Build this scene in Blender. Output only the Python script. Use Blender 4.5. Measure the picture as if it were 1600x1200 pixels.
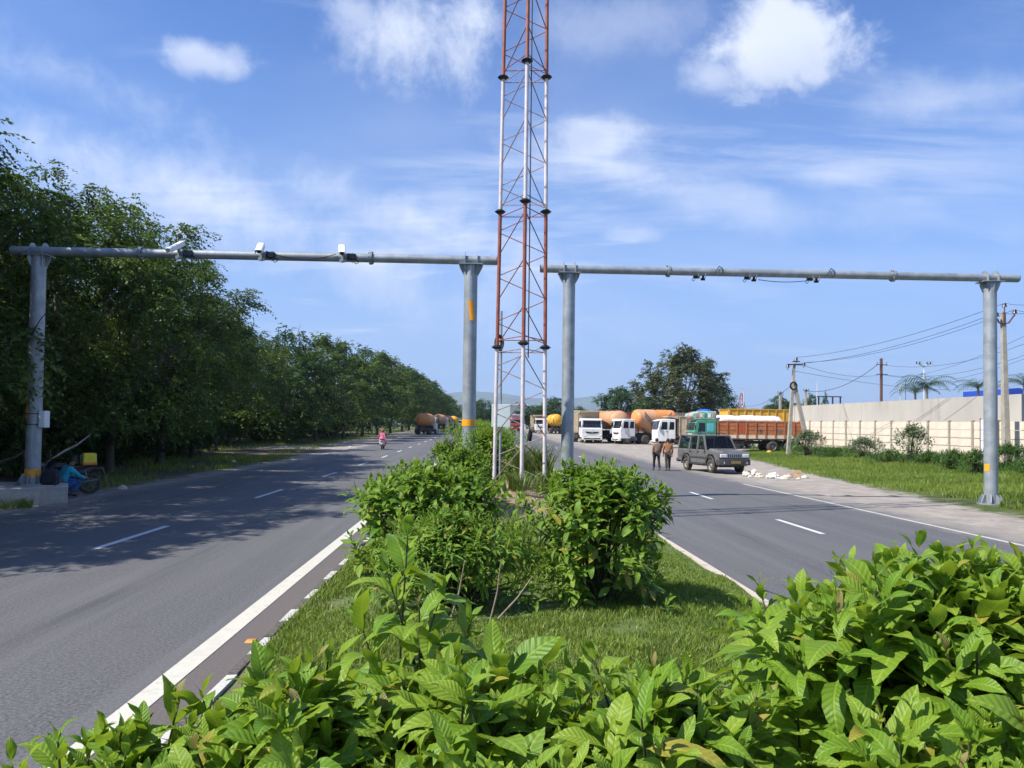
import bpy, math, random
import numpy as np
from mathutils import Vector, Matrix, Euler

rnd = random.Random(7)
rng = np.random.default_rng(7)
for o in list(bpy.data.objects):
    bpy.data.objects.remove(o)
scene = bpy.context.scene
COL = scene.collection

# ------------------------------------------------------------------ camera
FPX = 1186.0                       # focal length in photo pixels (1600 wide)
cam_data = bpy.data.cameras.new('camera')
cam = bpy.data.objects.new('camera', cam_data)
COL.objects.link(cam)
cam_data.sensor_width = 36.0
cam_data.lens = FPX / 1600 * 36.0
cam_data.shift_y = 33.5 / 1600
cam_data.clip_start = 0.05
cam_data.clip_end = 30000
CAM = Vector((0, 0, 2.1))
CROT = (Matrix.Rotation(math.radians(-2.27), 3, 'Z') @ Matrix.Rotation(math.radians(91.6), 3, 'X')
        @ Matrix.Rotation(math.radians(0.72), 3, 'Z'))
cam.matrix_world = Matrix.Translation(CAM) @ CROT.to_4x4()
scene.camera = cam

# ------------------------------------------------------------------ sun, sky, exposure
SUN_TRAVEL = Vector((0.82, 0.33, -1.0)).normalized()
sun_data = bpy.data.lights.new('sun', 'SUN')
sun_data.energy = 5.0
sun_data.angle = math.radians(0.5)
sun_data.color = (1.0, 0.955, 0.88)
sun = bpy.data.objects.new('sun', sun_data)
COL.objects.link(sun)
sun.rotation_euler = SUN_TRAVEL.to_track_quat('-Z', 'Y').to_euler()
sun.location = (-30, -12, 40)
SUN_ELEV = math.asin(-SUN_TRAVEL.z)
SUN_ROT = math.atan2(-SUN_TRAVEL.x, -SUN_TRAVEL.y)
SKY_STRENGTH = 0.09
scene.view_settings.view_transform = 'Standard'
scene.view_settings.look = 'None'
scene.view_settings.gamma = 1.0
scene.view_settings.exposure = 0.62
scene.view_settings.use_curve_mapping = False
scene.render.engine = 'CYCLES'
scene.cycles.use_denoising = True
scene.cycles.use_adaptive_sampling = True
scene.cycles.adaptive_threshold = 0.02
scene.cycles.max_bounces = 5
scene.cycles.diffuse_bounces = 3
scene.cycles.glossy_bounces = 2
scene.cycles.transmission_bounces = 4
scene.cycles.transparent_max_bounces = 6
scene.cycles.volume_bounces = 0
scene.cycles.caustics_reflective = False
scene.cycles.caustics_refractive = False


def ray(px, py):
    """direction of the photo pixel (1600x1200)"""
    v = Vector(((px - 800) / FPX, (600 - py + 33.5) / FPX, -1.0))
    return CROT @ v


def at(px, py, Y):
    """the point at distance Y along the road seen at the photo pixel"""
    d = ray(px, py)
    return CAM + d * (Y / d.y)


class Nodes:
    def __init__(self, tree):
        self.t = tree

    def new(self, kind, **props):
        n = self.t.nodes.new(kind)
        for k, v in props.items():
            setattr(n, k, v)
        return n

    def put(self, sock, val):
        if val is None:
            return
        if hasattr(val, 'is_output') or isinstance(val, bpy.types.NodeSocket):
            self.t.links.new(val, sock)
        else:
            if isinstance(val, (tuple, list)) and len(val) == 3 and sock.type == 'RGBA':
                val = (*val, 1.0)
            sock.default_value = val

    def math(self, op, a, b=None, c=None, clamp=False):
        n = self.new('ShaderNodeMath', operation=op)
        n.use_clamp = clamp
        self.put(n.inputs[0], a)
        self.put(n.inputs[1], b)
        self.put(n.inputs[2], c)
        return n.outputs[0]

    def vmath(self, op, a, b=None, out=0):
        n = self.new('ShaderNodeVectorMath', operation=op)
        self.put(n.inputs[0], a)
        self.put(n.inputs[1], b)
        return n.outputs['Value'] if op in ('DOT_PRODUCT', 'LENGTH', 'DISTANCE') else n.outputs[0]

    def noise(self, vec, scale, detail=3.0, rough=0.55, dist=0.0, out='Fac'):
        n = self.new('ShaderNodeTexNoise')
        self.put(n.inputs['Vector'], vec)
        self.put(n.inputs['Scale'], scale)
        self.put(n.inputs['Detail'], detail)
        self.put(n.inputs['Roughness'], rough)
        self.put(n.inputs['Distortion'], dist)
        return n.outputs[out]

    def ramp(self, x, lo, hi, a=0.0, b=1.0, smooth=True):
        n = self.new('ShaderNodeMapRange')
        n.interpolation_type = 'SMOOTHSTEP' if smooth else 'LINEAR'
        self.put(n.inputs[0], x)
        self.put(n.inputs[1], lo)
        self.put(n.inputs[2], hi)
        self.put(n.inputs[3], a)
        self.put(n.inputs[4], b)
        return n.outputs[0]

    def mix(self, f, a, b, blend='MIX'):
        n = self.new('ShaderNodeMix', data_type='RGBA', blend_type=blend)
        self.put(n.inputs[0], f)
        self.put(n.inputs[6], a)
        self.put(n.inputs[7], b)
        return n.outputs[2]

    def sep(self, v):
        n = self.new('ShaderNodeSeparateXYZ')
        self.put(n.inputs[0], v)
        return n.outputs

    def comb(self, x, y, z):
        n = self.new('ShaderNodeCombineXYZ')
        self.put(n.inputs[0], x)
        self.put(n.inputs[1], y)
        self.put(n.inputs[2], z)
        return n.outputs[0]


def build_world():
    w = bpy.data.worlds.new('World')
    scene.world = w
    w.use_nodes = True
    t = w.node_tree
    t.nodes.clear()
    N = Nodes(t)
    sky = N.new('ShaderNodeTexSky', sky_type='NISHITA')
    sky.sun_disc = False
    sky.sun_elevation = SUN_ELEV
    sky.sun_rotation = SUN_ROT
    sky.altitude = 100
    sky.air_density = 1.0
    sky.dust_density = 0.35
    sky.ozone_density = 3.0
    D = N.vmath('NORMALIZE', N.new('ShaderNodeTexCoord').outputs['Generated'])
    x, y, z = N.sep(D)[0:3]
    zz = N.math('ADD', N.math('MAXIMUM', z, 0.0), 0.12)
    plane = N.comb(N.math('DIVIDE', x, zz), N.math('DIVIDE', y, zz), 0.0)
    # thin high streaks, drawn out along one wind direction
    m = N.new('ShaderNodeMapping')
    N.put(m.inputs['Vector'], plane)
    m.inputs['Rotation'].default_value = (0, 0, math.radians(24))
    m.inputs['Scale'].default_value = (0.30, 1.05, 1)
    m.inputs['Location'].default_value = (3.1, 1.7, 0)
    st = m.outputs[0]
    n1 = N.noise(st, 1.25, 9, 0.64, 0.9)
    n1b = N.noise(st, 3.4, 8, 0.66, 1.4)
    n2 = N.noise(plane, 0.5, 3, 0.5, 0.5)
    cir = N.math('MULTIPLY', N.ramp(N.math('ADD', N.math('MULTIPLY', n1, 0.65), N.math('MULTIPLY', n1b, 0.35)), 0.45, 0.66), N.ramp(n2, 0.34, 0.60))
    n3 = N.noise(plane, 0.33, 5, 0.55, 0.6)
    veil = N.ramp(n3, 0.42, 0.70)
    # scattered fair-weather puffs all round the sky
    n4 = N.noise(plane, 0.9, 9, 0.6, 0.3)
    puffs = N.math('MULTIPLY', N.ramp(n4, 0.66, 0.78), 0.5)
    # the larger clouds that can be seen one by one
    warp = N.noise(D, 5.0, 4, 0.55, 0.0, 'Color')
    Dw = N.vmath('ADD', D, N.vmath('MULTIPLY', N.vmath('SUBTRACT', warp, (0.5, 0.5, 0.5)), (0.10, 0.10, 0.10)))
    fine = N.noise(Dw, 13.0, 10, 0.66, 0.0)
    fine2 = N.noise(Dw, 4.5, 5, 0.55, 0.0)
    cum = None
    shade = None
    for (px, py, wpx, hpx, amp, soft) in [(1212, 80, 122, 84, 0.86, 0.60), (1120, 118, 75, 40, 0.5, 0.8), (655, 62, 150, 100, 0.80, 0.85),
                                          (555, 25, 70, 50, 0.5, 0.8), (935, 212, 100, 42, 0.50, 0.8), (322, 96, 85, 30, 0.62, 0.8),
                                          (960, 35, 190, 60, 0.25, 1.0), (705, 312, 90, 26, 0.28, 1.0), (260, 285, 600, 105, 0.85, 1.35),
                                          (640, 350, 380, 65, 0.70, 1.35), (60, 110, 280, 70, 0.55, 1.3), (985, 368, 60, 14, 0.35, 0.9), (1310, 275, 100, 24, 0.26, 1.1),
                                          (1490, 150, 180, 42, 0.36, 1.2), (1120, 310, 320, 42, 0.36, 1.3), (950, 258, 240, 30, 0.5, 1.3), (1400, 330, 260, 30, 0.18, 1.3)]:
        c = ray(px, py).normalized()
        tilt = 0.26 if wpx > 200 else 0.0
        r = (Vector((0, 0, 1)).cross(-c)).normalized()
        u = c.cross(-r).normalized()
        if u.z < 0:
            u = -u
        r2 = r if r.x > 0 else -r
        rr = (r2 * math.cos(tilt) - u * math.sin(tilt))
        uu = (u * math.cos(tilt) + r2 * math.sin(tilt))
        a = N.math('MULTIPLY', N.vmath('DOT_PRODUCT', D, tuple(rr)), FPX / wpx)
        b = N.math('MULTIPLY', N.vmath('DOT_PRODUCT', D, tuple(uu)), FPX / hpx)
        ca = c.dot(rr) * FPX / wpx
        cb = c.dot(uu) * FPX / hpx
        a = N.math('SUBTRACT', a, ca)
        b = N.math('SUBTRACT', b, cb)
        d = N.math('SQRT', N.math('ADD', N.math('MULTIPLY', a, a), N.math('MULTIPLY', b, b)))
        v = N.math('SUBTRACT', 1.0, d)
        v = N.math('ADD', v, N.math('MULTIPLY', N.math('SUBTRACT', fine, 0.5), 1.7))
        v = N.math('ADD', v, N.math('MULTIPLY', N.math('SUBTRACT', fine2, 0.5), 1.7))
        mk = N.math('MULTIPLY', N.ramp(v, 0.0, soft), amp)
        mk = N.math('MULTIPLY', mk, N.ramp(N.vmath('DOT_PRODUCT', D, tuple(c)), 0.2, 0.5))
        cum = mk if cum is None else N.math('MAXIMUM', cum, mk)
        if amp > 0.5:
            s = N.math('MULTIPLY', N.ramp(N.math('SUBTRACT', N.math('MULTIPLY', N.math('SUBTRACT', fine2, 0.5), 1.2), b), -0.3, 1.1), mk)
            shade = s if shade is None else N.math('MAXIMUM', shade, s)
    total = N.math('MAXIMUM', N.math('MULTIPLY', cir, 0.52), N.math('MULTIPLY', veil, 0.26))
    total = N.math('MAXIMUM', total, puffs)
    up = N.ramp(z, 0.01, 0.14)
    total = N.math('MULTIPLY', total, up)
    total = N.math('ADD', total, cum, clamp=True)
    total = N.math('MINIMUM', total, 0.97)
    # deeper blue aloft, kept slightly violet towards the horizon as this air is
    base = N.mix(1.0, sky.outputs[0], (0.62, 0.92, 1.38), 'MULTIPLY')
    hz = N.ramp(z, 0.0, 0.50, 1.0, 0.0)
    base = N.mix(N.math('MULTIPLY', hz, 0.85), base, (2.5, 3.85, 6.8))
    white = N.mix(shade, (6.9, 7.4, 8.6), (3.7, 4.3, 5.9))
    col = N.mix(total, base, white)
    bg = N.new('ShaderNodeBackground')
    N.put(bg.inputs['Color'], col)
    bg.inputs['Strength'].default_value = SKY_STRENGTH
    out = N.new('ShaderNodeOutputWorld')
    t.links.new(bg.outputs[0], out.inputs['Surface'])
    w.cycles.sampling_method = 'MANUAL'
    w.cycles.sample_map_resolution = 512


build_world()

# ------------------------------------------------------------------ object helpers
def tag(o, label=None, cat=None, group=None, kind=None):
    if label:
        o['label'] = label
    if cat:
        o['category'] = cat
    if group:
        o['group'] = group
    if kind:
        o['kind'] = kind
    return o


def thing(name, label, cat, loc=(0, 0, 0), rz=0.0, group=None, kind=None):
    o = bpy.data.objects.new(name, None)
    o.empty_display_size = 0.1
    COL.objects.link(o)
    o.location = loc
    o.rotation_euler = (0, 0, rz)
    return tag(o, label, cat, group, kind)


def link(name, mesh, parent=None, mat=None):
    o = bpy.data.objects.new(name, mesh)
    COL.objects.link(o)
    if parent is not None:
        o.parent = parent
    if mat is not None and len(mesh.materials) == 0:
        mesh.materials.append(mat)
    return o


def copy_tree(o, parent=None):
    c = o.copy()
    COL.objects.link(c)
    if parent is not None:
        c.parent = parent
    for ch in o.children:
        copy_tree(ch, c)
    return c


def np_mesh(name, verts, faces, mat, uv=None, tint=None, smooth=True):
    """faces: (M,k) int array with constant k"""
    me = bpy.data.meshes.new(name)
    verts = np.asarray(verts, np.float32)
    faces = np.asarray(faces, np.int32)
    M, k = faces.shape
    me.vertices.add(len(verts))
    me.vertices.foreach_set('co', verts.ravel())
    me.loops.add(M * k)
    me.loops.foreach_set('vertex_index', faces.ravel())
    me.polygons.add(M)
    me.polygons.foreach_set('loop_start', np.arange(0, M * k, k, dtype=np.int32))
    me.polygons.foreach_set('loop_total', np.full(M, k, np.int32))
    if smooth:
        me.polygons.foreach_set('use_smooth', np.ones(M, bool))
    if uv is not None:
        ul = me.uv_layers.new(name='UVMap')
        ul.data.foreach_set('uv', np.asarray(uv, np.float32)[faces.ravel()].ravel())
    if tint is not None:
        at_ = me.attributes.new('tint', 'FLOAT', 'POINT')
        at_.data.foreach_set('value', np.asarray(tint, np.float32))
    me.update(calc_edges=True)
    me.validate()
    if mat is not None:
        me.materials.append(mat)
    return me


class MB:
    """collects simple solids into ONE mesh"""

    def __init__(self, M=None):
        self.v, self.f, self.s = [], [], []
        self.M = M

    def add(self, vs, fs, smooth=False, M=None):
        b = len(self.v)
        for p in vs:
            p = Vector(p)
            if M is not None:
                p = M @ p
            if self.M is not None:
                p = self.M @ p
            self.v.append(p)
        for f in fs:
            self.f.append(tuple(b + i for i in f))
            self.s.append(smooth)
        return self

    def box(self, c, s, M=None, top=(1, 1), sh=(0, 0)):
        x, y, z = c
        a, b, h = s[0] / 2, s[1] / 2, s[2] / 2
        tx, ty = top
        vs = [(x - a, y - b, z - h), (x + a, y - b, z - h), (x + a, y + b, z - h), (x - a, y + b, z - h),
              (x - a * tx + sh[0], y - b * ty + sh[1], z + h), (x + a * tx + sh[0], y - b * ty + sh[1], z + h),
              (x + a * tx + sh[0], y + b * ty + sh[1], z + h), (x - a * tx + sh[0], y + b * ty + sh[1], z + h)]
        return self.add(vs, [(3, 2, 1, 0), (4, 5, 6, 7), (0, 1, 5, 4), (1, 2, 6, 5), (2, 3, 7, 6), (3, 0, 4, 7)], M=M)

    def cyl(self, p0, p1, r0, r1=None, n=12, caps=True, M=None):
        r1 = r0 if r1 is None else r1
        return self.tube([p0, p1], [r0, r1], n, caps, M)

    def tube(self, pts, rad, n=8, caps=True, M=None):
        pts = [Vector(p) for p in pts]
        if not hasattr(rad, '__len__'):
            rad = [rad] * len(pts)
        vs, fs = [], []
        prev = None
        for i, p in enumerate(pts):
            d = (pts[min(i + 1, len(pts) - 1)] - pts[max(i - 1, 0)]).normalized()
            if prev is None:
                up = Vector((0, 0, 1)) if abs(d.z) < 0.9 else Vector((1, 0, 0))
                a = d.cross(up).normalized()
            else:
                a = (prev - d * prev.dot(d)).normalized()
            b = d.cross(a)
            prev = a
            for k in range(n):
                an = 2 * math.pi * k / n
                vs.append(p + (a * math.cos(an) + b * math.sin(an)) * rad[i])
        for i in range(len(pts) - 1):
            for k in range(n):
                k2 = (k + 1) % n
                fs.append((i * n + k, i * n + k2, (i + 1) * n + k2, (i + 1) * n + k))
        self.add(vs, fs, True, M)
        if caps:
            self.add(vs[:n], [tuple(range(n))[::-1]], False, M)
            self.add(vs[-n:], [tuple(range(n))], False, M)
        return self

    def prism(self, poly, axis, lo, hi, M=None, smooth=False):
        """poly in the two other axes (in xyz order), extruded along axis"""
        vs = []
        n = len(poly)
        for e in (lo, hi):
            for a, b in poly:
                vs.append((e, a, b) if axis == 'x' else (a, e, b) if axis == 'y' else (a, b, e))
        fs = [tuple(range(n))[::-1], tuple(range(n, 2 * n))]
        self.add(vs, fs, False, M)
        self.add(vs, [(i, (i + 1) % n, n + (i + 1) % n, n + i) for i in range(n)], smooth, M)
        return self

    def loft(self, rings, M=None, smooth=True, caps=True):
        n = len(rings[0])
        vs = [p for r in rings for p in r]
        fs = []
        for i in range(len(rings) - 1):
            for k in range(n):
                k2 = (k + 1) % n
                fs.append((i * n + k, i * n + k2, (i + 1) * n + k2, (i + 1) * n + k))
        self.add(vs, fs, smooth, M)
        if caps:
            self.add(rings[0], [tuple(range(n))[::-1]], False, M)
            self.add(rings[-1], [tuple(range(n))], False, M)
        return self

    def ball(self, c, r, n=10, m=7, M=None):
        r = (r, r, r) if not hasattr(r, '__len__') else r
        rings = []
        for i in range(m + 1):
            th = math.pi * i / m
            s_ = max(math.sin(th), 0.02)
            rings.append([(c[0] + r[0] * s_ * math.cos(2 * math.pi * k / n), c[1] + r[1] * s_ * math.sin(2 * math.pi * k / n),
                           c[2] - r[2] * math.cos(th)) for k in range(n)])
        return self.loft(rings, M)

    def mesh(self, name, mat=None):
        me = bpy.data.meshes.new(name)
        me.from_pydata([tuple(p) for p in self.v], [], self.f)
        me.polygons.foreach_set('use_smooth', np.array(self.s, bool))
        me.update()
        if mat is not None:
            me.materials.append(mat)
        return me

    def build(self, name, mat, parent=None, bevel=0.0, loc=None, rz=None, label=None):
        o = link(name, self.mesh(name, mat), parent)
        if bevel:
            # weld shared corners first so that the bevel runs round real edges
            w = o.modifiers.new('weld', 'WELD')
            w.merge_threshold = 0.0005
            b = o.modifiers.new('bevel', 'BEVEL')
            b.width = bevel
            b.segments = 2
            b.limit_method = 'ANGLE'
            b.angle_limit = math.radians(40)
        if loc is not None:
            o.location = loc
        if rz is not None:
            o.rotation_euler = (0, 0, rz)
        if label:
            o['label'] = label
        return o


# ------------------------------------------------------------------ materials
MATS = {}


def base_mat(name):
    m = bpy.data.materials.new(name)
    m.use_nodes = True
    t = m.node_tree
    t.nodes.clear()
    N = Nodes(t)
    out = N.new('ShaderNodeOutputMaterial')
    p = N.new('ShaderNodeBsdfPrincipled')
    t.links.new(p.outputs[0], out.inputs['Surface'])
    MATS[name] = m
    return m, N, p, out


def pm(name, col, rough=0.6, metal=0.0, var=0.18, scale=4.0, bump=0.0, bscale=40.0, dirt=0.0, dirtcol=(0.28, 0.22, 0.15), spec=0.5, coat=0.0):
    """painted / plain surface with soft blotches, optional grime and fine relief"""
    if name in MATS:
        return MATS[name]
    m, N, p, out = base_mat(name)
    pos = N.new('ShaderNodeTexCoord').outputs['Object']
    n = N.noise(pos, scale, 5, 0.6, 0.2)
    f = N.ramp(n, 0.3, 0.7)
    lo = tuple(c * (1 - var) for c in col)
    hi = tuple(min(1, c * (1 + var * 0.6)) for c in col)
    c = N.mix(f, lo, hi)
    if dirt > 0:
        n2 = N.noise(pos, scale * 2.3, 6, 0.7, 0.3)
        d = N.math('MULTIPLY', N.ramp(n2, 0.5 - dirt * 0.3, 0.85 - dirt * 0.2), min(1, dirt * 1.2))
        c = N.mix(d, c, dirtcol)
        N.put(p.inputs['Roughness'], N.math('ADD', rough, N.math('MULTIPLY', d, 0.25), clamp=True))
    else:
        N.put(p.inputs['Roughness'], rough)
    N.put(p.inputs['Base Color'], c)
    p.inputs['Metallic'].default_value = metal
    p.inputs['Specular IOR Level'].default_value = spec
    p.inputs['Coat Weight'].default_value = coat
    if bump > 0:
        b = N.new('ShaderNodeBump')
        b.inputs['Strength'].default_value = bump
        b.inputs['Distance'].default_value = 0.02
        N.put(b.inputs['Height'], N.noise(pos, bscale, 4, 0.6))
        N.put(p.inputs['Normal'], b.outputs[0])
    return m


def leaf_mat(name, col, col2, trans, tw=0.3, rough=0.42, veins=True, young=None):
    m, N, p, out = base_mat(name)
    oi = N.new('ShaderNodeObjectInfo').outputs['Random']
    geo = N.new('ShaderNodeNewGeometry')
    isl = geo.outputs['Random Per Island']
    tint = N.new('ShaderNodeAttribute', attribute_name='tint').outputs['Fac']
    r = N.math('FRACT', N.math('ADD', N.math('MULTIPLY', oi, 3.7), isl))
    f = N.math('ADD', N.math('MULTIPLY', r, 0.6), N.math('MULTIPLY', tint, 0.6), clamp=True)
    c = N.mix(f, col, col2)
    if veins:
        old = N.ramp(N.math('FRACT', N.math('MULTIPLY', r, 17.3)), 0.955, 0.975)
        c = N.mix(N.math('MULTIPLY', old, 0.75), c, (0.36, 0.27, 0.05))
        spot = N.noise(N.new('ShaderNodeTexCoord').outputs['Object'], 9.0, 4, 0.7)
        c = N.mix(N.math('MULTIPLY', N.ramp(spot, 0.58, 0.74), 0.35), c, (0.22, 0.22, 0.10))
        uv = N.new('ShaderNodeUVMap').outputs[0]
        u, v = N.sep(uv)[0:2]
        au = N.math('ABSOLUTE', N.math('SUBTRACT', u, 0.5))
        mid = N.ramp(au, 0.012, 0.045, 1.0, 0.0)
        ph = N.math('FRACT', N.math('SUBTRACT', N.math('MULTIPLY', v, 11.0), N.math('MULTIPLY', au, 5.5)))
        side = N.ramp(N.math('ABSOLUTE', N.math('SUBTRACT', ph, 0.5)), 0.03, 0.16, 1.0, 0.0)
        vein = N.math('MAXIMUM', mid, N.math('MULTIPLY', side, 0.55))
        c = N.mix(N.math('MULTIPLY', vein, 0.26), c, tuple(min(1, x * 1.5 + 0.03) for x in col2))
        pillow = N.ramp(N.math('ABSOLUTE', N.math('SUBTRACT', ph, 0.5)), 0.0, 0.5, 0.0, 1.0)
        b = N.new('ShaderNodeBump')
        b.inputs['Strength'].default_value = 0.35
        b.inputs['Distance'].default_value = 0.005
        N.put(b.inputs['Height'], N.math('SUBTRACT', pillow, mid))
        N.put(p.inputs['Normal'], b.outputs[0])
    N.put(p.inputs['Base Color'], c)
    p.inputs['Roughness'].default_value = rough
    p.inputs['Specular IOR Level'].default_value = 0.25
    tr = N.new('ShaderNodeBsdfTranslucent')
    N.put(tr.inputs['Color'], N.mix(0.55, c, trans))
    mx = N.new('ShaderNodeMixShader')
    mx.inputs[0].default_value = tw
    m.node_tree.links.new(p.outputs[0], mx.inputs[1])
    m.node_tree.links.new(tr.outputs[0], mx.inputs[2])
    m.node_tree.links.new(mx.outputs[0], out.inputs['Surface'])
    return m


# ------------------------------------------------------------------ lie of the land
GY = [-60, 45, 61, 90, 130, 160, 200, 260, 500, 1500, 6000]
GZ = [0, 0, 0.10, 0.30, 0.68, 0.98, 1.15, 1.32, 1.55, 1.6, 1.6]


def G(y):
    return float(np.interp(y, GY, GZ))


def Gn(y):
    return np.interp(y, GY, GZ)


MED_L, MED_R = -1.93, 3.28


def MZ(x, y):
    """height of the planted median"""
    x = np.asarray(x, float)
    y = np.asarray(y, float)
    e = np.minimum(np.clip((x - MED_L) / 1.0, 0, 1), np.clip((MED_R - x) / 1.0, 0, 1))
    z = 0.10 + 0.16 * e * e * (3 - 2 * e)
    r2 = ((x - 0.9) / 1.5) ** 2 + ((y - 17.0) / 2.4) ** 2
    z = z + 0.66 * np.exp(-r2)
    z = z + 0.02 * np.sin(x * 3.1 + y * 1.7) + 0.015 * np.sin(x * 5.3 - y * 2.9)
    return z + Gn(y)

# ------------------------------------------------------------------ the setting
def ground_mat():
    m, N, p, out = base_mat('ground')
    pos = N.new('ShaderNodeNewGeometry').outputs['Position']
    x, y, z = N.sep(pos)[0:3]
    big = N.noise(pos, 0.25, 5, 0.6, 0.3)
    mid = N.noise(pos, 1.3, 6, 0.65, 0.2)
    fin = N.noise(pos, 9.0, 6, 0.7)
    grit = N.noise(pos, 60.0, 3, 0.7)
    wob = N.math('MULTIPLY', N.math('SUBTRACT', mid, 0.5), 3.0)
    wob2 = N.math('ADD', wob, N.math('MULTIPLY', N.math('SUBTRACT', fin, 0.5), 1.2))
    dirt = N.mix(N.ramp(mid, 0.3, 0.7), (0.27, 0.235, 0.195), (0.385, 0.345, 0.295))
    dirt = N.mix(N.math('MULTIPLY', N.ramp(fin, 0.45, 0.75), 0.5), dirt, (0.20, 0.175, 0.15))
    dirt = N.mix(N.math('MULTIPLY', N.ramp(grit, 0.6, 0.75), 0.4), dirt, (0.46, 0.43, 0.38))
    grass = N.mix(N.ramp(mid, 0.3, 0.7), (0.055, 0.085, 0.022), (0.12, 0.135, 0.045))
    grass = N.mix(N.math('MULTIPLY', N.ramp(fin, 0.55, 0.75), 0.6), grass, (0.17, 0.13, 0.08))
    litter = N.mix(N.ramp(fin, 0.3, 0.7), (0.085, 0.063, 0.042), (0.17, 0.135, 0.095))
    # right side: bare shoulder, widening into the lorry park
    gx = N.math('ADD', N.ramp(y, 20.0, 62.0, 13.6, 20.5, False), wob2)
    gr = N.ramp(N.math('SUBTRACT', x, gx), -0.5, 0.5)
    park = N.math('MULTIPLY', N.ramp(N.math('ADD', y, wob), 59.0, 63.0), N.ramp(y, 190.0, 215.0, 1.0, 0.0))
    park = N.math('MULTIPLY', park, N.ramp(x, 48.0, 56.0, 1.0, 0.0))
    gr = N.math('MULTIPLY', gr, N.math('SUBTRACT', 1.0, park))
    # left side: narrow earth shoulder, leaf litter beneath the trees, a worn track
    lx = N.math('ADD', x, wob2)
    lit = N.math('MULTIPLY', N.ramp(lx, -12.6, -11.2, 1.0, 0.0), N.ramp(N.math('ADD', y, wob), 58.0, 66.0, 1.0, 0.0))
    grl = N.math('MULTIPLY', N.ramp(lx, -16.5, -14.5, 1.0, 0.0), N.ramp(N.math('ADD', y, wob), 66.0, 74.0))
    col = N.mix(gr, dirt, grass)
    col = N.mix(grl, col, grass)
    col = N.mix(lit, col, litter)
    far = N.ramp(y, 230.0, 300.0)
    col = N.mix(far, col, grass)
    N.put(p.inputs['Base Color'], col)
    p.inputs['Roughness'].default_value = 0.95
    p.inputs['Specular IOR Level'].default_value = 0.15
    b = N.new('ShaderNodeBump')
    b.inputs['Strength'].default_value = 0.7
    b.inputs['Distance'].default_value = 0.05
    N.put(b.inputs['Height'], N.math('ADD', fin, N.math('MULTIPLY', grit, 0.3)))
    N.put(p.inputs['Normal'], b.outputs[0])
    return m


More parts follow.
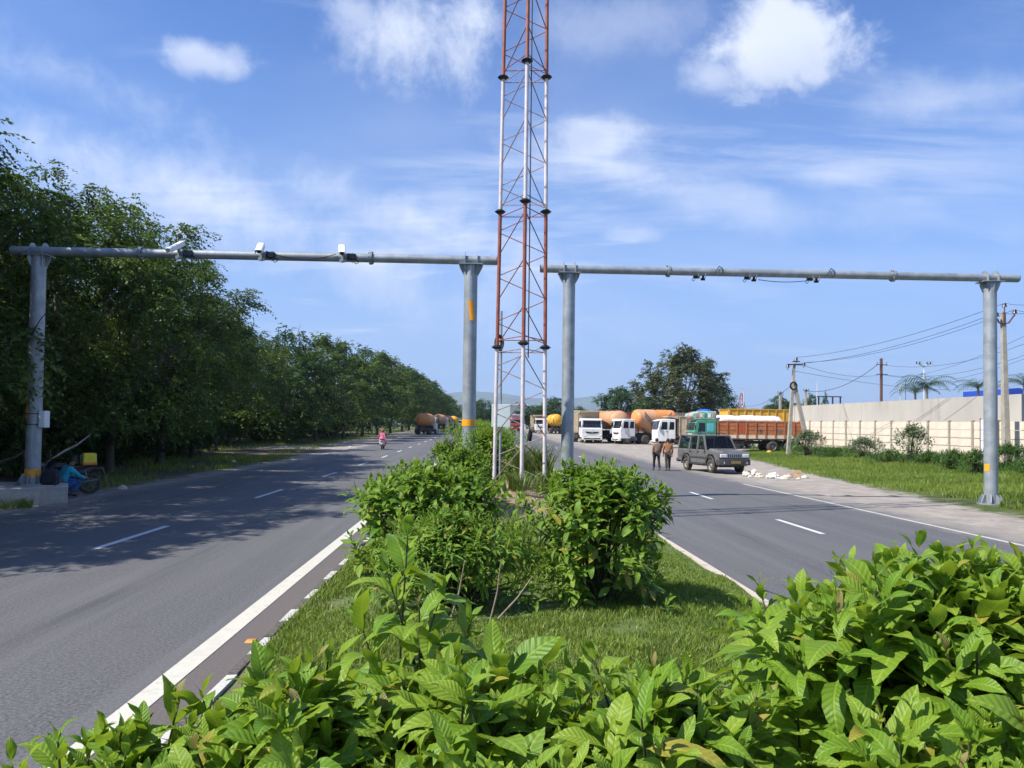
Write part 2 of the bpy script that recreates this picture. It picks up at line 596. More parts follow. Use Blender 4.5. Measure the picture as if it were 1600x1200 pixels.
def asphalt_mat():
    m, N, p, out = base_mat('asphalt')
    pos = N.new('ShaderNodeNewGeometry').outputs['Position']
    x, y, z = N.sep(pos)[0:3]
    grit = N.noise(pos, 34.0, 6, 0.8)
    grit2 = N.noise(pos, 140.0, 2, 0.7)
    mp = N.new('ShaderNodeMapping')
    N.put(mp.inputs['Vector'], pos)
    mp.inputs['Scale'].default_value = (1.6, 0.06, 1)
    streak = N.noise(mp.outputs[0], 1.4, 5, 0.6, 0.2)
    big = N.noise(pos, 0.35, 5, 0.6, 0.3)
    col = N.mix(N.ramp(grit, 0.3, 0.72), (0.045, 0.045, 0.047), (0.185, 0.182, 0.181))
    col = N.mix(N.math('MULTIPLY', N.ramp(grit2, 0.62, 0.76), 0.55), col, (0.27, 0.26, 0.25))
    col = N.mix(N.math('MULTIPLY', N.ramp(streak, 0.42, 0.7), 0.42), col, (0.160, 0.157, 0.155))
    col = N.mix(N.math('MULTIPLY', N.ramp(big, 0.5, 0.75), 0.35), col, (0.135, 0.128, 0.118))
    # oil drip and tyre tracks along the lanes, old patches
    for xc_, ww in ((-4.4, .55), (-8.4, .6), (5.2, .55), (8.5, .55)):
        t_ = N.ramp(N.math('ABSOLUTE', N.math('SUBTRACT', x, xc_)), 0.05, ww, 1.0, 0.0)
        t_ = N.math('MULTIPLY', t_, N.ramp(N.noise(mp.outputs[0], 3.0, 6, 0.7), 0.40, 0.72))
        col = N.mix(N.math('MULTIPLY', t_, 0.45), col, (0.045, 0.045, 0.048))
    pn = N.noise(pos, 0.8, 7, 0.72, 0.5)
    col = N.mix(N.math('MULTIPLY', N.ramp(pn, 0.60, 0.66), 0.30), col, (0.07, 0.07, 0.074))
    col = N.mix(N.math('MULTIPLY', N.ramp(N.noise(pos, 26.0, 5, 0.8), 0.60, 0.70), 0.35), col, (0.26, 0.25, 0.24))
    # sealed cracks across the lanes
    vo = N.new('ShaderNodeTexVoronoi', feature='DISTANCE_TO_EDGE')
    N.put(vo.inputs['Vector'], N.vmath('ADD', pos, N.comb(N.math('MULTIPLY', big, 3.0), N.math('MULTIPLY', streak, 2.0), 0.0)))
    vo.inputs['Scale'].default_value = 0.16
    crack = N.ramp(vo.outputs['Distance'], 0.001, 0.006, 1.0, 0.0)
    crack = N.math('MULTIPLY', crack, N.ramp(N.noise(pos, 0.5, 3), 0.5, 0.62))
    col = N.mix(N.math('MULTIPLY', crack, 0.0), col, (0.018, 0.018, 0.02))
    # earth blown on to the edges
    mid = N.noise(pos, 1.1, 6, 0.65, 0.3)
    w = N.math('MULTIPLY', N.math('SUBTRACT', mid, 0.5), 2.6)
    r = N.ramp(N.math('ADD', x, w), 9.7, 11.0)
    r2 = N.ramp(N.math('ADD', x, N.math('MULTIPLY', w, 0.25)), 3.05, 3.75, 1.0, 0.0)
    r2 = N.math('MULTIPLY', r2, N.ramp(x, 1.0, 2.0))
    l = N.ramp(N.math('ADD', x, w), -10.9, -9.9, 1.0, 0.0)
    l2 = N.math('MULTIPLY', N.ramp(N.math('ADD', x, N.math('MULTIPLY', w, 0.1)), -2.5, -2.35), N.ramp(x, 0.0, 1.0, 1.0, 0.0))
    dust = N.math('MAXIMUM', N.math('MULTIPLY', r, 0.85), N.math('MULTIPLY', l, 0.55))
    lot = N.math('MULTIPLY', N.ramp(N.math('ADD', x, w), 8.2, 10.0), N.ramp(y, 45.0, 75.0))
    dust = N.math('MAXIMUM', dust, N.math('MULTIPLY', lot, 0.8))
    col = N.mix(dust, col, N.mix(N.ramp(grit, 0.35, 0.7), (0.24, 0.21, 0.175), (0.36, 0.32, 0.27)))
    col = N.mix(N.math('MULTIPLY', N.math('MAXIMUM', r2, l2), 0.6), col, (0.14, 0.112, 0.098))
    N.put(p.inputs['Base Color'], col)
    N.put(p.inputs['Roughness'], N.ramp(grit, 0.3, 0.7, 0.72, 0.92))
    p.inputs['Specular IOR Level'].default_value = 0.3
    b = N.new('ShaderNodeBump')
    b.inputs['Strength'].default_value = 0.8
    b.inputs['Distance'].default_value = 0.008
    N.put(b.inputs['Height'], N.math('ADD', grit, N.math('MULTIPLY', grit2, 0.6)))
    N.put(p.inputs['Normal'], b.outputs[0])
    return m


def paint_mat(name, col, wear):
    m, N, p, out = base_mat(name)
    pos = N.new('ShaderNodeNewGeometry').outputs['Position']
    n = N.noise(pos, 5.0, 8, 0.78)
    n2 = N.noise(pos, 45.0, 4, 0.75)
    c = N.mix(N.ramp(n, 0.3, 0.7), tuple(k * 0.78 for k in col), col)
    c = N.mix(N.math('MULTIPLY', N.ramp(N.math('ADD', N.math('MULTIPLY', n, 0.65), N.math('MULTIPLY', n2, 0.35)), 0.62 - wear * 0.12, 0.66), wear), c, (0.10, 0.098, 0.095))
    N.put(p.inputs['Base Color'], c)
    p.inputs['Roughness'].default_value = 0.75
    b = N.new('ShaderNodeBump')
    b.inputs['Strength'].default_value = 0.4
    b.inputs['Distance'].default_value = 0.005
    N.put(b.inputs['Height'], n2)
    N.put(p.inputs['Normal'], b.outputs[0])
    return m


M_GROUND = ground_mat()
M_ASPHALT = asphalt_mat()
M_LINE = paint_mat('line_paint', (0.60, 0.57, 0.475), 0.75)
M_DASH = paint_mat('dash_paint', (0.64, 0.64, 0.62), 0.6)
M_FADED = paint_mat('faded_line_paint', (0.55, 0.53, 0.46), 1.0)
M_KW = paint_mat('kerb_white', (0.57, 0.55, 0.50), 0.85)
M_KB = pm('kerb_black', (0.045, 0.044, 0.046), 0.85, var=0.5, scale=12, bump=0.5, dirt=0.7, dirtcol=(.17, .14, .11))
M_KC = paint_mat('kerb_cream', (0.58, 0.50, 0.40), 0.6)
M_CONC = pm('concrete', (0.42, 0.40, 0.36), 0.9, var=0.22, scale=2.5, bump=0.6, bscale=30, dirt=0.4, dirtcol=(0.24, 0.20, 0.15))


def grid_mesh(name, xs, ys, zf, mat, jitter=None):
    X, Y = np.meshgrid(xs, ys)
    if jitter is not None:
        X = jitter(X, Y)
    Z = zf(X, Y)
    v = np.stack([X.ravel(), Y.ravel(), Z.ravel()], 1)
    nx, ny = len(xs), len(ys)
    i = (np.arange(ny - 1)[:, None] * nx + np.arange(nx - 1)[None, :]).ravel()
    f = np.stack([i, i + 1, i + nx + 1, i + nx], 1)
    return np_mesh(name, v, f, mat)


ROWS = np.unique(np.concatenate([np.arange(-20, 60, 1.0), np.arange(60, 260, 5.0), np.arange(260, 601, 20.0)]))
gy = np.unique(np.concatenate([[-60, -20], ROWS, [900, 1500, 3000, 5200, 9500]]))
gx = np.array([-9000, -5200, -1500, -400, -120, -60, -30, -20, -15, -12, -10, -5, 0, 5, 10, 12, 15, 20, 30, 60, 120, 400, 1500, 5200, 9000], float)
g = link('ground', grid_mesh('ground', gx, gy, lambda X, Y: Gn(Y) - 0.03, M_GROUND))
tag(g, kind='structure')

J = np.random.default_rng(3)
jl = np.cumsum(J.normal(0, 0.07, len(ROWS))); jl -= np.convolve(jl, np.ones(15) / 15, 'same')
jr = np.cumsum(J.normal(0, 0.07, len(ROWS))); jr -= np.convolve(jr, np.ones(15) / 15, 'same')


def road(name, x0, x1, wob, side):
    xs = np.array([x0, x0 + (x1 - x0) * 0.33, x0 + (x1 - x0) * 0.66, x1])

    def jit(X, Y):
        X = X.copy()
        X[:, 0 if side < 0 else -1] += wob
        return X
    o = link(name, grid_mesh(name, xs, ROWS, lambda X, Y: Gn(Y), M_ASPHALT, jit))
    return tag(o, kind='structure')


road_l = road('left_road', -10.75, MED_L - 0.02, jl, -1)
road_r = road('right_road', MED_R + 0.02, 11.1, jr, 1)


def strip(name, x, w, y0, y1, mat, parent, dz=0.005, step=4.0):
    ys = np.unique(np.concatenate([np.arange(y0, y1, step), [y1]]))
    o = link(name, grid_mesh(name, np.array([x - w / 2, x + w / 2]), ys, lambda X, Y: Gn(Y) + dz, mat), parent)
    return o


strip('edge_line', -2.52, 0.20, 0.5, 400, M_LINE, road_l)
strip('edge_line', 10.12, 0.12, 2, 29, M_FADED, road_r)
strip('edge_line', 3.47, 0.16, 1, 300, M_KC, road_r)
for y0 in [7.0, 12.8, 21.7, 30.7, 39.7, 48.7, 57.7, 66.7, 76, 85, 94, 103, 112, 121, 130]:
    strip('lane_dash', -6.33, 0.13, y0, y0 + 2.9, M_DASH, road_l)
for y0 in [6.4, 15.2, 22.6, 33.5, 42.5, 51.5, 60.5, 69.5, 78.5, 87.5, 96.5, 105.5, 114.5, 123.5]:
    strip('lane_dash', 6.95, 0.12, y0, y0 + 2.4, M_DASH, road_r)

# ---- planted median
def soil_mat():
    m, N, p, out = base_mat('median_soil')
    pos = N.new('ShaderNodeNewGeometry').outputs['Position']
    x, y, z = N.sep(pos)[0:3]
    a = N.noise(pos, 1.6, 6, 0.65, 0.2)
    b_ = N.noise(pos, 11.0, 6, 0.7)
    green = N.mix(N.ramp(b_, 0.3, 0.7), (0.060, 0.105, 0.020), (0.13, 0.165, 0.040))
    soil = N.mix(N.ramp(b_, 0.3, 0.7), (0.20, 0.135, 0.09), (0.34, 0.25, 0.18))
    # bare earth on the mast's mound and in worn patches
    dx = N.math('SUBTRACT', x, 0.75)
    dy = N.math('SUBTRACT', y, 15.6)
    d = N.math('SQRT', N.math('ADD', N.math('MULTIPLY', dx, dx), N.math('MULTIPLY', N.math('MULTIPLY', dy, dy), 0.5)))
    bare = N.ramp(N.math('ADD', d, N.math('MULTIPLY', N.math('SUBTRACT', a, 0.5), 1.5)), 0.7, 1.5, 1.0, 0.0)
    edge = N.ramp(N.math('ADD', x, N.math('MULTIPLY', N.math('SUBTRACT', a, 0.5), 1.2)), -1.75, -1.45, 1.0, 0.0)
    bare = N.math('MAXIMUM', bare, N.math('MAXIMUM', N.ramp(a, 0.66, 0.74), N.math('MULTIPLY', edge, 0.35)))
    N.put(p.inputs['Base Color'], N.mix(bare, green, soil))
    p.inputs['Roughness'].default_value = 0.95
    b = N.new('ShaderNodeBump')
    b.inputs['Strength'].default_value = 0.8
    b.inputs['Distance'].default_value = 0.04
    N.put(b.inputs['Height'], b_)
    N.put(p.inputs['Normal'], b.outputs[0])
    return m


M_SOIL = soil_mat()
my = np.unique(np.concatenate([np.arange(-6, 26, 0.25), np.arange(26, 80, 2.0), np.arange(80, 401, 10.0)]))
med = link('median', grid_mesh('median', np.linspace(MED_L, MED_R, 28), my, MZ, M_SOIL))
tag(med, kind='structure')


def kerb_stone_mesh(name, mat, L, side):
    # chamfered precast stone: side -1 has its face to the left
    s = -side
    poly = [(0, -0.12), (0.0 + 0.0, 0.08), (s * 0.022, 0.11), (s * 0.105, 0.115), (s * 0.105, -0.12)]
    b = MB()
    b.prism(poly, 'y', 0.006, L - 0.006)
    return b.mesh(name, mat)


def kerb(name, x, side, mats, y_from, n, L):
    root = thing(name, None, None, (0, 0, 0), 0, kind='structure')
    ms = [kerb_stone_mesh('kerb_stone', m_, L, side) for m_ in mats]
    for i in range(n):
        y = y_from + i * L
        o = link('kerb_stone', ms[i % len(ms)], root)
        o.location = (x + rnd.uniform(-.008, .008), y, G(y) + rnd.uniform(-.012, .006))
        o.rotation_euler = (rnd.uniform(-.006, .006), rnd.uniform(-.02, .02), rnd.uniform(-.006, .006))
    for k, m_ in enumerate(mats):          # the far stones
        b = MB()
        for i in range(n + k, 360, len(mats)):
            y = y_from + i * L
            sx = x - side * 0.075
            b.box((sx, y + L / 2, G(y) + 0.015), (0.15, L - 0.012, 0.27))
        far = b.build('far_kerb_stones', m_, root)
        far['kind'] = 'stuff'
    return root


kerb('left_kerb', MED_L - 0.10, -1, [M_KW, M_KB], 0.35, 56, 0.53)
kerb('right_kerb', MED_R + 0.09, 1, [M_KC], 0.3, 40, 0.60)

# ---- far hills
def hills():
    px = np.linspace(300, 1500, 121)
    top = np.interp(px, [300, 560, 640, 690, 715, 740, 765, 800, 840, 870, 905, 940, 1000, 1060, 1110, 1500],
                    [640, 628, 618, 614, 612, 611, 614, 618, 621, 623, 621, 618, 626, 640, 652, 664])
    v, f = [], []
    hr = np.random.default_rng(11)
    wig = np.cumsum(hr.normal(0, 0.6, len(px)))
    wig -= np.convolve(wig, np.ones(21) / 21, 'same')
    prof = [(0.0, 0.0), (0.25, 0.22), (0.5, 0.5), (0.75, 0.8), (1.0, 1.0), (1.3, 0.8), (1.7, 0.0)]
    for i, p_ in enumerate(px):
        P = at(p_, top[i] + wig[i], 7000)
        h = P.z - 1.6
        ux = P.x / 7000
        for k, (t_, hh) in enumerate(prof):
            Y = 5600 + 1400 * t_ + 80 * math.sin(i * 0.9 + k)
            jz = 0 if k in (0, 6) else hr.normal(0, 8)
            v.append((ux * Y, Y, 1.4 + max(h, 2) * hh + (jz if hh < 1 else 0)))
    n = len(prof)
    for i in range(len(px) - 1):
        for k in range(n - 1):
            f.append((i * n + k, (i + 1) * n + k, (i + 1) * n + k + 1, i * n + k + 1))
    o = link('hills', np_mesh('hills', np.array(v), np.array(f), pm('hill_forest', (0.055, 0.085, 0.045), 0.95, var=0.45, scale=0.006, bump=0.3, bscale=0.025)))
    tag(o, kind='structure')


hills()

# ------------------------------------------------------------------ camera gantries
def galv_mat():
    m, N, p, out = base_mat('galvanised_steel')
    pos = N.new('ShaderNodeTexCoord').outputs['Object']
    n = N.noise(pos, 3.0, 5, 0.6, 0.2)
    mp = N.new('ShaderNodeMapping')
    N.put(mp.inputs['Vector'], pos)
    mp.inputs['Scale'].default_value = (6, 6, 0.5)
    s = N.noise(mp.outputs[0], 2.0, 5, 0.65)
    c = N.mix(N.ramp(n, 0.3, 0.7), (0.25, 0.275, 0.29), (0.37, 0.40, 0.415))
    c = N.mix(N.math('MULTIPLY', N.ramp(s, 0.48, 0.7), 0.55), c, (0.25, 0.26, 0.25))
    c = N.mix(N.math('MULTIPLY', N.ramp(N.noise(mp.outputs[0], 5.0, 6, 0.7), 0.62, 0.75), 0.5), c, (0.27, 0.18, 0.11))
    N.put(p.inputs['Base Color'], c)
    p.inputs['Metallic'].default_value = 0.35
    N.put(p.inputs['Roughness'], N.ramp(s, 0.3, 0.7, 0.42, 0.6))
    return m


M_GALV = galv_mat()
M_TAPE = pm('orange_reflective_tape', (0.90, 0.36, 0.01), 0.35, var=0.08, scale=8)
M_BLACK = pm('black_plastic', (0.014, 0.014, 0.016), 0.5, var=0.3, scale=9)
M_WHITE = pm('white_paint', (0.80, 0.80, 0.78), 0.4, var=0.06, scale=6, dirt=0.12)
M_CABLE = pm('cable', (0.018, 0.018, 0.02), 0.55, var=0.2)


def column(root, x, y, z0, z1, r, zpad, tapes=()):
    c = MB()
    c.tube([(x, y, z0 + .02), (x, y, z1 - .02)], [r, r * 0.97], 28)
    col = c.build('column', M_GALV, root)
    b = MB()
    b.cyl((x, y, z0 + .004), (x, y, z0 + .034), r * 2.05, None, 24)
    b.build('base_plate', M_GALV, col)
    for k in range(8):
        a = k * math.pi / 4 + 0.2
        M = Matrix.Translation((x, y, z0)) @ Matrix.Rotation(a, 4, 'Z')
        g_ = MB()
        g_.prism([(r * 0.97, .036), (r * 1.85, .036), (r * 1.85, .08), (r * 1.30, .29), (r * 0.97, .29)], 'y', -.012, .012, M)
        g_.build('base_gusset', M_GALV, col)
    for k in range(8):
        a = k * math.pi / 4 + 0.2 + math.pi / 8
        g_ = MB()
        q = Vector((x + math.cos(a) * r * 1.8, y + math.sin(a) * r * 1.8, z0 + .034))
        g_.cyl(q, q + Vector((0, 0, .05)), .022, None, 6)
        g_.build('anchor_bolt', M_GALV, col)
    h = MB()
    h.box((x, y, z1 - .012), (.64, .46, .024))
    h.build('head_plate', M_GALV, col)
    for k in range(8):
        a = k * math.pi / 4
        M = Matrix.Translation((x, y, z1)) @ Matrix.Rotation(a, 4, 'Z')
        w = .30 if k % 4 == 0 else .21 if k % 2 == 0 else .27
        g_ = MB()
        g_.prism([(r * 0.95, -.30), (r * 1.06, -.30), (w, -.10), (w, -.026), (r * 0.95, -.026)], 'y', -.009, .009, M)
        g_.build('head_gusset', M_GALV, col)
    for (za, zb, kind) in tapes:
        t = MB()
        if kind == 'ring':
            t.cyl((x, y, za), (x, y, zb), r + .004, None, 28, caps=False)
        else:                                 # a loose slanting piece, a0..a1 round the column
            a0, a1, slant = kind
            rings = []
            vs, fs = [], []
            nn = 6
            for i in range(2):
                for k in range(nn + 1):
                    a = math.radians(a0 + (a1 - a0) * k / nn + (slant if i == 0 else 0))
                    vs.append((x + (r + .005) * math.cos(a), y + (r + .005) * math.sin(a), zb if i else za))
            fs = [(k, k + 1, nn + 2 + k, nn + 1 + k) for k in range(nn)]
            t.add(vs, fs, True)
        t.build('reflective_tape', M_TAPE, col)
    return col


def beam(root, p0, p1, r, saddles, flanges):
    p0, p1 = Vector(p0), Vector(p1)
    d = (p1 - p0).normalized()
    b = MB()
    b.cyl(p0, p1, r, None, 24)
    bo = b.build('beam', M_GALV, root)
    for e, s in ((p0, -1), (p1, 1)):
        c = MB()
        c.cyl(e + d * s * .002, e + d * s * .02, r * 0.94, None, 24)
        c.build('end_cap', M_BLACK, bo)
    for x in saddles:
        for o in (-.165, .165):
            t = (x + o - p0.x) / (p1.x - p0.x)
            q = p0.lerp(p1, t)
            c = MB()
            c.prism([(q.y - .20, q.z - r - .012), (q.y + .20, q.z - r - .012), (q.y + .20, q.z + .02), (q.y + .13, q.z + .16), (q.y + .06, q.z + .21),
                     (q.y - .06, q.z + .21), (q.y - .13, q.z + .16), (q.y - .20, q.z + .02)], 'x', q.x - .009, q.x + .009)
            c.build('saddle_plate', M_GALV, bo)
    for x in flanges:
        t = (x - p0.x) / (p1.x - p0.x)
        q = p0.lerp(p1, t)
        c = MB()
        for o in (-.018, .018):
            c.cyl(q + d * (o - .014), q + d * (o + .014), r * 1.5, None, 20)
        fo = c.build('pipe_flange', M_GALV, bo)
        for k in range(8):
            a = k * math.pi / 4
            u = Vector((0, math.cos(a), math.sin(a))) * r * 1.3
            bb = MB()
            bb.cyl(q + u - d * .06, q + u + d * .06, .014, None, 6)
            bb.build('flange_bolt', M_BLACK, bo)
    return bo


YL, YR = 20.5, 22.1
xl = at(55, 600, YL).x
xc = at(734, 560, YL).x
xc2 = at(888, 560, YR).x
xr = at(1547.5, 600, YR).x
zL0 = at(51, 757, YL).z
zR0 = at(1548, 788, YR).z
zbL = at(400, 399.5, YL).z
zbR = at(1200, 427, YR).z
rB = .118
gl = thing('camera_gantry', 'grey steel gantry over the left carriageway, its end column beside the motorcycle', 'gantry', (0, 0, 0), 0, 'overhead camera gantries')
zt = lambda py, px, Y: at(px, py, Y).z
column(gl, xl, YL, zL0, zbL - rB, .185, 0, [(zt(745, 51, YL), zt(733, 51, YL), 'ring'), (zt(655, 53, YL), zt(617, 53, YL), (185, 245, 6))])
column(gl, xc, YL, float(MZ(xc, YL)) + .05, zbL - rB, .185, 0, [(zt(665.5, 734, YL), zt(655.5, 734, YL), 'ring'), (zt(502, 736, YL), zt(471, 736, YL), (250, 292, 16))])
beam(gl, (at(18, 397, YL).x, YL, zbL), (at(776, 406, YL).x, YL, zbL), rB, [xl, xc], [at(221, 398, YL).x, at(580, 401, YL).x])
gr_ = thing('camera_gantry', 'grey steel gantry over the right carriageway, its end column in the grass verge', 'gantry', (0, 0, 0), 0, 'overhead camera gantries')
column(gr_, xc2, YR, float(MZ(xc2, YR)) + .05, zbR - rB, .185, 0)
column(gr_, xr, YR, zR0, zbR - rB, .185, 0, [(zt(736, 1548, YR), zt(725, 1548, YR), (178, 225, 0))])
beam(gr_, (at(845, 423, YR).x, YR, zbR), (at(1590, 433, YR).x, YR, zbR), rB, [xc2, xr], [at(1044, 425, YR).x, at(1395, 428, YR).x])
print('gantry', xl, xc, xc2, xr, zL0, zR0, zbL, zbR)

# junction box strapped to the left column
jb = thing('junction_box', 'small white junction box strapped to the left gantry column', 'junction box', (xl + .27, YL - .02, zt(655, 71, YL)))
MB().box((0, 0, 0), (.16, .24, .44)).build('box', M_WHITE, jb, bevel=.008)
MB().box((.0, -.126, 0), (.13, .01, .40)).build('cover', M_WHITE, jb, bevel=.003)
for dz in (-.14, .14):
    s = MB()
    s.tube([(-.27 + .194 * math.cos(a), .02 + .194 * math.sin(a), dz) for a in np.linspace(0.25, 2 * math.pi - .25, 22)], .012, 6)
    s.build('strap', M_CABLE, jb)

# concrete footings
def footing(name, label, poly, z0, z1):
    b = MB()
    b.prism(poly, 'z', z0, z1)
    o = b.build(name, M_CONC, None, bevel=.02)
    return tag(o, label, 'footing', 'concrete footings of the gantries')


A = at(105, 772, 20.0).x
footing('concrete_footing', 'long concrete footing under the left gantry column, backpack on it',
        [(xl - 2.4, 19.2), (xl - .2, 19.0), (A + .02, 20.0), (A - .62, 21.2), (xl - 2.4, 21.4)], -.1, zL0)
footing('concrete_footing', 'low weathered concrete footing under the right gantry column',
        [(xr - .85, 21.3), (xr + 1.6, 20.9), (xr + 1.8, 22.9), (xr - .8, 22.9)], -.1, zR0)
for xx, yy, lab in ((xc, YL, 'overgrown footing of the median column with the orange band'), (xc2, YR, 'overgrown footing of the median column right of the lattice mast')):
    z_ = float(MZ(xx, yy))
    footing('concrete_footing', lab, [(xx - .5, yy - .5), (xx + .5, yy - .5), (xx + .5, yy + .5), (xx - .5, yy + .5)], z_ - .3, z_ + .05)


# traffic cameras on the beams
def traffic_camera(x, y, zc, front, label, yaw=0.0):
    """front: +1 lens towards the viewer's side (-Y)"""
    t = thing('traffic_camera', label, 'camera', (x, y, zc), 0 if front > 0 else math.pi, 'traffic cameras on the gantries')
    b = MB()
    b.box((0, -.16, .02), (.05, .07, .32))
    b.tube([(-.03, 0, -.13), (-.03, -.13, -.08), (-.03, -.14, .1), (-.03, 0, .13)], .02, 6)
    b.box((.0, -.15, -.12), (.16, .05, .08))
    b.build('bracket', M_GALV if front > 0 else M_BLACK, t)
    M = Matrix.Translation((0, -.26, .14 if front > 0 else .20)) @ Matrix.Rotation(yaw, 4, 'Z') @ Matrix.Rotation(math.radians(34 if front > 0 else 8), 4, 'X') @ Matrix.Scale(.9, 4)
    h = MB()
    h.box((0, -.03, 0), (.14, .42, .13), M)
    hs = h.build('housing', M_WHITE, t, bevel=.02)
    s = MB()
    s.prism([(-.098, -.05), (-.098, .07), (-.07, .092), (.07, .092), (.098, .07), (.098, -.05), (.09, -.05), (.09, .066), (.066, .084), (-.066, .084), (-.09, .066), (-.09, -.05)],
            'y', -.36, .22, M)
    s.build('sun_shield', M_WHITE, t)
    l = MB()
    l.cyl(M @ Vector((0, -.241, 0)), M @ Vector((0, -.262, 0)), .05, None, 14)
    l.build('lens', M_BLACK, t)
    f = MB()
    f.box((.24, -.15, -.01), (.22, .12, .16))
    fo = f.build('infrared_lamp', M_BLACK, t, bevel=.01)
    g_ = MB()
    g_.box((.24, -.215, -.01), (.18, .008, .12))
    g_.build('lamp_window', pm('dark_glass', (.01, .011, .014), .08, var=.1), fo)
    r_ = MB()
    for sx in (-.02, .24):
        r_.tube([(sx, .125 * math.cos(a), .125 * math.sin(a)) for a in np.linspace(-2.4, 2.4, 14)], .014, 6)
    r_.build('clamp', M_GALV, t)
    k = MB()
    k.tube([(.36, -.1, -.06), (.42, -.13, -.16), (.35, -.14, -.2), (.29, -.13, -.12)], .012, 6)
    k.build('cable_loop', M_CABLE, t)
    if front < 0:
        t.scale = (.8, .8, .8)
    return t


for i, (px, py, lab, yaw) in enumerate([(283, 399, 'traffic camera with white hood nearest the left gantry column', -.55),
                                        (411, 400, 'traffic camera with white hood in the middle of the left gantry beam', .1),
                                        (537, 401, 'traffic camera with white hood nearest the median on the left gantry beam', .2)]):
    p = at(px, py, YL)
    traffic_camera(p.x, YL, zbL, 1, lab, yaw)
for px, lab in ((1100, 'traffic camera seen from behind, nearest the mast on the right gantry beam'),
                (1180, 'traffic camera seen from behind in the middle of the right gantry beam'),
                (1278, 'traffic camera seen from behind, nearest the wall on the right gantry beam')):
    p = at(px, 427, YR)
    traffic_camera(p.x, YR, zbR - .10, -1, lab, 0)


def swag(name, label, p0, p1, sag, r=.011, n=14, group=None):
    p0, p1 = Vector(p0), Vector(p1)
    pts = [p0.lerp(p1, k / n) - Vector((0, 0, sag * 4 * (k / n) * (1 - k / n))) for k in range(n + 1)]
    o = MB().tube(pts, r, 5).build(name, M_CABLE)
    return tag(o, label, 'cable', group)


swag('camera_cable', 'black cable sagging between two hooded cameras on the left gantry', at(415, 392, YL - .14), at(525, 397, YL - .14), .17)
swag('camera_cable', 'black cable slung under the right gantry beam between two cameras', at(1185, 437, YR - .13), at(1272, 437, YR - .13), .07)
for px, lab in ((1118, 'thick black cable wrapped over the right gantry beam'), (1292, 'black cable loop standing above the right gantry beam near the wall')):
    p = at(px, 427, YR)
    b = MB()
    b.tube([(p.x - .12, YR - .13, zbR - .13), (p.x - .02, YR - .16, zbR + .02), (p.x + .08, YR - .1, zbR + .16), (p.x + .16, YR - .12, zbR + .1), (p.x + .17, YR - .14, zbR - .05),
            (p.x + .1, YR - .13, zbR - .12)], .016, 6)
    tag(b.build('cable_loop', M_CABLE), lab, 'cable')

# ------------------------------------------------------------------ lattice mast
M_MRED = pm('mast_red_paint', (0.30, 0.085, 0.045), .55, var=.3, scale=5, dirt=.25, dirtcol=(.20, .10, .07))
M_MBRACE = pm('mast_brace_paint', (0.34, 0.22, 0.19), .6, var=.3, scale=6, dirt=.3, dirtcol=(.5, .46, .44))
M_MWHITE = pm('mast_white_paint', (0.66, 0.59, 0.575), .5, var=.16, scale=5, dirt=.3, dirtcol=(.40, .28, .22))


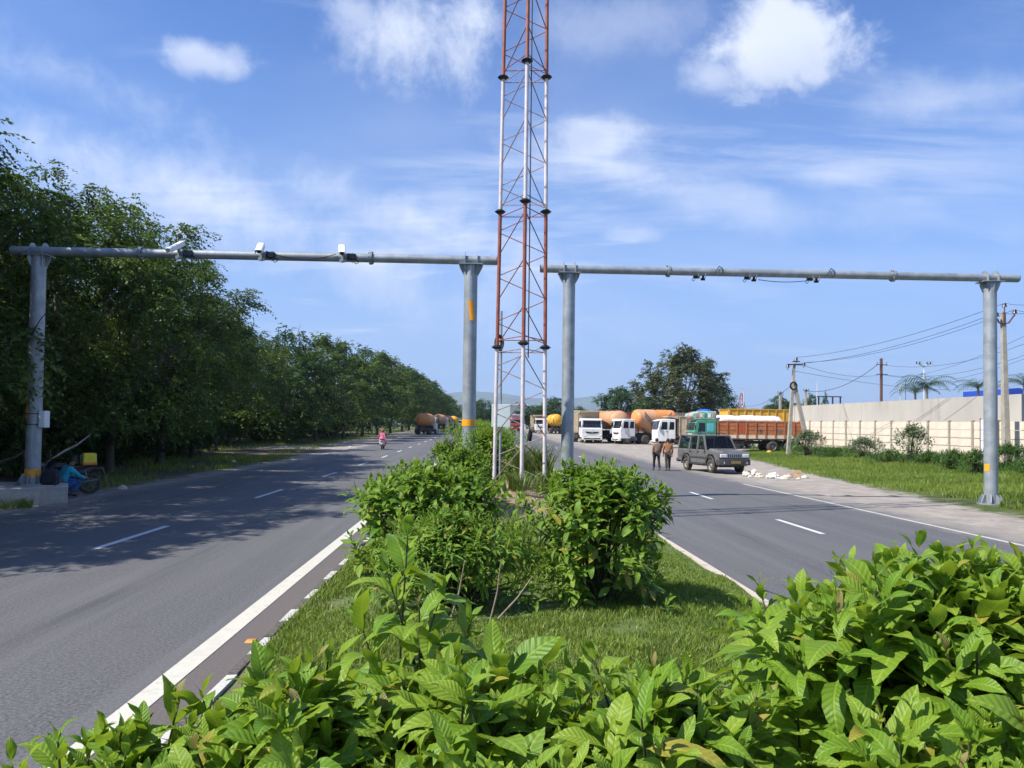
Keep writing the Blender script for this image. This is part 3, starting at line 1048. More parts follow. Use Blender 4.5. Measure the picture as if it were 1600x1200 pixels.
def mast():
    yf, yb = 16.5, 17.42
    base = [Vector((at(815, 750, yf).x, yf, 0)), Vector((at(773, 690, yb).x, yb + .05, 0)), Vector((at(851, 690, yb).x, yb - .05, 0))]
    for b in base:
        b.z = float(MZ(b.x, b.y)) - .05
    z0 = at(815, 752, yf).z
    root = thing('lattice_mast', 'tall three-legged lattice mast in red and white bands on the median', 'mast', (base[0].x, base[0].y, z0))
    inv = root.location.copy()
    topz = z0 + 24.0
    cen = (base[0] + base[1] + base[2]) / 3
    zj0 = at(817, 536, yf).z
    sec = at(820, 313, yf).z - zj0

    def leg(i, z):
        t = (z - z0) / 12.4
        c = cen.lerp(base[i], 1 - .17 * t if t < 2 else .66)
        return Vector((c.x + .02 * t, c.y, z))
    bounds = [z0 - .1, zj0, zj0 + sec, zj0 + 2 * sec, zj0 + 3 * sec, zj0 + 4 * sec, zj0 + 5 * sec]
    for s in range(len(bounds) - 1):
        mat = M_MWHITE if s % 2 == 0 else M_MRED
        za, zb = bounds[s], bounds[s + 1]
        for i in range(3):
            a = leg(i, za)
            if s == 0:
                a.z = min(a.z, base[i].z)
            b = MB()
            b.cyl(a - inv, leg(i, zb) - inv, .044, None, 10)
            lo = b.build('leg', mat, root)
            b = MB()
            j = leg(i, zb) - inv
            b.cyl(j + Vector((0, 0, -.045)), j + Vector((0, 0, .0)), .075, .135, 8)
            b.cyl(j + Vector((0, 0, .002)), j + Vector((0, 0, .05)), .135, .07, 8)
            b.build('leg_coupling', M_BLACK, lo)
        nb = 3
        hh = (zb - za) / nb
        bm = M_MBRACE if s % 2 == 0 else M_MRED
        for (i, j) in ((0, 1), (2, 0)):          # the two faces towards the road: parallel diagonals
            for k in range(nb):
                a0, a1 = za + k * hh + .05, za + k * hh + hh * .80
                lo_, hi_ = (j, i) if (i, j) == (0, 1) else (i, j)
                if (i, j) == (2, 0):
                    b = MB()
                    b.cyl(leg(2, a0) - inv, leg(0, a1) - inv, .0125, None, 5)
                else:
                    b = MB()
                    b.cyl(leg(1, a0) - inv, leg(0, a1) - inv, .0125, None, 5)
                b.build('brace', bm, root)
        for k in range(nb * 2):                  # back face: zigzag
            a0, a1 = za + k * hh / 2 + .08, za + (k + 1) * hh / 2 + .03
            u, w = (1, 2) if k % 2 else (2, 1)
            b = MB()
            b.cyl(leg(u, a0) - inv, leg(w, a1) - inv, .011, None, 5)
            b.build('brace', bm, root)
        for (i, j) in ((0, 1), (1, 2), (2, 0)):
            for zz in ((zb - .12,) if s == 0 else (za + .16, zb - .12)):
                b = MB()
                b.cyl(leg(i, zz) - inv, leg(j, zz) - inv, .011, None, 5)
                b.build('horizontal_brace', bm, root)
    # feeder cable on the right-hand face
    b = MB()
    pts = [leg(0, z).lerp(leg(2, z), .22) - inv for z in np.linspace(zj0 - .3, topz - 1, 14)]
    b.tube(pts, .014, 5)
    b.build('feeder_cable', M_CABLE, root)
    return root


mast_o = mast()

# pole with a pale board behind the mast's left leg
yp = 18.4
pz = at(783, 486, yp).z
ep = thing('equipment_pole', 'slim grey pole with a pale board and black cable coil behind the mast', 'pole', (at(782.5, 650, yp).x, yp, float(MZ(.5, yp))))
inv = ep.location.copy()
xt = at(783.5, 486, yp).x - inv.x
b = MB()
b.tube([(0, 0, -.1), (xt, 0, pz - inv.z)], .03, 10)
b.build('pole', M_GALV, ep)
q0, q1 = at(768, 667, yp - .06) - inv, at(797.5, 632, yp - .06) - inv
b = MB()
b.box(((q0.x + q1.x) / 2, q0.y, (q0.z + q1.z) / 2), (q1.x - q0.x, .03, q1.z - q0.z))
b.build('board', pm('pale_board', (.66, .74, .72), .6, var=.08, scale=3, dirt=.15), ep, bevel=.006)
cc = at(780, 536, yp - .05) - inv
b = MB()
for k in range(4):
    rr = .13 + .02 * k
    b.tube([(cc.x + rr * .55 * math.cos(a), cc.y - .02 * k, cc.z + rr * math.sin(a)) for a in np.linspace(0, 2 * math.pi, 17)], .017, 5)
b.build('cable_coil', M_CABLE, ep)

# black bundle hanging on the mast
q = at(828, 680, 17.0)
b = MB()
rings = []
for t_, r_ in ((-.14, .012), (-.12, .035), (-.06, .052), (.0, .055), (.06, .045), (.11, .024), (.14, .01), (.26, .004)):
    rings.append([(q.x + r_ * math.cos(a) * 1.05 + .01 * math.sin(t_ * 30), q.y + r_ * math.sin(a), q.z + t_) for a in np.linspace(0, 2 * math.pi, 9)[:-1]])
b.loft(rings)
tag(b.build('hanging_bundle', pm('black_cloth', (.010, .010, .011), .9, var=.4, scale=30)), 'small black bundle hanging from a brace of the lattice mast', 'bundle')

# ------------------------------------------------------------------ boundary walls on the right
M_PANEL = pm('precast_cream', (.72, .62, .485), .85, var=.14, scale=1.3, bump=.3, dirt=.30, dirtcol=(.45, .36, .26))
M_POST = pm('precast_post', (.36, .31, .25), .9, var=.2, scale=3, bump=.3)
def wall_mat():
    m, N, p, out = base_mat('grey_render')
    pos = N.new('ShaderNodeNewGeometry').outputs['Position']
    mp = N.new('ShaderNodeMapping')
    N.put(mp.inputs['Vector'], pos)
    mp.inputs['Scale'].default_value = (1, 1.0, 0.12)
    run = N.noise(mp.outputs[0], 1.6, 7, 0.68, 0.2)
    big = N.noise(pos, 0.22, 4, 0.55)
    fin = N.noise(pos, 9.0, 5, 0.65)
    c = N.mix(N.ramp(big, 0.3, 0.7), (.40, .37, .32), (.48, .445, .385))
    c = N.mix(N.math('MULTIPLY', N.ramp(run, 0.52, 0.72), 0.55), c, (.27, .25, .22))
    c = N.mix(N.math('MULTIPLY', N.ramp(fin, 0.6, 0.75), 0.25), c, (.55, .51, .45))
    N.put(p.inputs['Base Color'], c)
    p.inputs['Roughness'].default_value = .93
    b = N.new('ShaderNodeBump')
    b.inputs['Strength'].default_value = .3
    b.inputs['Distance'].default_value = .02
    N.put(b.inputs['Height'], fin)
    N.put(p.inputs['Normal'], b.outputs[0])
    return m


M_WALL = wall_mat()
XW, SP = 30.0, 2.3
Y_END = 72.8
pw = thing('precast_wall', 'cream precast panel wall with grey posts along the grass verge', 'wall', (XW, Y_END, 0))
n_bay = 20
pmesh = [MB().box((0, 0, 0), (.05, SP - .145, .478)).mesh('panel', M_PANEL) for _ in range(2)]
post = MB()
post.box((0, 0, 1.28), (.15, .14, 3.0))
post.box((0, 0, 2.81), (.18, .17, .06))
postm = post.mesh('post', M_POST)
for i in range(n_bay + 1):
    y = Y_END - i * SP
    zb = G(y)
    o = link('post', postm, pw)
    o.location = (-.03 + rnd.uniform(-.01, .01), y - Y_END, zb)
    o.rotation_euler = (rnd.uniform(-.006, .006), rnd.uniform(-.008, .008), 0)
    if i < n_bay:
        for k in range(5):
            o = link('panel', pmesh[(i + k) % 2], pw)
            o.location = (rnd.uniform(-.006, .006), y - SP / 2 - Y_END, zb + .18 + .265 + k * .515)
            o.rotation_euler = (rnd.uniform(-.002, .002), rnd.uniform(-.006, .006), 0)
b = MB()
b.prism([(Y_END + .6, -.1), (Y_END - 50, -.1), (Y_END - 50, 4.22), (30, 4.26), (Y_END + .6, 4.46)], 'x', XW + .55, XW + .80)
b.box((XW + .675, Y_END + .32, 2.2), (.40, .40, 4.62))
gw = b.build('rendered_wall', M_WALL)
tag(gw, 'tall grey rendered wall behind the cream panel wall', 'wall')
b = MB()
b.box((XW + .675, Y_END + .32, 4.54), (.5, .5, .06))
b.build('pier_cap', M_WALL, gw)

# pale gate panels by the concrete pole
gp = thing('wall_gate', 'pale blue-white sheet gate leaf behind the concrete pole at the right', 'gate', (XW - .18, 0, 0))
ya, yb_ = 44.2, 42.85
for k in range(4):
    z_ = .35 + k * .64
    MB().box((-.03, (ya + yb_) / 2, z_ + .3), (.03, ya - yb_, .60)).build('sheet', pm('gate_sheet', (.66, .68, .74), .5, var=.1), gp)
for yy in (ya + .03, yb_ - .05):
    MB().box((-.03, yy, 1.5), (.06, .06, 2.9)).build('gate_post', pm('rust_steel', (.17, .055, .04), .7, var=.35, scale=9), gp)

# ------------------------------------------------------------------ poles, lamps and wires beyond the verge
M_PCONC = pm('pole_concrete', (.36, .33, .27), .9, var=.2, scale=3, bump=.3)
M_PWOOD = pm('rusty_pole', (.16, .075, .055), .8, var=.3, scale=6)
M_INS = pm('insulator', (.05, .03, .025), .3, var=.2)
M_LIGHTPOLE = pm('pale_steel', (.62, .64, .66), .45, var=.08, metal=.2)


def rect_pole(b, p0, p1, w0, w1):
    p0, p1 = Vector(p0), Vector(p1)
    d = (p1 - p0).normalized()
    a = d.cross(Vector((0, 1, 0))).normalized()
    c = a.cross(d)
    r = []
    for p, w in ((p0, w0), (p1, w1)):
        r.append([p + a * w * sx / 2 + c * w * sy / 2 for sx, sy in ((-1, -1), (1, -1), (1, 1), (-1, 1))])
    b.loft(r, smooth=False)


def insulator(root, p, s=1.0):
    b = MB()
    b.cyl(p, Vector(p) + Vector((0, 0, .22 * s)), .018 * s, None, 6)
    b.cyl(Vector(p) + Vector((0, 0, .12 * s)), Vector(p) + Vector((0, 0, .20 * s)), .10 * s, .07 * s, 9)
    b.cyl(Vector(p) + Vector((0, 0, .21 * s)), Vector(p) + Vector((0, 0, .29 * s)), .085 * s, .05 * s, 9)
    b.build('insulator', M_INS, root)
    return Vector(p) + Vector((0, 0, .28 * s))


# leaning double pole at the near end of the truck park
YA = 58.0
pa = thing('electric_pole', 'concrete electric pole with a slanting stay pole and crossarm by the wall end', 'electric pole', (at(1231, 705, YA).x, YA, G(YA)), 0, 'electric poles')
o0 = pa.location.copy()
b = MB()
rect_pole(b, (0, 0, -.2), at(1241, 568, YA) - o0, .26, .18)
b.build('shaft', M_PCONC, pa)
b = MB()
rect_pole(b, at(1261, 690, YA - .2) - o0, at(1240, 594, YA - .12) - o0, .30, .22)
b.build('stay_pole', M_PCONC, pa)
b = MB()
b.box(((at(1230.5, 571, YA) - o0).x + .6, -.12, (at(1244, 570, YA) - o0).z), (1.35, .09, .10), None)
b.box((at(1244, 565, YA) - o0), (.55, .09, .08))
b.build('crossarm', M_INS, pa)
topsA = [o0 + insulator(pa, at(px, py + 4, YA - .1) - o0, 1.5) for px, py in ((1231, 574), (1244, 563), (1256, 571))]
b = MB()
for k in range(4):
    c_ = at(1240, 603, YA - .3) - o0
    b.tube([(c_.x + (.18 + .04 * k) * math.cos(a), c_.y, c_.z + (.24 + .03 * k) * math.sin(a)) for a in np.linspace(0, 6.28, 15)], .02, 5)
b.build('wire_coil', M_CABLE, pa)

YB = 41.0
pb = thing('electric_pole', 'concrete electric pole with a V crossarm beside the right gantry column', 'electric pole', (at(1573, 735, YB).x, YB, 0), 0, 'electric poles')
o0 = pb.location.copy()
b = MB()
rect_pole(b, (0, 0, -.2), at(1567, 488, YB) - o0, .34, .20)
b.build('shaft', M_PCONC, pb)
b = MB()
b.tube([at(1558, 498, YB - .12) - o0, at(1561, 504, YB - .12) - o0, at(1567, 506, YB - .12) - o0, at(1576, 504.5, YB - .12) - o0, at(1585, 492, YB - .12) - o0], .045, 6)
b.cyl(at(1568.5, 505, YB - .14) - o0, at(1569.5, 482, YB - .14) - o0, .035, None, 6)
b.build('crossarm', pm('rust_steel', (.17, .055, .04)), pb)
topsB = [o0 + insulator(pb, at(px, py, YB - .12) - o0, 1.3) for px, py in ((1557.5, 499), (1569.5, 484), (1585.5, 494))]

YC = 82.0
pc = thing('electric_pole', 'thin rusty steel pole rising behind the grey wall', 'electric pole', (at(1377, 640, YC).x, YC, G(YC)), 0, 'electric poles')
o0 = pc.location.copy()
b = MB()
b.box((0, 0, (at(1377, 560, YC) - o0).z / 2), (.24, .2, (at(1377, 560, YC) - o0).z))
b.build('shaft', M_PWOOD, pc)
b = MB()
b.box((.0, -.15, (at(1377, 570, YC) - o0).z), (1.3, .07, .07))
b.box((.0, -.15, (at(1377, 585, YC) - o0).z), (1.35, .07, .07))
b.build('crossarm', M_INS, pc)
topC = at(1371, 570, YC - .2)
for px in (1371, 1385):
    insulator(pc, at(px, 569, YC - .15) - o0, .8)

YD = 100.0
ml = thing('mast_light', 'white mast with four floodlights behind the grey wall', 'floodlight', (at(1444, 650, YD).x, YD, G(YD)))
o0 = ml.location.copy()
b = MB()
b.cyl((0, 0, 0), at(1444, 572, YD) - o0, .14, .10, 10)
b.build('shaft', M_LIGHTPOLE, ml)
b = MB()
zz = (at(1444, 572, YD) - o0).z
b.tube([(-.75, 0, zz + .3), (-.2, 0, zz), (.2, 0, zz), (.75, 0, zz + .3)], .06, 6)
b.build('arm', M_LIGHTPOLE, ml)
for dx in (-.95, -.5, .5, .95):
    b = MB()
    b.box((dx, -.12, zz + .42), (.32, .24, .30))
    b.build('floodlight', M_BLACK, ml)
    b = MB()
    b.box((dx, -.245, zz + .42), (.26, .01, .24))
    b.build('floodlight_glass', pm('lamp_glass', (.7, .7, .7), .2), ml)

for px, pt, Y, lab, arm in ((1277, 594, 130, 'slim street lamp with its arm to the left behind the trucks', -1), (1162, 607, 140, 'slim street lamp beside the small lattice tower', -1)):
    sl = thing('street_lamp', lab, 'street lamp', (at(px, 650, Y).x, Y, G(Y)), 0, 'street lamps')
    o0 = sl.location.copy()
    tp = at(px, pt, Y) - o0
    b = MB()
    b.tube([(0, 0, 0), tp + Vector((0, 0, -.8)), tp, tp + Vector((arm * 1.4, 0, .25))], [.12, .09, .07, .05], 8)
    b.build('shaft', M_LIGHTPOLE, sl)
    b = MB()
    b.box(tp + Vector((arm * 1.6, 0, .22)), (.7, .22, .10))
    b.build('lamp_head', M_LIGHTPOLE, sl)
for px, pt, Y, w, lab in ((1219, 612, 96, .24, 'short concrete post with an insulator above the yellow tipper'), (1259, 608, 100, .26, 'stout concrete post behind the corner of the grey wall')):
    sp = thing('electric_pole', lab, 'electric pole', (at(px, 650, Y).x, Y, G(Y)), 0, 'electric poles')
    o0 = sp.location.copy()
    tp = at(px, pt, Y) - o0
    b = MB()
    rect_pole(b, (0, 0, 0), tp, w * 1.2, w)
    b.build('shaft', M_PCONC, sp)
    b = MB()
    b.box(tp + Vector((0, -.15, -.2)), (.8, .08, .08))
    b.build('crossarm', M_INS, sp)
    for dx in (-.35, 0, .35):
        insulator(sp, tp + Vector((dx, -.1, -.16)), .8)
for px, pt, Y, lab in ((1407, 601, 95, 'slender white post left of the palm behind the wall'), (1415, 592, 96, 'thin dark rod beside the slender white post')):
    w_ = .07 if px == 1407 else .03
    o = MB().cyl((at(px, 650, Y).x, Y, G(Y)), (at(px, pt, Y).x, Y, at(px, pt, Y).z), w_, None, 8).build('slender_post', M_LIGHTPOLE if px == 1407 else M_INS)
    tag(o, lab, 'post')
# low steel frame behind the wall
fr = thing('steel_frame', 'low dark steel frame behind the wall beside the small conifer', 'frame', (at(1296, 650, 105).x, 105, G(105)))
o0 = fr.location.copy()
for px in (1279, 1301, 1313):
    p = at(px, 620, 105) - o0
    MB().box((p.x, 0, p.z / 2), (.16, .16, p.z)).build('upright', M_INS, fr)
p0, p1 = at(1277, 619.5, 105) - o0, at(1315, 619.5, 105) - o0
MB().box(((p0.x + p1.x) / 2, 0, p0.z), (p1.x - p0.x, .18, .14)).build('lintel', M_INS, fr)
# small red and white lattice tower with a red board
st = thing('small_tower', 'small red and white lattice tower behind the big tree', 'tower', (at(1158, 655, 170).x, 170, G(170)))
o0 = st.location.copy()
apex = at(1158.5, 614, 170) - o0
for k, (sx, sy) in enumerate(((-1, -1), (1, -1), (1, 1), (-1, 1))):
    b = MB()
    b.cyl((sx * 1.6, sy * 1.6, 0), apex + Vector((sx * .12, sy * .12, 0)), .10, .07, 6)
    b.build('leg', pm('tower_red', (.36, .09, .06), .6), st)
for k in range(5):
    t_ = .25 + k * .15
    z_ = apex.z * t_
    w_ = 1.6 * (1 - t_) + .12 * t_
    for (a, c) in (((-1, -1), (1, -1)), ((1, -1), (1, 1)), ((1, 1), (-1, 1)), ((-1, 1), (-1, -1))):
        b = MB()
        b.cyl((a[0] * w_, a[1] * w_, z_), (c[0] * w_, c[1] * w_, z_), .05, None, 5)
        b.build('brace', pm('tower_red', (.36, .09, .06), .6), st)
q = at(1160, 635, 168.5) - o0
MB().box(q, (.8, .06, .9)).build('sign_board', pm('tower_red', (.36, .09, .06), .6), st)
MB().box(q + Vector((0, -.04, 0)), (.45, .02, .5)).build('sign_face', M_WHITE, st)
# blue sheds
b = MB()
p = at(1566, 612, 110)
b.prism([(p.x - .8, 0), (p.x + 2.9, 0), (p.x + 2.9, at(1590, 613, 110).z), (p.x + 1.2, at(1575, 607, 110).z), (p.x - .8, at(1557, 608.5, 110).z)], 'y', 108, 118)
tag(b.build('blue_shed', pm('blue_sheet', (.02, .07, .42), .5, var=.1)), 'bright blue sheet metal shed roof showing above the grey wall', 'shed')
p = at(912, 650, 210)
sh = thing('roadside_shed', 'white and blue shed far behind the white lorries', 'shed', (p.x, 210, G(210)))
MB().box((-1.2, 0, 2.2), (2.6, 4, 4.4)).build('white_wall', M_WHITE, sh)
MB().box((1.7, 0, 2.3), (3.2, 4, 4.6)).build('blue_wall', pm('blue_sheet', (.02, .07, .42)), sh)
p = at(805, 631, 260)
sh = thing('far_shed', 'far shed with a long pale roof seen through the mast', 'shed', (p.x, 260, G(260)))
zt_ = p.z - G(260)
MB().box((0, 0, zt_ / 2 - .3), (7, 6, zt_ - .6)).build('wall', pm('pale_board', (.50, .58, .55)), sh)
b = MB()
b.prism([(-4.2, zt_ - .8), (4.2, zt_ - .3), (4.2, zt_ - .1), (-4.2, zt_ - .55)], 'y', -4, 4)
b.build('roof', M_WHITE, sh)

# wires
def wire(label, p0, p1, sag, r, group):
    return swag('overhead_wire', label, p0, p1, sag, r, 20, group)


WA = 'overhead line between the leaning pole and the V-arm pole'
for a, c, s in zip(topsA, topsB, (.55, .5, .6)):
    wire('thin conductor of the overhead line strung to the V-arm pole', a, c, s, .013, WA)
for c, (px, py) in zip(topsB, ((1700, 462), (1700, 452), (1700, 470))):
    wire('thin conductor leaving the V-arm pole to the right', c, at(px, py, 28), .3, .011, 'overhead line right of the V-arm pole')
wire('thick black drop cable from the rusty pole down to the left', topC, at(1259, 611, 99), 1.0, .03, None)
wire('thin wire from the leaning pole to the far posts at the left', at(1240, 600, YA), at(1150, 628, 130), 1.2, .018, None)
GW = 'low wires behind the grey wall'
for (a, b_, s) in (((1256, 571, 58), (1378, 585, 82), .5), ((1378, 570, 82), (1620, 530, 60), 1.0), ((1378, 585, 82), (1620, 548, 62), 1.0),
                   ((1242, 580, 58), (1600, 600, 120), 1.2), ((1378, 586, 82), (1640, 590, 120), .8), ((1440, 585, 90), (1640, 505, 60), .5), ((1440, 600, 95), (1640, 545, 70), .6)):
    wire('faint low wire crossing the sky above the grey wall', at(*a), at(*b_), s, .016, GW)

# ------------------------------------------------------------------ leaves and shrubs
M_LEAF = leaf_mat('broad_leaf', (0.110, 0.225, 0.018), (0.295, 0.385, 0.042), (0.44, 0.58, 0.03), .36)
M_LEAF2 = leaf_mat('mid_leaf', (0.082, 0.180, 0.018), (0.245, 0.345, 0.036), (0.34, 0.52, 0.02), .31)
M_YOUNG = leaf_mat('young_leaf', (0.19, 0.20, 0.045), (0.32, 0.23, 0.10), (0.40, 0.33, 0.08), .3)
M_STEM = pm('green_stem', (.055, .060, .022), .75, var=.3, scale=10)
M_TWIG = pm('dry_twig', (.26, .20, .14), .85, var=.3, scale=10)


def leaf_template(W=.42, teeth=6, droop=.9, fold=.28, serr=.07, wave=.05, seed=0, petiole=.07, tip=.85):
    r = np.random.default_rng(seed)
    n = teeth * 2
    ts = np.linspace(0, 1, n + 1)
    th = np.concatenate([[0], np.cumsum(np.full(n, droop / n) * (0.4 + 1.2 * (np.arange(n) / n)))]) - .25
    y = np.concatenate([[0], np.cumsum(np.cos(th[1:]) / n)])
    z = np.concatenate([[0], np.cumsum(-np.sin(th[1:]) / n)])
    t2 = np.clip((ts - petiole) / (1 - petiole), 0, 1)
    w = W * 1.72 * (t2 ** .62) * ((1 - t2) ** tip)
    w = np.maximum(w, .012)
    w[-1] = .002
    teethf = 1 + serr * np.where(np.arange(n + 1) % 2 == 1, 1, -.6)
    bend = r.uniform(-.08, .08)
    tw = r.uniform(-.25, .25)
    V, UV = [], []
    for i in range(n + 1):
        cx = bend * math.sin(ts[i] * math.pi)
        for s in (-1, 0, 1):
            ww = w[i] / 2 * teethf[i] if 0 < i < n else w[i] / 2
            dx = s * ww
            dz = fold * abs(dx) + wave * math.sin(ts[i] * 9 + s * 1.3 + seed) * abs(s) * (w[i] / W) + tw * ts[i] * dx
            V.append((cx + dx, y[i] - (serr * .35 * abs(s) * (i % 2) / n), z[i] + dz))
            UV.append((.5 + .5 * s * (w[i] / W), ts[i]))
    F = []
    for i in range(n):
        for k in range(2):
            a = i * 3 + k
            F.append((a, a + 1, a + 4, a + 3))
    return np.array(V, np.float32), np.array(F, np.int32), np.array(UV, np.float32)


def norm(a):
    return a / np.maximum(np.linalg.norm(a, axis=-1, keepdims=True), 1e-9)


def frames(d, n):
    """rotation matrices with columns x, y=d, z~n"""
    d = norm(d)
    x = norm(np.cross(d, n))
    z = np.cross(x, d)
    return np.stack([x, d, z], -1)


def merged(tmpl, R, S, P):
    V, F, UV = tmpl
    nv = len(V)
    v = np.einsum('nij,vj->nvi', R, V) * S[:, None, None] + P[:, None, :]
    f = (F[None] + (np.arange(len(P)) * nv)[:, None, None]).reshape(-1, F.shape[1])
    return v.reshape(-1, 3), f, np.tile(UV, (len(P), 1))


CR = np.array(CROT)
CP = np.array(CAM)


def project(P):
    c = (P - CP) @ CR
    dep = -c[..., 2]
    dep = np.where(dep < .02, .02, dep)
    return 800 + FPX * c[..., 0] / dep, 600 + 33.5 - FPX * c[..., 1] / dep, dep


def seen_rank(R, S, P, tmpl):
    """how much of the picture each leaf holds against its neighbours"""
    V = tmpl[0][[4, 13, 16, 19, 22, 12, 14, 18, 20, 25, 31]]
    pts = np.einsum('nij,vj->nvi', R, V) * S[:, None, None] + P[:, None, :]
    x, y, d = project(pts)
    cell = 7
    gx_ = np.floor(x / cell).astype(int)
    gy_ = np.floor(y / cell).astype(int)
    ok = (gx_ >= 0) & (gy_ >= 0) & (gx_ < 1600 // cell) & (gy_ < 1200 // cell)
    idx = np.where(ok, gy_ * 300 + gx_, -1).ravel()
    dep = d.ravel()
    who = np.repeat(np.arange(len(P)), V.shape[0])
    order = np.argsort(dep)
    idx, who = idx[order], who[order]
    keep = idx >= 0
    idx, who = idx[keep], who[keep]
    u, first = np.unique(idx, return_index=True)
    won = np.bincount(who[first], minlength=len(P)).astype(float)
    return won + .2 * S / d.mean(1)


T_BROAD = [leaf_template(.52, 6, .95, .22, .05, .05, 1), leaf_template(.48, 6, 1.35, .30, .05, .06, 2), leaf_template(.57, 6, .65, .15, .05, .05, 3),
           leaf_template(.50, 6, 1.7, .28, .05, .07, 4), leaf_template(.44, 6, .4, .20, .05, .09, 14), leaf_template(.60, 6, 1.1, .12, .05, .08, 15)]
T_OVAL = [leaf_template(.50, 6, .8, .25, .03, .03, 5, tip=.7), leaf_template(.46, 6, 1.2, .3, .03, .03, 6, tip=.7), leaf_template(.52, 6, .5, .2, .03, .03, 7, tip=.7)]
T_NARROW = [leaf_template(.30, 6, .9, .3, .04, .04, 8), leaf_template(.27, 6, 1.4, .35, .04, .05, 9), leaf_template(.33, 6, .6, .25, .04, .04, 10)]
LEAF_MESH = {}


def leaf_mesh(kind, k, tm, mat):
    key = (kind, k, mat.name)
    if key not in LEAF_MESH:
        LEAF_MESH[key] = np_mesh('leaf', tm[0], tm[1], mat, tm[2])
    return LEAF_MESH[key]


def shrub(label, c, rx, ry, h, shoots, leaf, templates, kind, mat, group, seed, p=2.8, nodes=5, gap=.055, singles=300, waist=0.0, low=-.05, drop=.35,
          upright=.8, lowres=False, extra=None, name='shrub', young=.03, stems=True, reach=.42, cat='shrub'):
    r = np.random.default_rng(seed)
    c = np.array(c, float)
    root = thing(name, label, cat, tuple(c), 0, group)
    n = shoots
    ph = r.uniform(0, 2 * math.pi, n)
    u = np.sqrt(r.uniform(max(low, 0) ** 2 if low > 0 else 0, 1, n))
    el = r.uniform(low, 1.0, n)
    el = np.where(r.uniform(0, 1, n) < .36, np.maximum(el, r.uniform(.45, 1, n)), el)
    a = el * math.pi / 2
    dx, dy, dz = np.cos(a) * np.cos(ph), np.cos(a) * np.sin(ph), np.sin(a)
    k = (np.abs(dx) ** p + np.abs(dy) ** p + np.abs(dz) ** p) ** (-1 / p)
    lump = 1 + .10 * np.sin(ph * 3 + seed) + .08 * np.sin(ph * 5 + el * 4 + seed * 2)
    k = k * lump * r.uniform(.78, 1.05, n)
    zt = dz * k
    if waist:
        wf = 1 - waist * np.clip((.55 - zt) / .55, 0, 1)
    else:
        wf = 1.0
    tips = np.stack([dx * k * rx * wf, dy * k * ry * wf, np.clip(dz * k, -.02, None) * h * .55 + h * .45], 1)
    lowm = el < .28
    tips[lowm, 2] = h * r.uniform(.14, .68, lowm.sum())
    nor = norm(np.stack([dx / rx, dy / ry, dz * 1.2 / h + .15], 1))
    axis = norm(nor * (1.1 - upright * .5) + np.array([0, 0, upright]) + r.normal(0, .16, (n, 3)))
    if extra is not None:
        e = np.array(extra, float)
        tips = np.concatenate([tips, e[:, :3]])
        axis = np.concatenate([axis, norm(e[:, 3:6])])
        n = len(tips)
    P, D, Nn, S, Y = [], [], [], [], []
    ph0 = r.uniform(0, 6.28, n)
    t1 = norm(np.cross(axis, r.normal(0, 1, (n, 3))))
    t2 = np.cross(axis, t1)
    for q in range(nodes):
        s = gap * (q ** 1.12) * r.uniform(.85, 1.15, n)
        bow = np.array([0, 0, -1.0]) * 0
        pos = tips - axis * s[:, None] + bow
        sz = leaf * np.interp(q, [0, 1, 2, nodes], [.34, .62, .9, 1.05])
        ang = np.radians(np.interp(q, [0, 1, 2, nodes], [18, 38, 58, 84]))
        for o in (0, math.pi):
            az = ph0 + o + q * math.pi / 2 + r.normal(0, .28, n)
            rad = t1 * np.cos(az)[:, None] + t2 * np.sin(az)[:, None]
            an = ang + r.normal(0, .16, n)
            d = axis * np.cos(an)[:, None] + rad * np.sin(an)[:, None]
            d = norm(d + np.array([0, 0, -drop * q / nodes]) + r.normal(0, .08, (n, 3)))
            up = norm(axis * 1.0 + np.array([0, 0, .45]) - rad * .15 + r.normal(0, .18, (n, 3)))
            P.append(pos)
            D.append(d)
            Nn.append(up)
            S.append(sz * np.clip(r.normal(.95, .2, n), .5, 1.4))
            Y.append(np.full(n, q == 0) & (r.uniform(0, 1, n) < young * 4))
    P, D, Nn, S, Y = np.concatenate(P), np.concatenate(D), np.concatenate(Nn), np.concatenate(S), np.concatenate(Y)
    ok = P[:, 2] > .03
    P, D, Nn, S, Y = P[ok], D[ok], Nn[ok], S[ok], Y[ok]
    R = frames(D, Nn)
    tk = r.integers(0, len(templates), len(P))
    single = np.zeros(len(P), bool)
    if singles:
        rank = seen_rank(R, S, P + c, templates[0])
        best = np.argsort(-rank)[:singles]
        single[best[rank[best] >= 1.0]] = True
    for i in np.where(single)[0]:
        me = leaf_mesh(kind, int(tk[i]), templates[tk[i]], M_YOUNG if Y[i] else mat)
        o = link('leaf', me, root)
        o.matrix_basis = Matrix.Translation(P[i]) @ Matrix(R[i].tolist()).to_4x4() @ Matrix.Scale(float(S[i]), 4)
    rest = ~single
    vs, fs, uvs, b0 = [], [], [], 0
    for k_, tm in enumerate(templates):
        m_ = rest & (tk == k_)
        if not m_.any():
            continue
        if lowres:
            # the same outline with a third of the stations
            V, F, UV = tm
            rows = [0, 3, 6, 9, 12]
            ids = np.array([[q * 3 + j for j in range(3)] for q in rows]).ravel()
            F2 = np.array([(q * 3 + j, q * 3 + j + 1, q * 3 + j + 4, q * 3 + j + 3) for q in range(4) for j in range(2)])
            tm = (V[ids], F2, UV[ids])
        v, f, uv = merged(tm, R[m_], S[m_], P[m_])
        vs.append(v)
        fs.append(f + b0)
        uvs.append(uv)
        b0 += len(v)
    if vs:
        o = link('foliage', np_mesh('foliage', np.concatenate(vs), np.concatenate(fs), mat, np.concatenate(uvs)), root)
        if singles:
            o['kind'] = 'stuff'
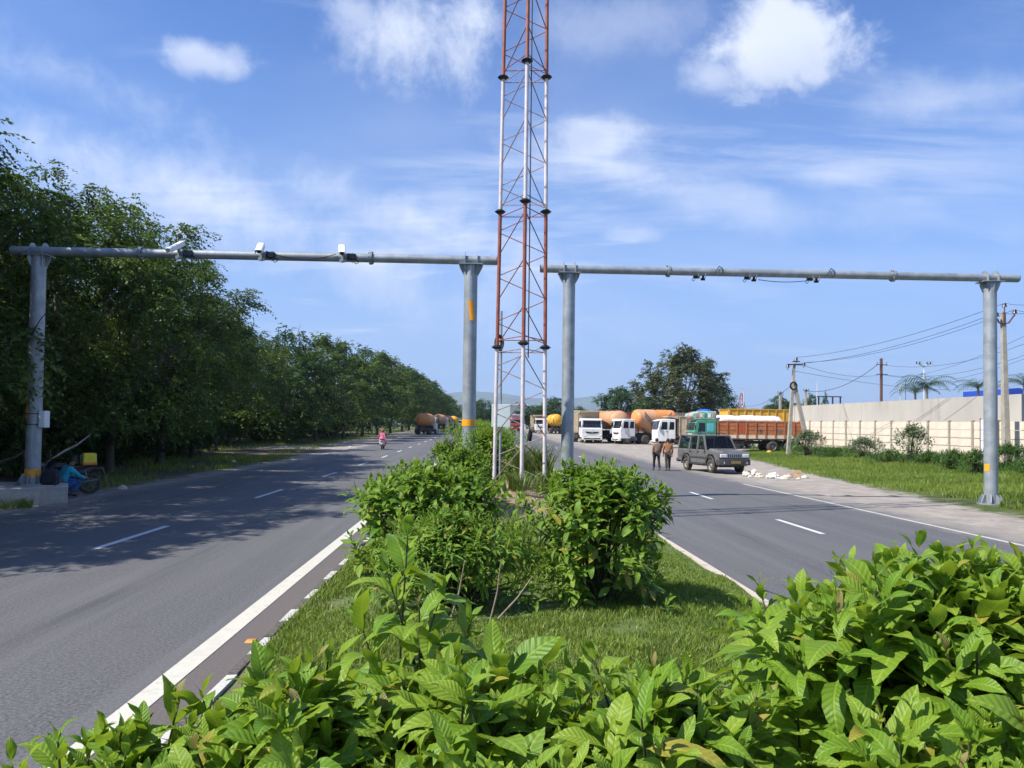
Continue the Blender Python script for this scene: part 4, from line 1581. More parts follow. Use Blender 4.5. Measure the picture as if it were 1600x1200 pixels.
    if stems:
        b = MB()
        nb = max(4, n // 14)
        for i in range(min(n, 90)):
            t_ = tips[i] - axis[i] * gap * nodes * .9
            a0 = 6.28 * (i % nb) / nb
            root_p = np.array([rx * .16 * math.cos(a0), ry * .16 * math.sin(a0), -.06])
            m1 = root_p * .6 + t_ * .4 + np.array([0, 0, h * .10])
            b.tube([root_p, m1, t_, tips[i]], [.014, .009, .006, .003], 5)
        b.build('stems', M_STEM, root)
    return root


G_FG = 'broad-leaved shrubs of the median'


def mz(x, y):
    return float(MZ(x, y))


def fshrub(label, x, y, rx, ry, top, shoots, leaf=.15, seed=1, **k):
    z = mz(x, y)
    return shrub(label, (x, y, z), rx, ry, top - z, shoots, leaf, T_BROAD, 'broad', k.pop('mat', M_LEAF), G_FG, seed, **k)


# nearest plants, along the lower edge
fshrub('low broad-leaved shrub at the lower left corner, leaning over the white line', -1.00, 2.20, .54, .55, 1.15, 95, .22, 11, drop=.3, low=.2)
fshrub('broad-leaved shrub at the lower edge, between the corner shrub and the tall shoots', -.55, 2.35, .48, .52, 1.25, 115, .24, 12, low=.1)
fshrub('broad-leaved shrub at the lower edge below the tall upright shoots', -.02, 2.45, .50, .55, 1.27, 120, .245, 13, low=.1)
fshrub('broad-leaved shrub at the lower edge left of the big right-hand shrub', .55, 2.35, .50, .55, 1.24, 120, .245, 14, low=.1)
fshrub('lowest broad-leaved shrub at the very bottom of the view', .15, 1.80, .95, .40, 1.19, 150, .225, 15, low=.3)
# big shrub at the right
fshrub('big dense broad-leaved shrub filling the lower right corner', 1.98, 2.95, 1.12, .80, 1.51, 460, .24, 16, waist=.25, low=-.12)
fshrub('broad-leaved shrub at the right edge in front of the big one', 1.66, 2.15, .62, .50, 1.20, 160, .235, 17)
# tall shoots with large leaves
ex = []
for (px, py, Y, tx, ty) in ((637, 838, 2.9, .05, 0), (605, 895, 2.85, -.3, -.1), (690, 925, 2.8, .3, -.1), (560, 965, 2.9, -.35, 0), (735, 975, 2.9, .3, 0), (655, 950, 2.7, 0, -.3)):
    p = at(px, py, Y)
    ex.append((p.x + .30, p.y - 2.9, p.z - mz(-.3, 2.9), tx, ty, 1))
shrub('upright leafy shoots with the largest leaves, standing above the near shrubs', (-.30, 2.9, mz(-.3, 2.9)), .2, .2, .8, 8, .27, T_BROAD, 'broad', M_LEAF, G_FG, 21,
      nodes=7, gap=.070, extra=ex, drop=.75)

# middle distance
G_MD = 'trimmed shrubs of the median'
z = mz(1.3, 8.1)
shrub('mushroom-shaped glossy shrub right of the mast mound', (1.27, 8.1, z), .80, .70, 1.62 - z, 420, .175, T_OVAL, 'oval', M_LEAF2, G_MD, 31, waist=.28, low=-.15, drop=.7, nodes=5, gap=.045, p=3.2)
z = mz(-.68, 10)
shrub('wide flat-topped shrub leaning towards the left white line', (-.70, 10.0, z), 1.05, .85, 1.50 - z, 450, .215, T_BROAD, 'broad', M_LEAF2, G_MD, 32, low=-.1, waist=.2, drop=.5, p=3.2)
z = mz(-.15, 7.7)
shrub('loose lower shrub with bare stems in front of the flat-topped one', (-.24, 7.75, z), .86, .58, 1.20 - z, 330, .16, T_NARROW, 'narrow', M_LEAF2, G_MD, 33, low=.1, drop=.8, upright=.6, nodes=6, gap=.045)
# bare canes in it
cn = thing('bare_canes', 'bare pale canes standing in the loose lower shrub', 'canes', (0, 7.2, mz(0, 7.2)))
for k, (x0, z0, x1, z1) in enumerate(((.10, 0, .20, .62), (.18, .05, .50, .46), (-.28, 0, -.14, .60))):
    MB().tube([(x0, 0, z0), ((x0 + x1) / 2 + .02, -.03, (z0 + z1) / 2), (x1, -.05, z1)], [.011, .009, .005], 5).build('cane', M_TWIG, cn)
z = mz(-.2, 14.6)
shrub('round shrub left of the mast foot', (-.30, 14.4, z), .62, .7, 1.62 - z, 260, .15, T_BROAD, 'broad', M_LEAF2, G_MD, 34, lowres=True, singles=120)
z = mz(.3, 19)
shrub('shrub growing round the back legs of the mast', (.25, 19.3, z), .95, .8, 2.0 - z, 300, .15, T_OVAL, 'oval', M_LEAF2, G_MD, 35, lowres=True, singles=0)
far_labels = ['shrub at the foot of the column with the orange band', 'shrub behind the pale board', 'far shrub right behind the banded column', 'far clipped shrub of the median row, before the lorries',
              'far clipped shrub of the median row, beside the far dashes', 'farthest clipped shrub of the median row']
for k, (x, y, rx, top) in enumerate(((-1.0, 22.0, .6, 1.55), (.3, 25.5, 1.1, 2.05), (-.6, 31, 1.2, 2.2), (.2, 39, 1.6, 2.25), (-.2, 52, 2.0, 2.4), (0, 72, 2.2, 2.65))):
    z = mz(x, y)
    shrub(far_labels[k], (x, y, z), rx, rx * (1.3 if k < 3 else 3), top - z, 260, .17, T_OVAL, 'oval', M_LEAF2, G_MD, 40 + k, lowres=True, singles=0, nodes=4)
# weeds about the column feet
z = mz(2.2, 14)
shrub('wispy weed beside the foot of the right median column', (2.25, 14.0, z), .5, .3, 1.55 - z, 26, .07, T_NARROW, 'narrow', M_LEAF2, 'weeds of the median', 51, nodes=7, gap=.06, singles=0, lowres=True, name='weed', cat='weed', low=.4)
z = mz(1.8, 12.5)
shrub('low weeds before the right median column', (1.65, 12.0, z), .7, .5, 1.25 - z, 120, .10, T_OVAL, 'oval', M_LEAF2, 'weeds of the median', 52, singles=0, lowres=True, name='weed', cat='weed')


# ------------------------------------------------------------------ grass
M_GRASS = leaf_mat('grass_blade', (0.070, 0.140, 0.016), (0.215, 0.275, 0.045), (0.28, 0.40, 0.03), .28, veins=False)
M_BUSH = leaf_mat('wall_bush_leaf', (0.085, 0.135, 0.055), (0.21, 0.25, 0.13), (0.20, 0.28, 0.08), .2, veins=False)
M_BUSHG = leaf_mat('wall_weed_leaf', (0.040, 0.105, 0.018), (0.115, 0.195, 0.032), (0.16, 0.30, 0.02), .25, veins=False)
M_DRYGRASS = leaf_mat('tall_grass_blade', (0.050, 0.105, 0.018), (0.150, 0.190, 0.045), (0.20, 0.30, 0.03), .25, veins=False)


def blades(name, P, H, W, mat, seed, lean=.5, bend=.5, patch=None):
    """one bent blade of three triangles per point"""
    r = np.random.default_rng(seed)
    n = len(P)
    az = r.uniform(0, 6.28, n)
    s = np.stack([np.cos(az), np.sin(az), np.zeros(n)], 1)
    la = r.uniform(0, 6.28, n)
    d = np.stack([np.cos(la), np.sin(la), np.zeros(n)], 1) * (r.uniform(.1, 1, n) * lean)[:, None]
    H = H[:, None]
    W = W[:, None]
    up = np.array([0, 0, 1.0])
    mid = P + H * (.55 * up + d * .35)
    tip = P + H * ((.9 + .1 * (1 - bend)) * up * (1 - .25 * bend) + d)
    V = np.stack([P - s * W / 2, P + s * W / 2, mid + s * W * .4, mid - s * W * .4, tip], 1).reshape(-1, 3)
    base = (np.arange(n) * 5)[:, None]
    F = np.concatenate([base + np.array([[0, 1, 2]]), base + np.array([[0, 2, 3]]), base + np.array([[3, 2, 4]])])
    t_ = r.uniform(0, 1, n)
    if patch is not None:
        t_ = np.clip(.45 * t_ + patch, 0, 1.6)
    tint = np.repeat(t_, 5)
    return np_mesh(name, V, F, mat, None, tint)


def fbm2(x, y, s, seed):
    r = np.random.default_rng(seed)
    v = 0
    for k in range(5):
        a, b_, c_, d_ = r.uniform(-1, 1, 4) * s * (1.7 ** k)
        v = v + np.sin(a * x + b_ * y + r.uniform(0, 6)) * np.sin(c_ * x - d_ * y + r.uniform(0, 6)) / (1.4 ** k)
    return v


r = np.random.default_rng(61)
n = 210000
yy = 3.2 + 12.8 * r.uniform(0, 1, n) ** 1.35
xx = r.uniform(MED_L + .12, MED_R - .02, n)
keep = (fbm2(xx, yy, 1.6, 4) + r.normal(0, .25, n)) > -1.0
keep &= ~((np.hypot(xx - .75, (yy - 15.0) * .6) < 1.25) & (r.uniform(0, 1, n) < .93))
xx, yy = xx[keep], yy[keep]
n = len(xx)
hh = r.uniform(.035, .085, n) * (1 + .5 * np.clip(fbm2(xx, yy, 1.2, 5), -1, 1))
gobj = link('median_grass', blades('median_grass', np.stack([xx, yy, MZ(xx, yy) - .01], 1), hh, r.uniform(.004, .008, n) * (1 + yy / 20), M_GRASS, 62, .8, patch=.35 + .45 * fbm2(xx, yy, 1.1, 15) + .2 * fbm2(xx, yy, 4.0, 16)))
tag(gobj, 'short green grass growing between the median shrubs', 'grass', kind='stuff')
n = 22000
yy = r.uniform(16, 60, n)
xx = r.uniform(MED_L + .1, MED_R - .05, n)
rk = np.random.default_rng(69)
nk = 9000
yk = rk.uniform(3.0, 20, nk)
xk = MED_L + .06 + .28 * rk.uniform(0, 1, nk) ** 2
kk = rk.uniform(0, 1, nk) < np.clip(.4 + .8 * fbm2(xk, yk, 1.5, 31), .05, 1)
xk, yk = xk[kk], yk[kk]
ko = link('kerb_grass', blades('kerb_grass', np.stack([xk, yk, MZ(xk, yk) - .01], 1), rk.uniform(.06, .17, len(xk)), rk.uniform(.007, .013, len(xk)), M_GRASS, 70, 1.1))
tag(ko, 'longer grass hanging over the left kerb', 'grass', kind='stuff')
gobj = link('far_median_grass', blades('far_median_grass', np.stack([xx, yy, MZ(xx, yy) - .01], 1), r.uniform(.08, .25, n), r.uniform(.012, .03, n), M_GRASS, 63, .7))
tag(gobj, 'rough grass on the median beyond the mast', 'grass', kind='stuff')


def tuft(label, x, y, z, rad, h, nb, mat, seed, w=.008, lean=.8, name='grass_tuft', group='grass tufts'):
    r = np.random.default_rng(seed)
    a = r.uniform(0, 6.28, nb)
    q = rad * np.sqrt(r.uniform(0, 1, nb))
    P = np.stack([q * np.cos(a), q * np.sin(a), np.zeros(nb)], 1)
    o = link(name, blades(name, P, h * r.uniform(.5, 1.05, nb), w * r.uniform(.7, 1.3, nb), mat, seed, lean))
    o.location = (x, y, z)
    return tag(o, label, 'grass', group)


tuft('wispy tuft of long pale grass in the middle of the median lawn', 1.35, 5.6, mz(1.35, 5.6), .10, .52, 70, M_DRYGRASS, 71, .006, .9)
tuft('dark low tuft behind the near shrubs', 1.05, 5.0, mz(1.05, 5.0), .18, .22, 160, M_GRASS, 72, .009, .7)
tuft('clump of long arching reeds right of the mast legs', 1.25, 18.3, mz(1.25, 18.3), .42, 1.25, 420, M_DRYGRASS, 73, .03, .55)
tuft('reeds hanging over the right side of the mast mound', 1.05, 15.9, mz(1.05, 15.9), .5, .55, 300, M_DRYGRASS, 74, .02, .8)
tuft('tall grass along the right side of the flat-topped shrub', .35, 11.3, mz(.35, 11.3), .4, .75, 320, M_GRASS, 75, .014, .6)

# right verge
r = np.random.default_rng(65)
n = 190000
yy = 17 + 57 * r.uniform(0, 1, n) ** 1.25
edge = np.interp(yy, [17, 20, 26, 36, 62, 74], [14.3, 14.3, 14.7, 16.3, 20.6, 27])
xx = edge + (30.3 - edge) * r.uniform(-.03, 1, n) ** 1.1 if False else edge - .5 + (30.3 - edge + .5) * r.uniform(0, 1, n)
den = np.clip((xx - edge) / 1.5 + .25 + .35 * fbm2(xx, yy, .5, 8), .02, 1)
keep = r.uniform(0, 1, n) < den
keep &= ~((xx > xr - .9) & (xx < xr + 1.7) & (yy > 20.8) & (yy < 22.9))
xx, yy = xx[keep], yy[keep]
n = len(xx)
tall = np.clip((xx - edge[keep]) / 7, 0, 1)
hh = r.uniform(.10, .22, n) * (1 + 1.3 * tall * (fbm2(xx, yy, .7, 9) > .1))
gobj = link('verge_grass', blades('verge_grass', np.stack([xx, yy, Gn(yy) - .04], 1), hh, r.uniform(.010, .022, n), M_GRASS, 66, .6, patch=.30 + .40 * fbm2(xx, yy, .35, 17) + .25 * fbm2(xx, yy, 1.4, 18)))
tag(gobj, 'green grass of the verge between the right shoulder and the wall', 'grass', kind='stuff')
# rank weeds at the foot of the wall
n = 42000
yy = r.uniform(30, 72, n)
xx = 29.6 - 3.8 * r.uniform(0, 1, n) ** 1.6
keep = r.uniform(0, 1, n) < np.clip(.45 + .6 * fbm2(xx, yy, .55, 21), .05, 1)
xx, yy = xx[keep], yy[keep]
n = len(xx)
hh = r.uniform(.35, .8, n) * (1 + .4 * np.clip(fbm2(xx, yy, .5, 22), -1, 1))
gobj = link('wall_weeds', blades('wall_weeds', np.stack([xx, yy, Gn(yy) - .04], 1), hh, r.uniform(.03, .07, n), M_BUSHG, 68, .7, patch=.3 + .4 * fbm2(xx, yy, .6, 23)))
tag(gobj, 'rank leafy weeds along the foot of the panel wall', 'weeds', kind='stuff')
# left verge: sparse weeds along the shoulder and the sunlit strip before the far trees
n = 60000
a = r.uniform(0, 1, n)
yy = np.where(a < .5, r.uniform(16, 48, n), r.uniform(52, 100, n))
xx = np.where(a < .5, r.uniform(-22, -11.6, n), r.uniform(-34, -13.2, n))
den = np.clip(.25 + .6 * fbm2(xx, yy, .45, 12), 0, 1)
den = np.where((yy > 52) & (np.abs(xx + 16.5 + (yy - 60) * .05) < 1.6), den * .1, den)
keep = r.uniform(0, 1, n) < den
keep &= ~((xx > xl - 2.5) & (yy > 18.8) & (yy < 23.5))
xx, yy = xx[keep], yy[keep]
n = len(xx)
gobj = link('left_verge_grass', blades('left_verge_grass', np.stack([xx, yy, Gn(yy) - .04], 1), r.uniform(.12, .42, n), r.uniform(.014, .03, n), M_GRASS, 67, .6))
tag(gobj, 'sparse grass and weeds under and before the left trees', 'grass', kind='stuff')
for k, (x, y, lab) in enumerate(((xl - .9, 18.9, 'weeds at the near side of the left footing'), (xl + .5, 18.95, 'weed tuft below the backpack on the left footing'),
                                 (xr - .2, 20.9, 'yellowish weed clump before the right footing'), (xr + .9, 20.7, 'weed clump at the right end of the right footing'))):
    tuft(lab, x, y, -.03, .35, .34, 160, M_GRASS, 80 + k, .016, .7, group='weeds at the gantry footings')

# ------------------------------------------------------------------ bushes along the wall
G_WB = 'bushes along the panel wall'
for k, (px, py0, py1, Y, wpx, leaf, mat, nsh, lab) in enumerate((
        (1262, 676, 715, 56, 46, .22, M_BUSH, 200, 'pale grey-green bush at the foot of the leaning pole'),
        (1352, 686, 718, 52, 48, .22, M_BUSH, 150, 'pale bush in front of the panel wall, right of the leaning pole'),
        (1425, 668, 722, 47, 44, .24, M_BUSH, 130, 'tallest pale bush with upright sprays before the panel wall'),
        (1388, 704, 726, 46, 50, .16, M_BUSHG, 150, 'low green weeds left of the tallest pale bush'),
        (1450, 706, 730, 44, 40, .16, M_BUSHG, 160, 'low dark green bush right of the tallest pale bush'),
        (1490, 704, 735, 41, 46, .16, M_BUSHG, 170, 'rounded green bush midway to the right gantry column'),
        (1524, 705, 740, 38, 40, .16, M_BUSHG, 170, 'green bush just left of the right gantry column'),
        (1578, 696, 746, 37, 60, .16, M_BUSHG, 240, 'large green bush under the V-arm pole'),
        (1300, 702, 718, 53, 40, .16, M_BUSHG, 110, 'low green bush between the two pale bushes'),
        (1620, 712, 760, 33, 60, .16, M_BUSHG, 200, 'green bush cut by the right edge'))):
    b0 = at(px, py1, Y)
    hgt = at(px, py0, Y).z - G(Y)
    rr = wpx / FPX * Y * .72
    hgt *= 1.05
    nsh = int(nsh * 1.8)
    shrub(lab, (b0.x, Y, G(Y)), rr, rr * .8, hgt, nsh, leaf, T_OVAL, 'oval', mat, G_WB, 90 + k, lowres=True, singles=0, nodes=4, gap=.09, low=-.1 if mat is M_BUSHG else .0,
          name='bush', cat='bush', p=2.2)

# ------------------------------------------------------------------ trees
M_BARK = pm('bark', (.10, .078, .058), .92, var=.35, scale=3, bump=.7, bscale=18)
M_BARKP = pm('pale_bark', (.30, .26, .21), .9, var=.3, scale=3, bump=.5, bscale=18)
M_TREE = leaf_mat('fine_tree_leaf', (0.014, 0.044, 0.015), (0.150, 0.215, 0.042), (0.19, 0.30, 0.04), .22, .5, veins=False)
M_TREE2 = leaf_mat('broad_tree_leaf', (0.050, 0.072, 0.026), (0.130, 0.145, 0.055), (0.14, 0.18, 0.04), .15, .5, veins=False)
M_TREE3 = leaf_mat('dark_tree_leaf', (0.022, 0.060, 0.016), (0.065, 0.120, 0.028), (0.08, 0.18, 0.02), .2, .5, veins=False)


def crown_mesh(name, seed, rad, z0, z1, clumps, per, leaf, mat, spread=.9, shape='dome', hang=.35):
    """leaf-sized faces in sprays, gathered in clumps through the crown's volume"""
    r = np.random.default_rng(seed)
    C = []
    tries = 0
    while len(C) < clumps and tries < clumps * 60:
        tries += 1
        v = r.normal(0, 1, 3)
        v /= np.linalg.norm(v)
        q = r.uniform(.25, 1) ** .45
        p = v * q
        zz = .5 + .5 * p[2]
        if shape == 'dome':
            w = np.interp(zz, [0, .12, .35, .65, .9, 1], [.75, .98, 1.0, .85, .5, .2])
        else:
            w = np.interp(zz, [0, .2, .5, .8, 1], [.5, .9, 1, .85, .45])
        lump = 1 + .22 * math.sin(3 * math.atan2(p[1], p[0]) + seed) + .15 * math.sin(5 * math.atan2(p[1], p[0]) + zz * 7)
        C.append((p[0] / max(1e-3, math.sqrt(1 - min(.97, p[2] ** 2) * .6)) * rad * w * lump, p[1] / max(1e-3, math.sqrt(1 - min(.97, p[2] ** 2) * .6)) * rad * w * lump, z0 + (z1 - z0) * zz))
    C = np.array(C)
    cr = r.uniform(.55, 1.15, len(C)) * spread
    ct = r.uniform(0, 1, len(C))
    P, D, U, S, T = [], [], [], [], []
    ns = max(3, per // 9)
    for c, rad_, t_ in zip(C, cr, ct):
        # sprays: short twigs with leaflets along them
        v = norm(r.normal(0, 1, (ns, 3)) + np.array([0, 0, .25]))
        st = c + v * rad_ * r.uniform(.15, .75, (ns, 1)) * np.array([1, 1, .7])
        ax = norm(v * np.array([1, 1, .5]) + norm(np.array([c[0], c[1], 0.001]))[None] * .6 + np.array([0, 0, -hang]) + r.normal(0, .25, (ns, 3)))
        L = r.uniform(.35, .75, (ns, 1)) * spread
        for k in range(9):
            f = k / 8
            pos = st + ax * L * f + np.array([0, 0, -.25]) * (f ** 2) * L
            sd = norm(np.cross(ax, np.array([0, 0, 1.0])) * (1 if k % 2 else -1) + ax * .55 + r.normal(0, .3, (ns, 3)) + np.array([0, 0, -.2]))
            P.append(pos)
            D.append(sd)
            U.append(norm(np.array([0, 0, 1.0]) + r.normal(0, .45, (ns, 3))))
            S.append(leaf * r.uniform(.65, 1.25, ns))
            T.append(np.full(ns, t_ ** 1.6 * 1.05) + r.uniform(0, .3, ns))  # natural leaf colour per clump, spread widened to paint in sunlit patches
    P, D, U, S, T = map(np.concatenate, (P, D, U, S, T))
    R = frames(D, U)
    V = np.array([(0, 0, 0), (.30, .42, .05), (0, 1, -.06), (-.30, .42, .05)], np.float32)
    v = np.einsum('nij,vj->nvi', R, V) * S[:, None, None] + P[:, None, :]
    f = np.arange(len(P) * 4).reshape(-1, 4)
    return np_mesh(name, v.reshape(-1, 3), f, mat, None, np.repeat(T, 4), smooth=False), C


def trunk_mesh(seed, C, h0, r0, nl, mat, lean=.0):
    r = np.random.default_rng(seed)
    b = MB()
    top = Vector((r.normal(0, .2) + lean, r.normal(0, .2), h0))
    b.tube([(0, 0, -.2), (r.normal(0, .05), r.normal(0, .05), h0 * .35), top * .7 + Vector((0, 0, 0)), top], [r0 * 1.35, r0, r0 * .9, r0 * .8], 9)
    idx = r.choice(len(C), min(nl, len(C)), replace=False)
    for i in idx:
        e = Vector(C[i])
        m1 = top.lerp(e, .4) + Vector((r.normal(0, .25), r.normal(0, .25), .35))
        rr = r0 * r.uniform(.32, .6)
        b.tube([top - Vector((0, 0, r.uniform(0, h0 * .25))), m1, e], [rr, rr * .6, rr * .15], 6)
    # bare twigs poking out of the crown
    for i in r.choice(len(C), min(10, len(C)), replace=False):
        e = Vector(C[i])
        d = Vector((e.x * .15, e.y * .15, 1.0)).normalized()
        b.tube([e, e + d * .6, e + d * 1.15 + Vector((r.normal(0, .2), r.normal(0, .2), 0))], [.03, .018, .006], 4)
    return b.mesh('trunk', mat)


def tree_kind(seed, rad, z0, z1, clumps, per, leaf, mat, bark, h0, r0, nl, **k):
    cm, C = crown_mesh('crown', seed, rad, z0, z1, clumps, per, leaf, mat, **k)
    return cm, trunk_mesh(seed + 1, C, h0, r0, nl, bark)


KIND = {
    'a': tree_kind(101, 4.7, 0.9, 11.6, 230, 250, .15, M_TREE, M_BARK, 2.6, .17, 26),
    'b': tree_kind(103, 5.1, 1.3, 11.2, 230, 250, .15, M_TREE, M_BARK, 3.0, .16, 26),
    'c': tree_kind(105, 4.4, 2.9, 10.6, 170, 260, .16, M_TREE, M_BARK, 3.4, .15, 22),
    'd': tree_kind(107, 5.0, 0.9, 12.0, 170, 140, .26, M_TREE, M_BARK, 2.6, .2, 18, spread=1.1),
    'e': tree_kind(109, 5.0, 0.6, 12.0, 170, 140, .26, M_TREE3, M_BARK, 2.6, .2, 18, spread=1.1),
}


def tree(kind, x, y, s, rz, label, group, name='roadside_tree', sz=None, z=None):
    t = thing(name, label, 'tree', (x, y, G(y) - .05 if z is None else z), rz, group)
    cm, tm = KIND[kind]
    link('trunk', tm, t)
    link('crown', cm, t)
    t.scale = (s, s, s if sz is None else sz)
    return t


G_LT = 'trees lining the left carriageway'
NEAR = 'dense feathery tree of the near group beside the left carriageway'
near = [
    ('a', -15.2, 10.6, 1.0, .3, 1.0), ('a', -16.7, 17.0, 1.12, 1.1, 1.36), ('b', -17.0, 22.4, 1.0, 2.0, 1.12), ('a', -16.0, 27.6, 1.0, 4.1, 1.0), ('b', -15.8, 33.0, 1.0, 5.0, 1.06),
    ('a', -16.2, 39.0, 1.0, .7, 1.04), ('c', -17.4, 46.5, 1.0, 2.2, .98), ('c', -19.3, 56.0, 1.0, 3.6, .95), ('b', -22.0, 29, 1.1, 1.6, 1.0), ('a', -22.0, 20.0, 1.1, 2.7, 1.12),
    ('b', -23.0, 38, 1.05, .4, 1.0), ('b', -25.5, 48.0, 1.0, 2.9, .9),
]
near_lab = ['tree beyond the left edge whose shade falls across the near left lanes', 'tall feathery tree at the left edge behind the left gantry column', 'dense feathery tree behind the motorcycle',
            'feathery tree under the first hooded camera', 'feathery tree whose top stands under the middle hooded camera', 'last low-hanging tree of the near group, sloping down to the right',
            'tree with a clear trunk at the right end of the near group', 'tree with a thin clear trunk before the sunlit grass', None, None, None, None]
for k, (kd, x, y, s, rz, sz) in enumerate(near):
    tree(kd, x, y, s, rz, near_lab[k] or 'feathery tree in the back row of the left near group', G_LT, sz=sz)
farl = [(-22, 67, .95, .92), (-19.5, 76, .95, .96), (-18.5, 86, 1.0, 1.0), (-17.5, 97, 1.0, 1.03), (-17, 109, 1.0, 1.08), (-16.5, 121, 1.05, 1.1), (-16, 134, 1.05, 1.12), (-15.5, 148, 1.05, 1.12),
        (-15.5, 163, 1.1, 1.1), (-15, 180, 1.1, 1.12), (-15, 198, 1.1, 1.15), (-14.5, 220, 1.1, 1.15), (-14.5, 245, 1.1, 1.1), (-14.5, 275, 1.15, 1.1), (-14, 310, 1.2, 1.1), (-14, 350, 1.2, 1.1)]
for k, (x, y, s, sz) in enumerate(farl):
    lab = {0: 'first tree beyond the sunlit gap on the left', 1: 'tree above the sunlit grass left of the scooter', 2: 'tree directly behind the scooter rider'}.get(k)
    tree('de'[k % 3 == 1], x, y, s, k * 1.9, lab or 'dark green tree in the long row behind the parked tankers on the left', G_LT, sz=sz)
for k, (x, y) in enumerate(((-30, 62), (-28, 80), (-27, 100), (-36, 40), (-34, 26), (-40, 60), (-26, 125), (-26, 155), (-30, 14))):
    tree('de'[k % 2], x, y, 1.0, k * 2.3, 'dark tree in the wood behind the left roadside row', 'wood behind the left roadside trees', sz=.9)

# dark undergrowth that closes the view under the near trees
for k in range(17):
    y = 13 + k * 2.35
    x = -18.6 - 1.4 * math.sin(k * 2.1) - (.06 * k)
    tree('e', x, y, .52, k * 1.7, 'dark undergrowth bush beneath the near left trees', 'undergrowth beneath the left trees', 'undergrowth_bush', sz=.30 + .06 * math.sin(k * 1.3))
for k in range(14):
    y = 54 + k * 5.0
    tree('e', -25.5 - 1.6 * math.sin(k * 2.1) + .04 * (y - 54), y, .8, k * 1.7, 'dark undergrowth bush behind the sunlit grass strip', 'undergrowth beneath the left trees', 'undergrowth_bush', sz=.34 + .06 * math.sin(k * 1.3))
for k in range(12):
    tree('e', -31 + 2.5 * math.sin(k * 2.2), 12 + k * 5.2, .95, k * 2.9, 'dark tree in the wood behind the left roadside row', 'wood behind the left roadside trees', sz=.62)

# right-hand trees
KIND['big'] = tree_kind(121, 7.0, 2.2, 17.2, 210, 230, .36, M_TREE2, M_BARKP, 4.2, .35, 26, spread=1.35, shape='round', hang=.15)
p = at(1068, 640, 128)
tree('big', p.x, 128, 1.0, .6, 'big spreading grey-green tree towering over the orange trailer', None, 'spreading_tree', sz=.90)
KIND['mid'] = tree_kind(123, 5.0, 1.0, 10.6, 110, 130, .36, M_TREE3, M_BARK, 3, .3, 18, spread=1.3, shape='round')
p = at(968, 640, 175)
tree('mid', p.x, 175, 1.15, .2, 'rounded darker tree left of the big spreading tree', None, 'rounded_tree', sz=1.02)
GR = 'trees along the horizon'
for k, (px, top, Y, s, lab) in enumerate(((868, 631, 210, 1.25, 'leafy tree behind the yellow tanker, left of the median column'), (835, 637, 215, 1.2, 'leafy tree showing between the mast legs above the white tipper'),
                                          (752, 633, 260, 1.3, 'low dark tree right behind the banded column'), (775, 640, 270, 1.3, 'low dark tree behind the pale board'),
                                          (905, 642, 300, 1.2, 'far tree beside the blue shed'), (938, 643, 290, 1.2, 'far tree between the shed and the rounded tree'),
                                          (1118, 610, 140, .8, 'tree at the right foot of the big spreading tree'), (1020, 625, 150, .9, 'tree at the left foot of the big spreading tree'),
                                          (1218, 630, 150, .7, 'small tree above the yellow tipper'), (1235, 634, 160, .7, 'small tree behind the leaning pole'), (1268, 629, 150, .6, 'low tree behind the corner of the grey wall'),
                                          (745, 640, 300, 1.4, 'far low tree by the left road end'), (1000, 634, 230, 1.2, 'tree between the rounded tree and the big spreading tree'))):
    P_ = at(px, top, Y)
    zh = (P_.z - G(Y)) / 9.4
    tree('mid' if k % 2 else 'e', P_.x, Y, s, k * 1.3, lab, GR, 'distant_tree', sz=max(.3, zh))
# mixed scrub along the horizon
for k, (px, top, Y) in enumerate(((800, 645, 330), (820, 644, 310), (850, 640, 320), (885, 640, 330), (960, 640, 330), (1060, 640, 280), (1150, 641, 260), (1180, 645, 250), (1200, 640, 260), (715, 650, 420), (730, 648, 400))):
    P_ = at(px, top, Y)
    tree('de'[k % 2], P_.x, Y, 1.3, k, 'far dark tree of the belt on the horizon', 'tree belt on the horizon', 'distant_tree', sz=max(.3, (P_.z - G(Y)) / 10))

# conifer
cm, C = crown_mesh('crown', 131, 1.0, .6, 7.0, 60, 110, .16, M_TREE3, spread=.5, hang=.1)
me = cm
co = np.empty(len(me.vertices) * 3, np.float32)
me.vertices.foreach_get('co', co)
co = co.reshape(-1, 3)
zz = np.clip((co[:, 2] - .3) / 7.0, 0, 1)
co[:, 0] *= 1.25 * (1 - zz) + .08
co[:, 1] *= 1.25 * (1 - zz) + .08
me.vertices.foreach_set('co', co.ravel())
me.update()
p = at(1290, 604, 110)
t = thing('conifer', 'small pointed conifer behind the corner of the grey wall', 'tree', (p.x, 110, G(110)))
link('crown', me, t)
MB().cyl((0, 0, 0), (0, 0, 5), .12, .04, 7).build('trunk', M_BARK, t)
t.scale = (1, 1, (p.z - G(110)) / 7.2)

# palms behind the wall
M_PALM = leaf_mat('palm_leaf', (0.030, 0.070, 0.018), (0.085, 0.130, 0.030), (0.10, 0.18, 0.02), .2, veins=False)


